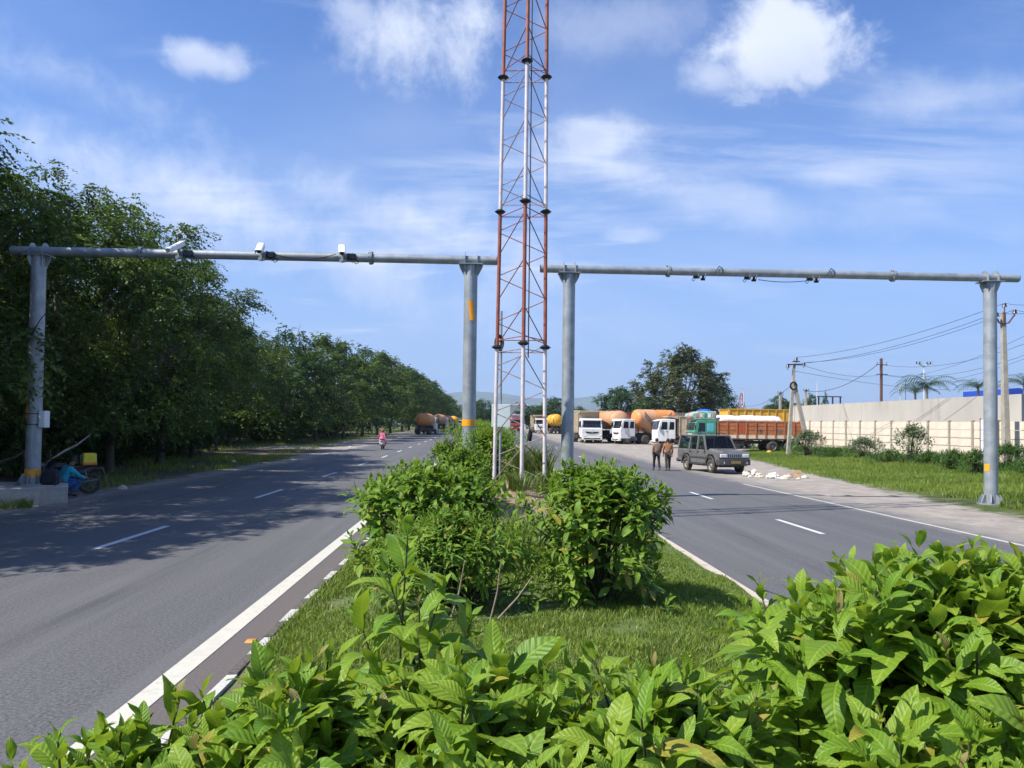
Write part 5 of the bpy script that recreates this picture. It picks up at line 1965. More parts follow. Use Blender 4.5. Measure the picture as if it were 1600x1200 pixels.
def frond_mesh(seed, L):
    r = np.random.default_rng(seed)
    n = 16
    t_ = np.linspace(0, 1, n)
    th = 1.0 - 2.1 * t_
    y = np.concatenate([[0], np.cumsum(np.cos(th[:-1]) * L / n)])
    z = np.concatenate([[0], np.cumsum(np.sin(th[:-1]) * L / n)])
    V, F = [], []
    for i in range(1, n):
        w = .75 * L / 3 * math.sin(math.pi * (t_[i] * .85 + .12))
        for s in (-1, 1):
            b_ = len(V)
            V += [(0, y[i], z[i]), (0, y[i] + .09, z[i] - .02), (s * w, y[i] + .35 * w, z[i] - .55 * w + r.normal(0, .04))]
            F.append((b_, b_ + 1, b_ + 2))
    for i in range(n - 1):
        b_ = len(V)
        V += [(-.03, y[i], z[i]), (.03, y[i], z[i]), (.0, y[i + 1], z[i + 1])]
        F.append((b_, b_ + 1, b_ + 2))
    return np_mesh('frond', np.array(V), np.array(F), M_PALM, smooth=False)


FR = [frond_mesh(k, 3.9) for k in range(3)]
for px, py, Y, s, lab in ((1448, 606, 92, 1.15, 'palm behind the wall under the floodlight mast'), (1528, 606, 95, .95, 'palm left of the right gantry column'), (1600, 602, 95, 1.0, 'palm at the right edge above the wall'),
                          (1430, 614, 94, .95, 'darker palm left of the floodlight mast')):
    p = at(px, py, Y)
    t = thing('palm_tree', lab, 'palm', (p.x, Y, G(Y)), 0, 'palms behind the wall')
    hz = p.z - G(Y)
    MB().tube([(0, 0, 0), (.1, 0, hz * .5), (0, 0, hz)], [.2, .15, .13], 8).build('trunk', M_BARKP, t)
    for k in range(15):
        o = link('frond', FR[k % 3], t)
        o.location = (0, 0, hz)
        o.rotation_euler = (rnd.uniform(-.25, .35), 0, k * 2.4 + rnd.uniform(-.2, .2))
        o.scale = (s, s, s)
# fallen pale branches under the left trees
for k, (a, b_, lab) in enumerate((((100, 705, 22.5), (140, 680, 23.5), 'pale slanting dead branch above the seated man'), ((5, 720, 22.8), (42, 703, 22.4), 'pale dead branch left of the left gantry column'))):
    p0, p1 = at(*a), at(*b_)
    m_ = p0.lerp(p1, .5) + Vector((0, 0, -.05))
    o = MB().tube([p0 + (p0 - p1) * .6, p0, m_, p1], [.02, .035, .03, .02], 6).build('dead_branch', M_BARKP)
    tag(o, lab, 'branch')

# ------------------------------------------------------------------ vehicles (local frame: nose towards -Y, ground at z = 0)
M_TYRE = pm('tyre_rubber', (.026, .025, .024), .9, var=.3, scale=9, dirt=.55, dirtcol=(.20, .165, .12))
M_RIM = pm('rim_steel', (.30, .28, .26), .6, var=.3, scale=12, dirt=.4, dirtcol=(.16, .12, .09), metal=.3)
M_CHASSIS = pm('chassis', (.035, .032, .030), .8, var=.4, scale=5, dirt=.4, dirtcol=(.13, .105, .08))
M_GLASS = pm('vehicle_glass', (.016, .021, .030), .10, var=.2, scale=3, spec=.35)
M_CABW = pm('lorry_white', (.78, .77, .74), .35, var=.06, scale=2, dirt=.28, dirtcol=(.46, .38, .28), coat=.2)
M_CABR = pm('lorry_red', (.36, .05, .035), .4, var=.15, scale=2, dirt=.3, coat=.2)
M_CABG = pm('lorry_green', (.05, .26, .16), .45, var=.2, scale=3, dirt=.3)
M_ORANGE = pm('tank_orange', (.66, .25, .06), .5, var=.14, scale=1.0, dirt=.35, dirtcol=(.46, .30, .18))
M_PALEOR = pm('tank_dusty_orange', (.56, .28, .13), .6, var=.16, scale=.8, dirt=.45, dirtcol=(.48, .36, .26))
M_YELLOW = pm('tank_yellow', (.78, .40, .02), .4, var=.12, scale=2, dirt=.2)
M_TIPY = pm('tipper_yellow', (.76, .40, .03), .5, var=.12, scale=2, dirt=.25)
M_BEIGE = pm('body_beige', (.50, .40, .27), .65, var=.2, scale=2, dirt=.4)
M_BROWN = pm('bed_brown', (.46, .15, .045), .6, var=.25, scale=2, dirt=.3, dirtcol=(.26, .13, .08))
M_CREAM = pm('bed_cream', (.72, .60, .42), .6, var=.12, scale=3, dirt=.25)
M_TARP = pm('white_tarp', (.74, .74, .75), .7, var=.14, scale=2.2, bump=.9, bscale=3)
M_LAMP = pm('headlamp', (.70, .70, .68), .12, var=.1)
M_PLATE = pm('number_plate', (.30, .20, .07), .5, var=.15)
M_PINK = pm('painted_pink', (.62, .22, .24), .55, var=.3, scale=5, dirt=.2)
M_BLUET = pm('blue_tarp', (.02, .10, .48), .5, var=.2, bump=.6, bscale=6)
M_DGREY = pm('stripe_grey', (.16, .14, .13), .7, var=.2)
M_SUV = pm('suv_grey', (.115, .115, .118), .42, var=.2, scale=2, dirt=.45, dirtcol=(.22, .195, .165), coat=.15)
M_SUVT = pm('suv_trim', (.045, .045, .047), .6, var=.2, dirt=.35, dirtcol=(.16, .14, .12))
M_CHROME = pm('chrome', (.62, .62, .62), .25, metal=.8, var=.1)

WHEELS = {}


def wheel(root, x, y, r, w, dual=False):
    key = (round(r, 3), round(w, 3))
    if key not in WHEELS:
        t = MB()
        prof = [(-w / 2, r * .58), (-w / 2, r * .88), (-w * .38, r * .985), (-w * .14, r), (w * .14, r), (w * .38, r * .985), (w / 2, r * .88), (w / 2, r * .58)]
        n = 26
        rings = [[(px_, rr * math.cos(6.2832 * k / n), rr * math.sin(6.2832 * k / n)) for k in range(n)] for px_, rr in prof]
        t.loft(rings, caps=False)
        m = MB()
        for s in (-1, 1):
            rr = [[(s * q, a_ * math.cos(6.2832 * k / 18), a_ * math.sin(6.2832 * k / 18)) for k in range(18)] for q, a_ in ((w * .42, r * .60), (w * .20, r * .54), (w * .16, r * .30), (w * .36, r * .24), (w * .38, r * .06))]
            m.loft(rr, caps=False)
            for k in range(8):
                a_ = 6.2832 * k / 8
                c_ = Vector((s * w * .17, r * .40 * math.cos(a_), r * .40 * math.sin(a_)))
                m.cyl(c_, c_ + Vector((s * .03, 0, 0)), r * .045, None, 6)
        WHEELS[key] = (t.mesh('wheel', M_TYRE), m.mesh('rim', M_RIM))
    tm, rm = WHEELS[key]
    o = link('wheel', tm, root)
    o.location = (x, y, r)
    link('rim', rm, o)
    return o


def axle(root, y, track, r=.52, w=.30, dual=False):
    for s in (-1, 1):
        wheel(root, s * track / 2, y, r, w * (1.9 if dual else 1))
    MB().cyl((-track / 2, y, r), (track / 2, y, r), .09, None, 8).build('axle', M_CHASSIS, root)


def lorry_cab(root, y0, mat, w=2.45, z0=.62, z1=2.86, dep=1.85, visor=True, mouth=True, band=None):
    """flat-nosed cab, nose plane at y0"""
    c = MB()
    c.prism([(y0 + .10, z0), (y0 + .02, z0 + .25), (y0, z0 + 1.0), (y0 + .05, z0 + 1.12), (y0 + .30, z1 - .20), (y0 + .48, z1 - .03), (y0 + .75, z1), (y0 + dep, z1 - .02), (y0 + dep, z0 + .25),
             (y0 + 1.35, z0 + .25), (y0 + 1.28, z0 + .02), (y0 + .35, z0)], 'x', -w / 2, w / 2)
    cab = c.build('cab', mat, root, bevel=.07)
    # windscreen follows the raked front, a little proud of it
    zb, zt_ = z0 + 1.17, z1 - .30
    sl = .25 / (z1 - .20 - z0 - 1.12)
    yb, yt = y0 + .05 + (zb - z0 - 1.12) * sl, y0 + .05 + (zt_ - z0 - 1.12) * sl
    g_ = MB()
    g_.add([(-w / 2 + .16, yb - .012, zb), (w / 2 - .16, yb - .012, zb), (w / 2 - .20, yt - .012, zt_), (-w / 2 + .20, yt - .012, zt_),
            (-w / 2 + .16, yb + .02, zb), (w / 2 - .16, yb + .02, zb), (w / 2 - .20, yt + .02, zt_), (-w / 2 + .20, yt + .02, zt_)],
           [(0, 1, 2, 3), (4, 5, 1, 0), (3, 2, 6, 7), (0, 3, 7, 4), (1, 5, 6, 2)])
    wsn = g_.build('windscreen', M_GLASS, cab)
    for sx in (-.45, .35):
        MB().cyl((sx, yb - .02, zb), (sx + .5, (yb + yt) / 2 - .02, zb + .28), .012, None, 5).build('wiper', M_BLACK, cab)
    for s in (-1, 1):
        x_ = s * (w / 2 + .004)
        for (ya, yb_) in ((y0 + .36, y0 + 1.0), (y0 + 1.15, y0 + dep - .16)):
            f = MB()
            f.prism([(ya + .02, z0 + 1.18), (yb_, z0 + 1.18), (yb_, z1 - .30), (ya + .12, z1 - .30)], 'x', x_ - .006, x_ + .006)
            f.build('side_window', M_GLASS, cab)
        MB().box((x_, y0 + 1.075, (z0 + z1) / 2 - .1), (.012, .018, z1 - z0 - .55)).build('door_seam', M_CHASSIS, cab)
        MB().box((x_ + s * .012, y0 + .95, z0 + 1.0), (.03, .16, .035)).build('door_handle', M_BLACK, cab)
        MB().box((s * (w / 2 - .34), y0 - .012 + .02, z0 + .23), (.42, .06, .17)).build('headlight', M_LAMP, cab, bevel=.015)
        m_ = MB()
        m_.tube([(s * (w / 2 - .05), y0 + .22, z1 - .35), (s * (w / 2 + .18), y0 + .02, z1 - .42)], .018, 5)
        m_.box((s * (w / 2 + .19), y0 + .02, z1 - .68), (.17, .07, .46))
        m_.build('mirror', M_BLACK, cab)
    if mouth:
        b = MB()
        pts_t = [(-.80 + 1.60 * k / 10, .66 + .04 * abs(k - 5) / 5) for k in range(11)]
        pts_b = [(-.70 + 1.40 * k / 10, .47 + .07 * (abs(k - 5) / 5) ** 2) for k in range(11)][::-1]
        b.prism([(a_, z0 + c_) for a_, c_ in pts_t + pts_b], 'y', y0 - .022, y0 + .03)
        b.build('grille', M_BLACK, cab)
        MB().cyl((0, y0 - .03, z0 + .62), (0, y0 + .02, z0 + .62), .075, None, 12).build('badge', M_CHROME, cab)
    if visor:
        v = MB()
        v.prism([(y0 + .28, z1 - .20), (y0 + .06, z1 - .22), (y0 + .07, z1 - .17), (y0 + .40, z1 - .07)], 'x', -w / 2 + .1, w / 2 - .1)
        v.build('visor', mat if band is None else band, cab)
    bp = MB()
    bp.box((0, y0 + .03, z0 - .10), (w - .04, .26, .34))
    bo = bp.build('bumper', mat if not band else mat, root, bevel=.04)
    MB().box((0, y0 - .107, z0 - .10), (w - .5, .012, .12)).build('bumper_slot', M_BLACK, bo)
    MB().box((0, y0 - .118, z0 - .13), (.52, .012, .15)).build('number_plate', M_PLATE, bo)
    return cab


def chassis(root, y0, y1, z=.85, w=.9):
    b = MB()
    for s in (-1, 1):
        b.box((s * w / 2, (y0 + y1) / 2, z), (.10, y1 - y0, .26))
    for k in range(6):
        b.box((0, y0 + (y1 - y0) * (k + .5) / 6, z), (w - .1, .10, .16))
    b.build('chassis', M_CHASSIS, root)
    for s in (-1, 1):
        MB().box((s * .85, y0 + 2.4, .75), (.55, .95, .5)).build('fuel_tank' if s > 0 else 'battery_box', M_CHASSIS, root, bevel=.05)


def ell(cx, cy, y, rx, rz, n=22, zlo=None):
    pts = []
    for k in range(n):
        a = 6.2832 * k / n
        z = math.sin(a) * rz
        if zlo is not None and z < 0:
            z = z / rz * zlo
        pts.append((cx + rx * math.cos(a), y, cy + z))
    return pts


def tank_body(root, y0, y1, zc, rx, rz, mat, lids=3, name='tank'):
    b = MB()
    L = y1 - y0
    st = [(0, .15), (.012, .55), (.035, .82), (.07, .96), (.11, 1.0), (.89, 1.0), (.93, .96), (.965, .82), (.988, .55), (1, .15)]
    b.loft([ell(0, zc, y0 + L * t_, rx * s, rz * s) for t_, s in st])
    o = b.build(name, mat, root)
    for k in range(lids):
        y = y0 + L * (k + .5) / lids
        MB().cyl((0, y, zc + rz - .04), (0, y, zc + rz + .14), .30, .27, 12).build('manhole', M_CHASSIS, o)
    for t_ in (.1, .37, .63, .9):
        q = MB()
        q.loft([ell(0, zc, y0 + L * t_ - .03, rx + .022, rz + .022), ell(0, zc, y0 + L * t_ + .03, rx + .022, rz + .022)])
        q.build('hoop', mat, o)
    return o


def rear_gear(root, y, plate=True):
    MB().box((0, y - .04, .72), (2.3, .10, .16)).build('rear_bumper', M_CHASSIS, root)
    for s in (-1, 1):
        MB().box((s * .95, y + .02, .88), (.34, .05, .14)).build('tail_light', pm('tail_red', (.35, .02, .015), .3), root)
        MB().box((s * .95, y + .01, .45), (.5, .02, .36)).build('mud_flap', M_BLACK, root)
    MB().box((0, y + .02, 1.02), (.5, .02, .16)).build('number_plate', M_PLATE, root)
    MB().box((.0, y + .03, .85), (.5, .12, .5)).build('valve_box', M_CHASSIS, root)
    MB().cyl((.28, y, .62), (.28, y + .08, .62), .10, None, 10).build('outlet', M_RIM, root)


def tanker(label, x, y, rz, mat, cabmat=None, L=8.6, group=None, z=None, zc=2.45, r=(1.22, 1.02), s=1.0):
    t = thing('tanker_lorry', label, 'tanker', (x, y, G(y) if z is None else z), rz, group)
    yf = -L / 2
    lorry_cab(t, yf, cabmat or M_CABW)
    chassis(t, yf + 1.5, L / 2, .9)
    tank_body(t, yf + 2.0, L / 2, zc, r[0], r[1], mat)
    for yy in (yf + 2.6, L / 2 - .8):
        MB().box((0, yy, 1.22), (1.8, .3, .5)).build('saddle', M_CHASSIS, t)
    axle(t, yf + .95, 2.0)
    axle(t, L / 2 - 2.2, 1.86, dual=True)
    axle(t, L / 2 - .95, 1.86, dual=True)
    rear_gear(t, L / 2)
    MB().box((1.0, L / 2 - .4, 1.75), (.06, .06, 2.2)).build('ladder_rail', M_CHASSIS, t)
    MB().box((.7, L / 2 - .05, 1.75), (.05, .05, 2.0)).build('ladder_rail', M_CHASSIS, t)
    t.scale = (s, s, s)
    return t


def tipper(label, x, y, rz, mat, cabmat, L=8.2, top=3.6, group=None, band=None, s=1.0, low=1.15, bodyw=2.5, mouth=True):
    t = thing('tipper_lorry', label, 'lorry', (x, y, G(y)), rz, group)
    yf = -L / 2
    lorry_cab(t, yf, cabmat, band=band, mouth=mouth)
    chassis(t, yf + 1.5, L / 2, .9)
    b = MB()
    y0, y1, hw = yf + 2.1, L / 2, bodyw / 2
    b.box((0, (y0 + y1) / 2, low + .06), (bodyw, y1 - y0, .12))
    for sx in (-1, 1):
        b.box((sx * (hw - .04), (y0 + y1) / 2, (low + top) / 2), (.08, y1 - y0, top - low))
    b.box((0, y0 + .04, (low + top) / 2), (bodyw, .08, top - low))
    b.box((0, y1 - .04, (low + top) / 2 - .1), (bodyw, .08, top - low - .2))
    body = b.build('body', mat, t)
    for k in range(9):
        yy = y0 + .1 + (y1 - y0 - .2) * k / 8
        for sx in (-1, 1):
            MB().box((sx * (hw + .03), yy, (low + top) / 2), (.08, .10, top - low - .05)).build('rib', mat, body)
    for sx in (-1, 1):
        MB().box((sx * hw, (y0 + y1) / 2, top + .03), (.14, y1 - y0 + .04, .10)).build('top_rail', mat, body)
    # canopy over the cab
    MB().prism([(y0, top - .25), (y0 - 1.0, top - .02), (y0 - 1.0, top + .04), (y0, top + .08)], 'x', -hw, hw).build('headboard', mat, body)
    axle(t, yf + .95, 2.0)
    axle(t, L / 2 - 2.3, 1.86, dual=True)
    axle(t, L / 2 - 1.05, 1.86, dual=True)
    rear_gear(t, L / 2 + .02)
    t.scale = (s, s, s)
    return t


G_LP = 'lorries in the roadside park'
G_LL = 'tankers parked along the left carriageway'
# row seen head-on in the truck park
tipper('white lorry seen head-on with a tall beige body, right of the median column', at(914.5, 690, 92).x, 92, .06, M_BEIGE, M_CABW, 8.0, 3.72, G_LP)
tk = tanker('white-cabbed lorry with a dusty orange tank trailing to the left', at(958, 690, 92.5).x, 92.5, math.radians(10), M_PALEOR, None, 9.4, G_LP, zc=2.75, r=(1.25, 1.12))
MB().loft([ell(0, 2.75, 1.0, 1.262, 1.132), ell(0, 2.75, 4.0, 1.262, 1.132)], caps=False).build('orange_section', M_ORANGE, tk)


# bulk-powder trailer with a V-shaped belly
def bulker(label, x, y, rz, s=1.0):
    t = thing('bulk_trailer_lorry', label, 'lorry', (x, y, G(y)), rz, G_LP)
    L = 8.4
    y0 = -L / 2 + 1.7
    prof = [(0, .25, .3), (.02, .7, .75), (.06, .95, 1.0), (.10, 1.0, 1.1), (.20, 1.0, 1.35), (.32, 1.0, 1.75), (.46, 1.0, 2.2), (.50, 1.0, 2.28), (.54, 1.0, 2.2), (.68, 1.0, 1.75), (.80, 1.0, 1.35),
            (.90, 1.0, 1.1), (.94, .95, 1.0), (.98, .7, .75), (1, .25, .3)]
    LL = 5.2
    b = MB()
    b.loft([ell(0, 3.0, y0 + LL * t_, 1.25 * q, 1.0 * q, 24, w) for t_, q, w in prof])
    tb = b.build('tank', M_ORANGE, t)
    b = MB()
    b.loft([ell(0, 3.0, y0 + LL * t_, 1.26 * q, 1.01 * q, 24, w * 1.005) for t_, q, w in prof[3:7]])
    b.build('dusty_end', M_PALEOR, tb)
    for sgn in (-1, 1):          # painted chevrons
        for off in (0, .34):
            for d_ in (-1, 1):
                q = MB()
                yc = y0 + LL * .5
                q.prism([(yc + d_ * (1.7 + .0), 3.75 - off), (yc + d_ * (1.7), 3.56 - off), (yc, 1.65 - off * .9), (yc, 1.90 - off * .9)], 'x', sgn * 1.245 - .03, sgn * 1.245 + .03)
                q.build('chevron', M_DGREY, tb)
    for k in range(4):
        yy = y0 + 1 + k * 1.6
        MB().cyl((0, yy, 3.96), (0, yy, 4.12), .28, None, 12).build('manhole', M_CHASSIS, tb)
    chassis(t, y0 + .3, L / 2 + .2, 1.0)
    for k in range(4):
        yy = y0 + 1.0 + k * 1.6
        for sx in (-1, 1):
            MB().box((sx * .8, yy, 1.4), (.10, .12, .8)).build('strut', M_CHASSIS, t)
    lorry_cab(t, -L / 2 - .4, M_CABW)
    axle(t, -L / 2 + .55, 2.0)
    axle(t, y0 + 1.1, 1.9, dual=True)
    for k in range(3):
        axle(t, L / 2 - .3 - k * 1.25, 1.9, dual=True)
    rear_gear(t, L / 2 + .3)
    t.scale = (s, s, s)
    return t


bulker('bulk lorry with a V-bellied orange tank and grey chevrons, under the big tree', at(1020, 690, 88).x, 88, math.radians(-78))
# white truck facing left behind the two walking men
tipper('white lorry standing side-on behind the two walking men, nose to the left', at(1084, 700, 75.5).x, 75.5, math.radians(-90), M_BEIGE, M_CABW, 8.0, 3.1, G_LP, mouth=False)


# ornate goods carrier with a brown slatted bed
def goods_carrier(label, x, y, rz):
    t = thing('goods_lorry', label, 'lorry', (x, y, G(y)), rz, G_LP)
    L = 9.6
    yf = -L / 2
    w = 2.5
    c = MB()
    c.prism([(yf + .05, .7), (yf, 1.7), (yf + .12, 2.55), (yf + .3, 2.72), (yf + 1.95, 2.75), (yf + 1.95, .95), (yf + 1.4, .95), (yf + 1.3, .7)], 'x', -w / 2, w / 2)
    cab = c.build('cab', M_CABG, t, bevel=.05)
    MB().prism([(yf + .06, 1.85), (yf + .14, 2.5), (yf + .10, 2.5), (yf + .02, 1.85)], 'x', -w / 2 + .15, w / 2 - .15).build('windscreen', M_GLASS, cab)
    for s in (-1, 1):
        x_ = s * (w / 2 + .004)
        MB().prism([(yf + .35, 1.75), (yf + .95, 1.75), (yf + .95, 2.5), (yf + .42, 2.5)], 'x', x_ - .006, x_ + .006).build('side_window', M_GLASS, cab)
        MB().prism([(yf + 1.1, 1.75), (yf + 1.7, 1.75), (yf + 1.7, 2.5), (yf + 1.1, 2.5)], 'x', x_ - .006, x_ + .006).build('side_window', pm('turquoise_panel', (.10, .42, .46), .5), cab)
        MB().box((x_, yf + 1.0, 1.25), (.014, 1.7, .08)).build('trim_stripe', M_CREAM, cab)
        MB().box((s * .8, yf - .01, 1.05), (.36, .05, .26)).build('headlight', M_LAMP, cab)
        MB().box((s * (w / 2 + .2), yf + .05, 2.1), (.16, .06, .4)).build('mirror', M_BLACK, cab)
    MB().box((0, yf - .03, 1.3), (1.5, .05, .5)).build('grille', M_CREAM, cab)
    MB().box((0, yf - .02, .65), (w, .25, .28)).build('bumper', M_PINK, t, bevel=.03)
    # ornate crown over the cab
    cr = MB()
    cr.prism([(yf + .1, 2.76), (yf - .25, 3.05), (yf - .2, 3.3), (yf + .4, 3.5), (yf + 1.95, 3.52), (yf + 1.95, 2.76)], 'x', -w / 2 + .02, w / 2 - .02)
    cro = cr.build('crown', pm('crown_green', (.30, .50, .38), .55, var=.4, scale=6, dirt=.2), t, bevel=.08)
    for s in (-1, 1):
        for k in range(5):
            MB().box((s * (w / 2 - .005), yf + .25 + k * .36, 3.15), (.03, .22, .34)).build('painted_panel', [M_PINK, M_CREAM, M_CABG, M_TARP, M_PINK][k], cro)
    MB().ball((0, yf + .12, 3.10), (1.10, .38, .36), 14, 8).build('front_dome', M_PINK, cro)
    b = MB()
    b.ball((0, yf + 1.2, 3.50), (.95, .70, .24), 14, 8)
    b.build('rolled_blue_tarp', M_BLUET, cro)
    # slatted bed
    y0, y1, z0, z1 = yf + 2.05, L / 2, 1.16, 2.62
    chassis(t, yf + 1.6, y1 - .1, .85)
    bed = MB().box((0, (y0 + y1) / 2, z0 - .02), (w, y1 - y0, .14)).build('bed_floor', M_CHASSIS, t)
    nb = 9
    bw = (y1 - y0) / nb
    for s in (-1, 1):
        x_ = s * (w / 2 - .03)
        for k in range(nb):
            ya = y0 + k * bw
            MB().box((x_, ya + bw / 2, z1 - .58), (.06, bw - .10, 1.12)).build('side_board', M_BROWN, bed)
            MB().box((x_, ya + bw / 2, z0 + .20), (.06, bw - .10, .36)).build('lower_board', M_CREAM, bed)
            for zz in (z1 - .36, z1 - .72):
                MB().box((x_ + s * .035, ya + bw / 2, zz), (.012, bw - .12, .025)).build('board_joint', M_CHASSIS, bed)
        for k in range(nb + 1):
            MB().box((x_ + s * .05, y0 + k * bw, (z0 + z1) / 2), (.09, .09, z1 - z0 + .02)).build('stake', pm('bed_post', (.40, .13, .055), .6, var=.2), bed)
        MB().box((x_, (y0 + y1) / 2, z1 + .04), (.12, y1 - y0 + .1, .10)).build('top_rail', M_BROWN, bed)
        for k, mm in ((2, M_CREAM), (4, M_DGREY), (4, M_CABG), (6, M_DGREY), (7, M_DGREY)):
            q = MB()
            yy = y0 + (k + .5) * bw
            q.cyl((x_ + s * .033, yy, z1 - .78), (x_ + s * .042, yy, z1 - .78), .19 if mm is not M_CABG else .12, None, 14)
            q.build('painted_emblem', mm, bed)
        MB().box((x_ + s * .036, y0 + 2.5 * bw, z1 - .55), (.014, bw * .62, .85)).build('hatch', pm('hatch_red', (.42, .08, .03), .6), bed)
    MB().box((0, y0 + .03, (z0 + z1) / 2), (w - .1, .06, z1 - z0)).build('front_board', M_BROWN, bed)
    MB().box((0, y1 - .03, (z0 + z1) / 2), (w - .1, .06, z1 - z0)).build('tailboard', M_BROWN, bed)
    # tarpaulin over the load
    r = np.random.default_rng(5)
    rings = []
    for k in range(23):
        t_ = k / 22
        yy = y0 + .1 + (y1 - y0 - 1.9) * t_
        e = min(1, t_ / .04, (1 - t_) / .05)
        hgt = (.54 + .03 * math.sin(k * .7) + r.normal(0, .022)) * (e ** .5) + .02
        ring = []
        for j in range(13):
            a = math.pi * j / 12
            ring.append((-(w / 2 - .10) * math.copysign(abs(math.cos(a)) ** .45, math.cos(a)), yy + r.normal(0, .015), z1 - .08 + (hgt + .08) * math.sin(a) ** .55 + r.normal(0, .018)))
        rings.append(ring)
    tb = MB()
    tb.loft(rings)
    tarp = tb.build('tarpaulin', M_TARP, t)
    for k in range(5):
        q = MB()
        yy = y0 + .9 + k * 1.05
        q.tube([(s_ * (w / 2 - .06), yy + .25 * s_, z1 + (.02 if abs(s_) == 1 else .52)) for s_ in (-1, -.8, 0, .8, 1)], .018, 5)
        q.build('rope', M_DGREY, tarp)
    axle(t, yf + 1.0, 2.0, .50)
    axle(t, y1 - 2.7, 1.9, .50, dual=True)
    axle(t, y1 - 1.2, 1.9, .50, dual=True)
    for yy in (y1 - 2.7, y1 - 1.2):
        for s in (-1, 1):
            MB().tube([(s * 1.1, yy + .66 * math.cos(a), .5 + .62 * math.sin(a)) for a in np.linspace(.35, 2.8, 9)], .05, 5).build('mudguard', M_BLACK, t)
    rear_gear(t, y1)
    return t


gc = at(1163, 705, 66.5)
goods_carrier('goods lorry with brown boarded bed under a white tarpaulin, nose to the left', gc.x, 66.5, math.radians(-91))
tipper('yellow tipper behind the white tarpaulin load', at(1195, 690, 79).x, 79, math.radians(94), M_TIPY, M_TIPY, 9.0, 3.95, G_LP)
# lorries glimpsed behind
tipper('lorry with a white covered body behind the orange tanks', at(930, 690, 112).x, 112, math.radians(80), M_TARP, M_CABW, 9.5, 4.0, G_LP)
tipper('lorry with a red ribbed container body behind the orange tanks', at(985, 690, 108).x, 108, math.radians(-80), pm('container_red', (.42, .075, .04), .6, var=.15), M_CABW, 9.5, 3.75, G_LP)
tipper('lorry with a beige body behind the side-on white cab', at(1068, 690, 90).x, 90, math.radians(-70), M_BEIGE, M_CABW, 8.0, 3.6, G_LP)
# on the right carriageway
tipper('red lorry with a white covered body coming along the right carriageway', at(805, 674, 178).x, 178, 0, M_TARP, M_CABR, 8.0, 3.75, 'lorries on the far right carriageway', band=M_CABR)
tipper('white tipper facing the viewer behind the right mast leg', at(842, 676, 152).x, 152, .05, M_BEIGE, M_CABW, 8.0, 3.5, 'lorries on the far right carriageway')
tanker('yellow tanker seen from behind, left of the right median column', at(864.5, 677, 148).x, 148, math.pi + .06, M_YELLOW, M_CABW, 8.6, 'lorries on the far right carriageway', zc=2.6, r=(1.2, 1.12))
# parked under the trees on the left
tanker('nearest orange tanker parked under the left trees, seen from behind', at(666, 677, 128).x, 128, math.pi - .10, M_ORANGE, M_CABW, 8.6, G_LL)
tanker('second tanker parked under the left trees, dusty brown', at(688, 672, 158).x, 158, math.pi - .06, M_PALEOR, M_CABW, 8.6, G_LL)
tanker('third tanker parked under the left trees, half hidden', at(700, 670, 188).x, 188, math.pi, M_PALEOR, M_CABW, 8.6, G_LL)
tanker('bright orange tanker at the head of the parked left row', at(709, 669, 196).x, 196, math.pi, M_YELLOW, M_CABW, 8.6, G_LL)
tipper('pale lorry far off on the left carriageway', at(718.5, 667, 270).x, 270, 0, M_BEIGE, M_CABW, 8.0, 3.4, G_LL)


# ------------------------------------------------------------------ grey utility vehicle
def tinted_glass():
    m, N, p, out = base_mat('tinted_glass')
    tr = N.new('ShaderNodeBsdfTransparent')
    tr.inputs['Color'].default_value = (.30, .33, .35, 1)
    gl_ = N.new('ShaderNodeBsdfGlossy')
    gl_.inputs['Roughness'].default_value = .03
    fr = N.new('ShaderNodeFresnel')
    fr.inputs['IOR'].default_value = 1.5
    mx = N.new('ShaderNodeMixShader')
    m.node_tree.links.new(fr.outputs[0], mx.inputs[0])
    m.node_tree.links.new(tr.outputs[0], mx.inputs[1])
    m.node_tree.links.new(gl_.outputs[0], mx.inputs[2])
    m.node_tree.links.new(mx.outputs[0], out.inputs['Surface'])
    return m


M_TINT = tinted_glass()


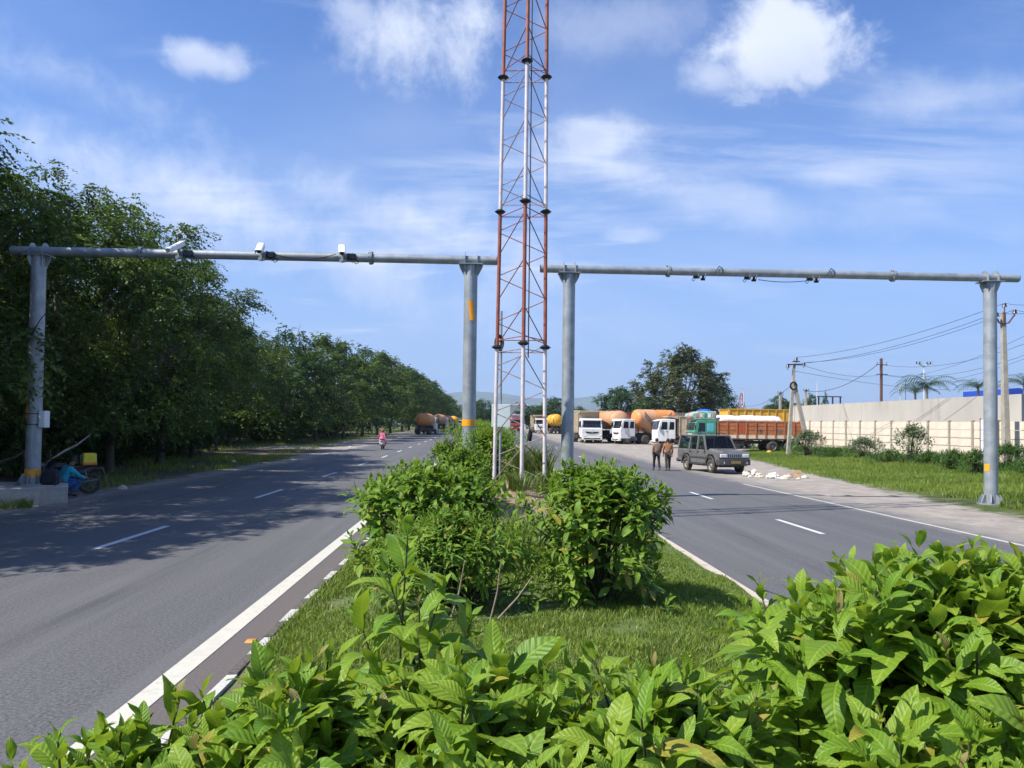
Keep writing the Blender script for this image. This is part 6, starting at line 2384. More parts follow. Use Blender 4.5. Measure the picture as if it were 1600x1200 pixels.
def suv(label, x, y, rz):
    t = thing('utility_vehicle', label, 'car', (x, y, G(y)), rz)
    L, W = 4.15, 1.70
    yf = -L / 2
    b = MB()
    b.prism([(yf + .06, .48), (yf + .02, .95), (yf + .10, 1.02), (yf + 1.25, 1.10), (L / 2 - .02, 1.10), (L / 2, .50), (yf + 3.72, .46), (yf + 3.62, .72), (yf + 3.42, .86), (yf + 3.05, .86), (yf + 2.85, .72), (yf + 2.75, .42),
             (yf + 1.28, .42), (yf + 1.18, .74), (yf + 1.0, .88), (yf + .62, .88), (yf + .44, .74), (yf + .34, .48)], 'x', -W / 2, W / 2)
    body = b.build('body', M_SUV, t, bevel=.035)
    hood = MB()
    hood.loft([[(-.62, yf + .08, 1.0), (.62, yf + .08, 1.0), (.55, yf + .12, 1.06), (-.55, yf + .12, 1.06)], [(-.70, yf + 1.28, 1.08), (.70, yf + 1.28, 1.08), (.62, yf + 1.22, 1.17), (-.62, yf + 1.22, 1.17)]], smooth=False)
    hood.build('bonnet', M_SUV, body)
    # upper cabin with real pillars: roof, pillars, and panes set between them
    zb, zt_ = 1.09, 1.80
    wb, wt = W / 2 - .02, W / 2 - .14
    r_ = MB()
    r_.loft([[(-wt, yf + 1.62, zt_ - .03), (wt, yf + 1.62, zt_ - .03), (wt, L / 2 - .12, zt_ - .03), (-wt, L / 2 - .12, zt_ - .03)],
             [(-wt + .03, yf + 1.64, zt_ + .03), (wt - .03, yf + 1.64, zt_ + .03), (wt - .03, L / 2 - .14, zt_ + .03), (-wt + .03, L / 2 - .14, zt_ + .03)]], smooth=False)
    roof = r_.build('roof', M_SUV, t, bevel=.02)

    def side_pt(s, yy, z):
        f = (z - zb) / (zt_ - zb)
        return Vector((s * (wb + (wt - wb) * f), yy, z))
    pil = [(yf + 1.24, yf + 1.64, .045), (yf + 2.10, yf + 2.14, .05), (yf + 2.92, yf + 2.92, .05), (L / 2 - .06, L / 2 - .14, .06)]
    for s in (-1, 1):
        for (ya, yb_, w_) in pil:
            q = MB()
            p0, p1 = side_pt(s, ya, zb), side_pt(s, yb_, zt_)
            q.loft([[p0 + Vector((dx, dy, 0)) for dx, dy in ((-.03, -w_), (.03, -w_), (.03, w_), (-.03, w_))], [p1 + Vector((dx, dy, 0)) for dx, dy in ((-.03, -w_), (.03, -w_), (.03, w_), (-.03, w_))]], smooth=False)
            q.build('pillar', M_SUV, t)
        for i in range(3):
            (a0, a1, _), (c0, c1, _) = pil[i], pil[i + 1]
            v = [side_pt(s, a0, zb) , side_pt(s, c0, zb), side_pt(s, c1, zt_ - .03), side_pt(s, a1, zt_ - .03)]
            q = MB()
            q.add([p - Vector((s * .012, 0, 0)) for p in v], [(0, 1, 2, 3)])
            q.build('side_window', M_TINT, t)
        MB().box((s * (W / 2 + .012), .1, .72), (.03, 3.0, .07)).build('side_moulding', M_SUVT, body)
        for yy in (yf + 1.30, yf + 2.10, yf + 2.92):
            MB().box((s * (W / 2 + .002), yy, .80), (.008, .014, .58)).build('door_seam', M_BLACK, body)
        for yy in (yf + 1.98, yf + 2.80):
            MB().box((s * (W / 2 + .014), yy, .98), (.03, .14, .03)).build('door_handle', M_BLACK, body)
        q = MB()
        q.tube([(s * .80, yf + 1.36, 1.14), (s * .98, yf + 1.34, 1.18)], .02, 5)
        q.box((s * 1.0, yf + 1.34, 1.22), (.16, .07, .15))
        q.build('mirror', M_SUVT, t)
        MB().box((s * (W / 2 + .07), .0, .40), (.16, 1.7, .04)).build('running_board', M_SUVT, body)
        for yc in (yf + .81, yf + 3.24):
            q = MB()
            q.tube([(s * (W / 2 + .01), yc + .40 * math.cos(a), .38 + .42 * math.sin(a)) for a in np.linspace(-.1, 3.24, 12)], .045, 6)
            q.build('wheel_arch', M_SUVT, body)
            wheel(t, s * (W / 2 - .11), yc, .345, .22)
        h = MB()
        h.box((s * .60, yf + .02, .85), (.36, .08, .17))
        h.build('headlight', M_LAMP, body, bevel=.03)
        MB().cyl((s * .58, yf - .12, .52), (s * .58, yf - .09, .52), .06, None, 12).build('fog_lamp', M_LAMP, t)
        MB().box((s * .77, L / 2 - .01, .85), (.13, .06, .34)).build('tail_light', pm('tail_red', (.35, .02, .015)), body)
        for yy in np.linspace(yf + 1.8, L / 2 - .4, 4):
            MB().cyl((s * .55, yy, 1.83), (s * .55, yy, 1.92), .015, None, 5).build('rack_foot', M_SUVT, roof)
        MB().cyl((s * .55, yf + 1.7, 1.92), (s * .55, L / 2 - .3, 1.92), .02, None, 6).build('roof_rail', M_SUVT, roof)
    for yy in np.linspace(yf + 1.9, L / 2 - .5, 5):
        MB().cyl((-.55, yy, 1.925), (.55, yy, 1.925), .013, None, 5).build('rack_bar', M_SUVT, roof)
    q = MB()
    q.add([(-wb + .06, yf + 1.25, zb + .02), (wb - .06, yf + 1.25, zb + .02), (wt - .06, yf + 1.62, zt_ - .03), (-wt + .06, yf + 1.62, zt_ - .03)], [(0, 1, 2, 3)])
    q.build('windscreen', M_TINT, t)
    q = MB()
    q.add([(-wb + .06, L / 2 - .05, zb + .02), (wb - .06, L / 2 - .05, zb + .02), (wt - .06, L / 2 - .13, zt_ - .03), (-wt + .06, L / 2 - .13, zt_ - .03)], [(3, 2, 1, 0)])
    q.build('rear_window', M_TINT, t)
    for sx in (-.3, .3):
        MB().cyl((sx, yf + 1.26, zb + .04), (sx + .42, yf + 1.38, zb + .25), .01, None, 5).build('wiper', M_BLACK, t)
    # slotted grille
    MB().box((0, yf + .03, .85), (.84, .06, .19)).build('grille', M_CHROME, body)
    for k in range(7):
        MB().box((-.33 + k * .11, yf - .005, .85), (.045, .03, .16)).build('grille_slot', M_BLACK, body)
    bp = MB()
    bp.prism([(-W / 2 - .02, yf + .25), (-W / 2, yf - .02), (-.6, yf - .12), (.6, yf - .12), (W / 2, yf - .02), (W / 2 + .02, yf + .25)], 'z', .40, .68)
    bo = bp.build('front_bumper', M_SUVT, t, bevel=.03)
    MB().box((0, yf - .13, .55), (.5, .02, .13)).build('number_plate', M_PLATE, bo)
    MB().box((0, L / 2 + .06, .50), (W, .2, .2)).build('rear_bumper', M_SUVT, t, bevel=.03)
    MB().box((0, 0, .36), (1.2, 3.6, .14)).build('underbody', M_CHASSIS, t)
    for s in (-1, 1):
        q = MB()
        q.box((s * .38, -.25, 1.15), (.48, .5, .14))
        q.box((s * .38, .0, 1.38), (.46, .12, .5))
        q.build('seat', M_BLACK, t)
    for s in (-1, 1):
        MB().box((s * .38, 1.0, 1.36), (.46, .12, .55)).build('rear_seat', M_BLACK, t)
    q = MB()
    q.tube([(.38 + .17 * math.cos(a), yf + 1.62 - .05 * math.sin(a), 1.22 + .15 * math.sin(a)) for a in np.linspace(0, 6.2832, 15)], .016, 5)
    q.build('steering_wheel', M_BLACK, t)
    MB().box((0, yf + 1.42, 1.10), (1.4, .3, .10)).build('dashboard', M_SUVT, t)
    t.scale = (.99, .99, .99)
    return t


suv('dusty grey utility vehicle parked on the right shoulder by the rubbish', 11.55, 37.6, math.radians(13))


# ------------------------------------------------------------------ two-wheelers
M_BIKE = pm('bike_black', (.016, .016, .018), .35, var=.3, coat=.2)
M_BIKEG = pm('bike_engine', (.20, .20, .21), .45, metal=.6, var=.2)


def ring(b, c, r, rt, n=22, m=7):
    pts = [(c[0], c[1] + r * math.cos(6.2832 * k / n), c[2] + r * math.sin(6.2832 * k / n)) for k in range(n + 1)]
    b.tube(pts, rt, m, caps=False)


def spoked_wheel(root, y, r, rt):
    b = MB()
    ring(b, (0, y, r), r - rt, rt)
    o = b.build('wheel', M_TYRE, root)
    q = MB()
    ring(q, (0, y, r), r - 2 * rt, .014, 22, 5)
    for k in range(6):
        a = 6.2832 * k / 6
        q.cyl((0, y, r), (0, y + (r - 2 * rt) * math.cos(a), r + (r - 2 * rt) * math.sin(a)), .016, None, 5)
    q.cyl((-.06, y, r), (.06, y, r), .05, None, 10)
    q.build('rim', M_BIKEG, o)


def motorcycle(label, x, y, rz):
    t = thing('motorcycle', label, 'motorcycle', (x, y, G(y)), rz)
    spoked_wheel(t, -.66, .31, .05)
    spoked_wheel(t, .64, .31, .055)
    q = MB()
    for s in (-1, 1):
        q.tube([(s * .09, -.66, .31), (s * .09, -.50, .72), (s * .08, -.42, .92)], .022, 6)
        q.tube([(0, -.40, .86), (s * .12, -.1, .62), (s * .13, .3, .60), (s * .12, .75, .80)], .018, 6)
        q.tube([(s * .10, .64, .31), (s * .10, .05, .36)], .022, 6)
        q.tube([(s * .12, .60, .36), (s * .13, .52, .68)], .028, 7)
    q.build('frame', M_BIKEG, t)
    MB().ball((0, -.16, .80), (.15, .27, .13), 12, 8).build('fuel_tank', M_BIKE, t)
    q = MB()
    q.prism([(.02, .76), (.10, .83), (.35, .82), (.55, .86), (.82, .88), (.84, .83), (.4, .75), (.1, .72)], 'x', -.12, .12)
    q.build('seat', pm('seat_brown', (.10, .055, .04), .6), t, bevel=.02)
    q = MB()
    q.box((0, -.05, .45), (.26, .36, .28))
    q.cyl((0, -.18, .50), (0, -.05, .68), .09, None, 10)
    q.build('engine', M_BIKEG, t, bevel=.02)
    q = MB()
    q.tube([(-.34, -.28, 1.03), (-.2, -.38, 1.02), (0, -.42, .97), (.2, -.38, 1.02), (.34, -.28, 1.03)], .016, 6)
    q.build('handlebar', M_BIKE, t)
    MB().ball((0, -.54, .84), (.085, .07, .09), 10, 7).build('headlight', M_BIKEG, t)
    for s in (-1, 1):
        q = MB()
        q.tube([(s * .26, -.34, 1.03), (s * .30, -.36, 1.18)], .008, 5)
        q.ball((s * .31, -.36, 1.22), (.06, .02, .04), 8, 6)
        q.build('mirror', M_BIKE, t)
    q = MB()
    q.tube([(.14, -.1, .30), (.15, .3, .32), (.17, .85, .42)], [.03, .04, .05], 8)
    q.build('exhaust', M_BIKEG, t)
    q = MB()
    q.tube([(0, .3, .68), (0, .62, .70), (0, .95, .72), (0, 1.02, .56)], [.05, .08, .07, .03], 7)
    q.build('tail', M_BIKE, t)
    MB().tube([(0, -.66 + .36 * math.cos(a), .31 + .36 * math.sin(a)) for a in np.linspace(.5, 2.9, 9)], .035, 6).build('front_mudguard', M_BIKE, t)
    MB().box((0, .96, .74), (.14, .05, .07)).build('tail_light', pm('tail_red', (.35, .02, .015)), t)
    MB().prism([(.02, .45), (.30, .42), (.62, .60), (.88, .80), (.5, .76), (.1, .72)], 'x', -.13, .13).build('side_panel', M_BIKE, t, bevel=.02)
    return t


pbk = at(128, 770, 22.0)
motorcycle('dark motorcycle parked beside the left footing with a parcel on its tail', pbk.x - .62, 22.2, math.radians(-62))
# parcel strapped on the tail
pq = at(138.5, 714, 22.2)
pk = thing('parcel', 'yellow and white wrapped parcel on the motorcycle tail', 'parcel', (pbk.x - .62 + .88 * .60, 22.2 + .47 * .60, .845), math.radians(-50))
MB().box((.09, 0, .17), (.26, .36, .34), top=(.92, .95)).build('yellow_wrap', pm('yellow_wrap', (.78, .66, .03), .4, var=.15, scale=8, bump=.4), pk, bevel=.03)
MB().box((-.14, 0, .155), (.22, .34, .30)).build('white_sack', pm('sack_white', (.52, .52, .50), .7, var=.15, bump=.6), pk, bevel=.05)
MB().box((.16, -.01, .04), (.22, .38, .09)).build('orange_base', pm('orange_bag', (.70, .25, .03), .5), pk, bevel=.03)
MB().tube([(.1, -.2, .0), (.1, -.19, .35), (.1, .19, .36), (.1, .2, 0)], .010, 5).build('strap', M_CABLE, pk)


def scooter(label, x, y, rz):
    t = thing('scooter', label, 'scooter', (x, y, G(y)), rz)
    for yy in (-.62, .58):
        b = MB()
        ring(b, (0, yy, .23), .18, .055)
        o = b.build('wheel', M_TYRE, t)
        MB().cyl((-.05, yy, .23), (.05, yy, .23), .13, None, 14).build('rim', M_BIKEG, o)
    M_SC = pm('scooter_paint', (.55, .53, .52), .3, var=.1, coat=.3)
    q = MB()
    q.loft([[(-.10, .02, .30), (.10, .02, .30), (.10, .02, .62), (-.10, .02, .62)], [(-.21, .35, .30), (.21, .35, .30), (.19, .35, .72), (-.19, .35, .72)],
            [(-.20, .68, .42), (.20, .68, .42), (.16, .68, .76), (-.16, .68, .76)], [(-.08, .88, .58), (.08, .88, .58), (.07, .88, .74), (-.07, .88, .74)]], smooth=False)
    q.build('rear_body', M_SC, t, bevel=.05)
    q = MB()
    q.box((0, -.22, .28), (.34, .56, .06))
    q.build('footboard', M_BIKE, t, bevel=.01)
    q = MB()
    q.prism([(-.50, .26), (-.42, .26), (-.36, .92), (-.46, .92)], 'x', -.21, .21)
    q.build('leg_shield', M_SC, t, bevel=.04)
    q = MB()
    q.prism([(.0, .74), (.0, .82), (.4, .84), (.80, .86), (.84, .80), (.5, .74)], 'x', -.15, .15)
    q.build('seat', M_BIKE, t, bevel=.03)
    q = MB()
    q.tube([(-.33, -.32, 1.02), (-.15, -.42, 1.02), (0, -.44, .98), (.15, -.42, 1.02), (.33, -.32, 1.02)], .018, 6)
    q.cyl((0, -.44, .98), (0, -.60, .24), .03, None, 7)
    q.build('handlebar', M_BIKE, t)
    MB().box((0, .90, .68), (.18, .03, .08)).build('tail_light', pm('tail_red', (.35, .02, .015)), t)
    MB().box((0, .92, .50), (.20, .015, .12)).build('number_plate', M_WHITE, t)
    for s in (-1, 1):
        q = MB()
        q.tube([(s * .28, -.36, 1.03), (s * .36, -.34, 1.2)], .009, 5)
        q.ball((s * .37, -.34, 1.25), (.065, .02, .045), 8, 6)
        q.build('mirror', M_BIKE, t)
    return t


XS, YS = at(598, 698, 62.5).x, 62.5
scooter('scooter ridden away along the left carriageway', XS, YS, math.pi)

# ------------------------------------------------------------------ people
M_SKIN = pm('brown_skin', (.20, .105, .062), .55, var=.1)
M_HAIR = pm('black_hair', (.012, .011, .010), .6, var=.3)


def skinned(name, joints, edges, mat, parent, root=0, sub=2, extra=0.0):
    names = list(joints)
    me = bpy.data.meshes.new(name)
    me.from_pydata([joints[k][0] for k in names], [(names.index(a), names.index(b)) for a, b in edges], [])
    o = link(name, me, parent)
    me.materials.append(mat)
    m = o.modifiers.new('skin', 'SKIN')
    m.use_smooth_shade = True
    lay = me.skin_vertices[0].data if len(me.skin_vertices) else None
    for i, k in enumerate(names):
        r = joints[k][1]
        r = (r, r) if not hasattr(r, '__len__') else r
        lay[i].radius = (r[0] + extra, r[1] + extra)
        lay[i].use_root = (i == root)
    s = o.modifiers.new('sub', 'SUBSURF')
    s.levels = 1
    s.render_levels = sub
    return o


def person(label, loc, rz, pose, shirt, trousers, shoe, hair=True, s=1.0, long_sleeve=True, shawl=None):
    """pose: joint name -> (x, y, z); the person looks towards -Y"""
    t = thing('person', label, 'person', loc, rz)
    J = {k: Vector(v) for k, v in pose.items()}
    R = {'pelvis': (.155, .115), 'waist': (.14, .105), 'chest': (.175, .12), 'neck_base': (.10, .08), 'neck': .052, 'skull': (.078, .095), 'crown': (.062, .075),
         'sh': .062, 'el': .042, 'wr': .030, 'palm': (.040, .022), 'hip': .088, 'kn': .056, 'an': .038, 'toe': (.042, .026)}
    jj = {k: (tuple(J[k]), R[k.split('_l')[0].split('_r')[0]] if k.split('_l')[0].split('_r')[0] in R else R.get(k, .05)) for k in J}
    edges = [('pelvis', 'waist'), ('waist', 'chest'), ('chest', 'neck_base'), ('neck_base', 'neck'), ('neck', 'skull'), ('skull', 'crown')]
    for sd in ('_l', '_r'):
        edges += [('chest', 'sh' + sd), ('sh' + sd, 'el' + sd), ('el' + sd, 'wr' + sd), ('wr' + sd, 'palm' + sd), ('pelvis', 'hip' + sd), ('hip' + sd, 'kn' + sd), ('kn' + sd, 'an' + sd), ('an' + sd, 'toe' + sd)]
    body = skinned('body', jj, edges, M_SKIN, t, list(jj).index('pelvis'))
    # hands: five fingers each
    for sd in ('_l', '_r'):
        w, p = J['wr' + sd], J['palm' + sd]
        d = (p - w).normalized()
        a = d.cross(Vector((0, 0, 1)) if abs(d.z) < .8 else Vector((0, 1, 0))).normalized()
        c = d.cross(a)
        b = MB()
        for k, ln in enumerate((.065, .075, .07, .055)):
            q = p + a * (k - 1.5) * .019 + d * .02
            b.tube([q, q + d * ln * .5 + c * .006, q + d * ln * .85 + c * .03], [.0095, .009, .007], 6)
        q = w.lerp(p, .6) + a * -.035
        b.tube([q, q - a * .02 + d * .03, q - a * .015 + d * .06 + c * .01], [.011, .010, .008], 6)
        b.build('fingers', M_SKIN, body)
    h, cr = J['skull'], J['crown']
    up = (cr - h).normalized()
    fw = pose.get('look', None)
    face = Vector((0, -1, 0)) - up * Vector((0, -1, 0)).dot(up)
    face.normalize()
    sd_ = up.cross(face)
    b = MB()
    b.tube([h + face * .085 + up * .02, h + face * .108 - up * .018, h + face * .085 - up * .028], [.010, .015, .011], 6)
    for s_ in (-1, 1):
        b.ball(h + sd_ * s_ * .078 + up * .0, (.014, .022, .03), 7, 6)
    b.build('nose_and_ears', M_SKIN, body)
    for s_ in (-1, 1):
        MB().ball(h + face * .086 + sd_ * s_ * .032 + up * .025, .011, 8, 6).build('eye', M_HAIR, body)
    MB().box(h + face * .088 - up * .055, (.045, .012, .010)).build('mouth', pm('lips', (.16, .06, .045), .5), body)
    if hair:
        b = MB()
        rings = []
        ctr = h.lerp(cr, .55) - face * .012
        for i in range(8):
            th = math.pi * .62 * i / 7
            rings.append([ctr + up * (math.cos(th) * .105) + (sd_ * math.cos(f) * .092 + face * math.sin(f) * (.108 if math.sin(f) < 0 else .085)) * max(math.sin(th), .03)
                          for f in np.linspace(0, 6.2832, 15)[:-1]])
        b.loft(rings)
        b.build('hair', M_HAIR, t)
    # clothes follow the body a little outside it
    sj = {k: jj[k] for k in ('pelvis', 'waist', 'chest', 'neck_base', 'sh_l', 'sh_r', 'el_l', 'el_r')}
    se = [('pelvis', 'waist'), ('waist', 'chest'), ('chest', 'neck_base'), ('chest', 'sh_l'), ('chest', 'sh_r'), ('sh_l', 'el_l'), ('sh_r', 'el_r')]
    if long_sleeve:
        for sd in ('_l', '_r'):
            sj['wr' + sd] = (tuple(J['el' + sd].lerp(J['wr' + sd], .9)), .036)
            se.append(('el' + sd, 'wr' + sd))
    skinned('shirt', sj, se, shirt, t, 0, 2, .016)
    tj = {k: jj[k] for k in ('pelvis', 'hip_l', 'hip_r', 'kn_l', 'kn_r')}
    te = [('pelvis', 'hip_l'), ('pelvis', 'hip_r'), ('hip_l', 'kn_l'), ('hip_r', 'kn_r')]
    for sd in ('_l', '_r'):
        tj['an' + sd] = (tuple(J['kn' + sd].lerp(J['an' + sd], .93)), .050)
        te.append(('kn' + sd, 'an' + sd))
    skinned('trousers', tj, te, trousers, t, 0, 2, .018)
    for sd in ('_l', '_r'):
        skinned('shoe', {'a': (tuple(J['an' + sd] + Vector((0, 0, -.02))), .048), 'b': (tuple(J['toe' + sd]), (.050, .034))}, [('a', 'b')], shoe, t, 0, 2)
    t.scale = (s, s, s)
    return t


def walking(ph=1, arms=1):
    a = .13 * ph
    return {'pelvis': (0, 0, .95), 'waist': (0, 0, 1.08), 'chest': (0, -.01, 1.30), 'neck_base': (0, 0, 1.43), 'neck': (0, -.015, 1.50), 'skull': (0, -.03, 1.60), 'crown': (0, -.02, 1.68),
            'sh_l': (.185, 0, 1.40), 'el_l': (.235, .05 * ph, 1.13), 'wr_l': (.225, -.06 + .08 * ph, .90), 'palm_l': (.22, -.09 + .09 * ph, .82),
            'sh_r': (-.185, 0, 1.40), 'el_r': (-.235, -.02 * ph, 1.13), 'wr_r': (-.225, -.10 - .06 * ph, .90), 'palm_r': (-.22, -.13 - .07 * ph, .82),
            'hip_l': (.09, 0, .90), 'kn_l': (.095, -.05 - a, .50), 'an_l': (.095, -.02 - 1.5 * a, .09), 'toe_l': (.10, -.17 - 1.5 * a, .035),
            'hip_r': (-.09, 0, .90), 'kn_r': (-.095, -.02 + .7 * a, .50), 'an_r': (-.095, .06 + 1.5 * a, .10), 'toe_r': (-.10, -.08 + 1.5 * a, .035)}


M_TAN = pm('shirt_tan', (.30, .19, .125), .85, var=.2, scale=10, bump=.3)
M_RUST = pm('shirt_rust', (.36, .16, .065), .85, var=.2, scale=10, bump=.3)
M_TROU = pm('trousers_dark', (.022, .020, .022), .9, var=.3, scale=10)
M_TROU2 = pm('trousers_brown', (.050, .036, .028), .9, var=.3, scale=10)
M_SHOE = pm('shoe_black', (.015, .014, .013), .6)
person('man in a tan shirt and dark trousers walking away, left of the pair', (at(1026, 735, 37.6).x, 37.6, 0), math.pi + .05, walking(1), M_TAN, M_TROU, M_SHOE, s=.93, long_sleeve=True)
person('man in a rust-brown shirt walking away, nearest the grey vehicle', (at(1043.5, 735, 37.4).x, 37.4, 0), math.pi - .08, walking(-1), M_RUST, M_TROU2, M_SHOE, s=.93)

# man crouching by the motorcycle, his back turned
pose = {'pelvis': (0, .10, .30), 'waist': (0, .07, .43), 'chest': (0, -.06, .66), 'neck_base': (0, -.12, .78), 'neck': (0, -.16, .84), 'skull': (0, -.22, .93), 'crown': (0, -.235, 1.01),
        'sh_l': (.19, -.08, .74), 'el_l': (.24, -.28, .55), 'wr_l': (.16, -.48, .50), 'palm_l': (.13, -.55, .49),
        'sh_r': (-.19, -.08, .74), 'el_r': (-.25, -.26, .55), 'wr_r': (-.17, -.47, .48), 'palm_r': (-.14, -.54, .47),
        'hip_l': (.11, .06, .28), 'kn_l': (.20, -.34, .46), 'an_l': (.16, -.12, .09), 'toe_l': (.17, -.26, .035),
        'hip_r': (-.11, .06, .28), 'kn_r': (-.20, -.34, .44), 'an_r': (-.16, -.12, .09), 'toe_r': (-.17, -.26, .035)}
ps = at(107, 770, 21.5)
person('man in a turquoise shirt and blue jeans crouching by the motorcycle', (ps.x - .12, 21.5, 0), math.radians(140), pose, pm('shirt_turquoise', (.03, .36, .46), .85, var=.25, scale=8, bump=.3),
       pm('jeans_blue', (.03, .10, .28), .9, var=.25, scale=14), M_SHOE, s=1.05)

# rider of the scooter in a pink dress and head scarf
pose = {'pelvis': (0, .30, .88), 'waist': (0, .28, 1.0), 'chest': (0, .22, 1.20), 'neck_base': (0, .21, 1.33), 'neck': (0, .19, 1.39), 'skull': (0, .17, 1.48), 'crown': (0, .18, 1.56),
        'sh_l': (.18, .21, 1.30), 'el_l': (.30, .02, 1.10), 'wr_l': (.31, -.24, 1.05), 'palm_l': (.31, -.31, 1.04),
        'sh_r': (-.18, .21, 1.30), 'el_r': (-.30, .02, 1.10), 'wr_r': (-.31, -.24, 1.05), 'palm_r': (-.31, -.31, 1.04),
        'hip_l': (.10, .24, .86), 'kn_l': (.15, -.16, .76), 'an_l': (.14, -.20, .38), 'toe_l': (.14, -.34, .34),
        'hip_r': (-.10, .24, .86), 'kn_r': (-.15, -.16, .76), 'an_r': (-.14, -.20, .38), 'toe_r': (-.14, -.34, .34)}
M_PK = pm('pink_cloth', (.55, .14, .24), .8, var=.2, scale=9, bump=.4)
rd = person('scooter rider in a pink dress with a red head scarf', (XS, YS, G(YS)), math.pi, pose, M_PK, pm('pale_pink_cloth', (.58, .26, .30), .85, var=.15, scale=9), M_SHOE, s=1.0)
b = MB()
rings = []
for i in range(9):
    th = math.pi * i / 8
    rings.append([Vector((math.cos(f) * .125 * max(math.sin(th), .04), .185 + math.sin(f) * .135 * max(math.sin(th), .04), 1.50 + .15 * math.cos(th))) for f in np.linspace(0, 6.2832, 15)[:-1]])
b.loft(rings)
b.build('head_scarf', pm('red_scarf', (.38, .04, .06), .8, var=.2), rd)
b = MB()
b.loft([[Vector((math.cos(f) * rx_, yc + math.sin(f) * ry_, z_)) for f in np.linspace(0, 6.2832, 17)[:-1]] for z_, rx_, ry_, yc in ((.62, .27, .26, .30), (.80, .27, .25, .29), (.95, .22, .17, .29), (1.10, .20, .14, .26))])
b.build('dress_skirt', M_PK, rd)
b = MB()
b.loft([[Vector((x0 + math.cos(f) * .05, yc + math.sin(f) * .05, z_)) for f in np.linspace(0, 6.2832, 9)[:-1]] for z_, x0, yc in ((1.35, -.14, .34), (1.0, -.24, .42), (.60, -.32, .40), (.42, -.33, .36))])
b.build('scarf_end', pm('pale_pink_cloth', (.58, .26, .30)), rd)

# backpack standing on the footing
bp = at(83, 761, 20.6)
bk = thing('backpack', 'dark blue backpack standing on the left concrete footing', 'backpack', (bp.x, 20.45, zL0 + .003), .2)
M_BAG = pm('bag_cloth', (.018, .019, .032), .85, var=.3, scale=14, bump=.4)
b = MB()
b.loft([[Vector((math.copysign(abs(math.cos(f)) ** .6, math.cos(f)) * rx_, math.copysign(abs(math.sin(f)) ** .6, math.sin(f)) * ry_, z_)) for f in np.linspace(0, 6.2832, 19)[:-1]]
        for z_, rx_, ry_ in ((0, .19, .10), (.05, .215, .125), (.22, .215, .125), (.33, .19, .11), (.40, .14, .085), (.43, .06, .04))])
b.build('body', M_BAG, bk)
MB().box((0, -.135, .15), (.28, .06, .20)).build('front_pocket', M_BAG, bk, bevel=.025)
MB().tube([(-.04, 0, .42), (-.03, 0, .47), (.03, 0, .47), (.04, 0, .42)], .010, 5).build('handle', M_CABLE, bk)
MB().tube([(.17, -.10, .30), (.23, -.22, .12), (.25, -.42, .015), (.26, -.56, -.12)], .014, 5).build('strap', M_CABLE, bk)

# ------------------------------------------------------------------ rubbish on the right shoulder
RB = [(1166, 741, 34.3, .40, .20, 'sack'), (1178, 737, 35.2, .42, .26, 'sheet'), (1186, 744, 33.6, .38, .18, 'sack'), (1208, 746, 33.0, .55, .22, 'sack'), (1229, 748, 32.6, .62, .16, 'sheet'),
      (1243, 741, 34.0, .46, .30, 'box'), (1258, 744.5, 33.4, .40, .10, 'sheet'), (1211, 739, 34.6, .24, .10, 'sack'), (1248, 751, 32.2, .22, .08, 'sack'), (1172, 746, 33.4, .22, .09, 'sheet')]
RL = ['crumpled pale sack nearest the grey vehicle', 'torn cream sheet standing up beside the first sack', 'small crumpled sack right of the torn sheet', 'bulging cream sack in the middle of the rubbish',
      'flat white sheet in front of the broken box', 'broken brown carton at the right of the rubbish', 'pale scrap pointing right at the end of the rubbish', 'small scrap behind the bulging sack',
      'smallest pale scrap right of the white sheet', 'little scrap in front of the first sack']
MR = [pm('rubbish_cream', (.62, .54, .44), .85, var=.25, scale=8, bump=.6), pm('rubbish_white', (.72, .69, .63), .8, var=.2, scale=8, bump=.6), pm('rubbish_brown', (.40, .27, .16), .85, var=.3, scale=8)]
for k, (px, py, Y, w_, h_, kd) in enumerate(RB):
    r = np.random.default_rng(200 + k)
    p = at(px, py, Y)
    b = MB()
    if kd == 'box':
        M_ = Matrix.Rotation(.5, 4, 'Z')
        b.box((0, 0, h_ / 2), (w_, w_ * .7, h_), M_, top=(.8, .7), sh=(.05, 0))
        b.box((w_ * .55, 0, h_ * .55), (w_ * .4, w_ * .6, .015), M_ @ Matrix.Rotation(.6, 4, 'Y'))
        b.box((-w_ * .45, .05, h_ * .75), (w_ * .4, w_ * .6, .015), M_ @ Matrix.Rotation(-.4, 4, 'Y'))
    else:
        rings = []
        for i in range(7):
            th = math.pi * (.5 + .5 * i / 6) if False else (math.pi / 2) * (1 - i / 6)
            rr = math.sin(th) ** .7 + .04
            rings.append([(w_ / 2 * rr * math.cos(f) * r.uniform(.7, 1.2), w_ * .36 * rr * math.sin(f) * r.uniform(.7, 1.2), h_ * math.cos(th) * r.uniform(.75, 1.2) + .004) for f in np.linspace(0, 6.2832, 13)[:-1]])
        b.loft(rings, smooth=False)
    o = b.build('rubbish_' + ('carton' if kd == 'box' else kd), MR[2] if kd == 'box' else MR[k % 2])
    o.location = (p.x, Y, G(Y) - .02)
    o.rotation_euler = (0, 0, r.uniform(0, 6))
    tag(o, RL[k], 'rubbish', 'rubbish heap on the right shoulder')
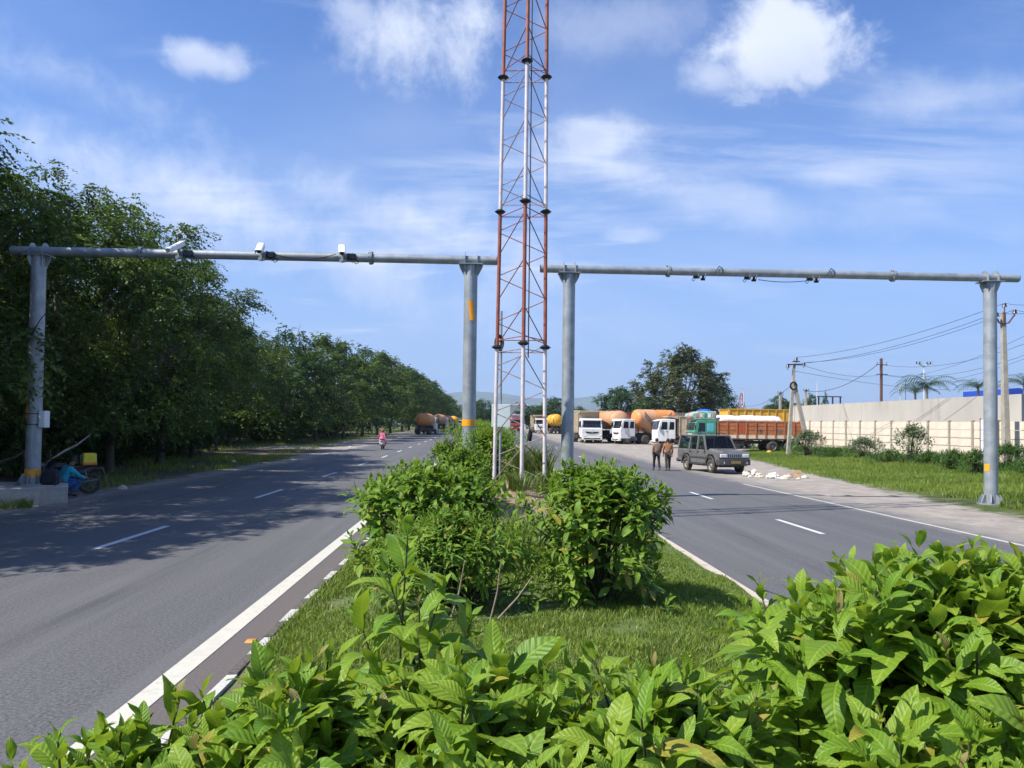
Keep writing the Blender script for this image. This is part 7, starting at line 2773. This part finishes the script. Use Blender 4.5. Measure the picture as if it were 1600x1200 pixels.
# yellow stone by the rear wheel of the goods lorry
p = at(1202, 708, 62)
o = MB().ball((0, 0, .14), (.22, .2, .16), 10, 6).build('yellow_stone', M_TIPY)
o.location = (p.x, 62, G(62))
tag(o, 'yellow painted stone in the grass by the rear wheels of the goods lorry', 'stone')
# orange road stud by the left white line
p = at(393, 993, 7.6)
b = MB()
b.box((0, 0, .011), (.11, .09, .022), top=(.75, .55))
o = b.build('road_stud', pm('stud_orange', (.72, .26, .02), .4))
o.location = (at(393, 993, 7.45).x, 7.45, .002)
tag(o, 'orange road stud between the white line and the kerb', 'road stud')
# litter and stones along the left shoulder
for k, (px, Y, lab) in enumerate(((207, 24.5, 'pale scrap on the earth shoulder right of the motorcycle'), (549, 66, 'white bag lying on the verge left of the scooter'), (300, 36, 'pale stone on the shoulder under the near trees'),
                                  (365, 42, 'grey stone at the edge of the left carriageway'))):
    r = np.random.default_rng(300 + k)
    b = MB()
    w_ = .30
    rings = []
    for i in range(6):
        th = (math.pi / 2) * (1 - i / 5)
        rings.append([(w_ / 2 * (math.sin(th) + .03) * math.cos(f) * r.uniform(.7, 1.2), w_ * .4 * (math.sin(th) + .03) * math.sin(f) * r.uniform(.7, 1.2), .14 * math.cos(th) + .004) for f in np.linspace(0, 6.2832, 10)[:-1]])
    b.loft(rings, smooth=False)
    o = b.build('scrap' if k < 2 else 'stone', MR[k % 2])
    q = min(at(px, 690, Y).x, -11.3)
    o.location = (q, Y, G(Y) - .03)
    tag(o, lab, 'litter' if k < 2 else 'stone')

# ------------------------------------------------------------------ the air
hz_m = bpy.data.materials.new('haze')
hz_m.use_nodes = True
nt = hz_m.node_tree
nt.nodes.clear()
out = nt.nodes.new('ShaderNodeOutputMaterial')
pv = nt.nodes.new('ShaderNodeVolumePrincipled')
pv.inputs['Color'].default_value = (.66, .82, 1.0, 1)
pv.inputs['Density'].default_value = 0.00013
pv.inputs['Anisotropy'].default_value = 0.1
nt.links.new(pv.outputs[0], out.inputs['Volume'])
b = MB()
b.box((0, 4600, 223), (17000, 9700, 450))
hz = b.build('haze', hz_m)
tag(hz, 'thin bluish air over the road and hills', 'haze', kind='stuff')
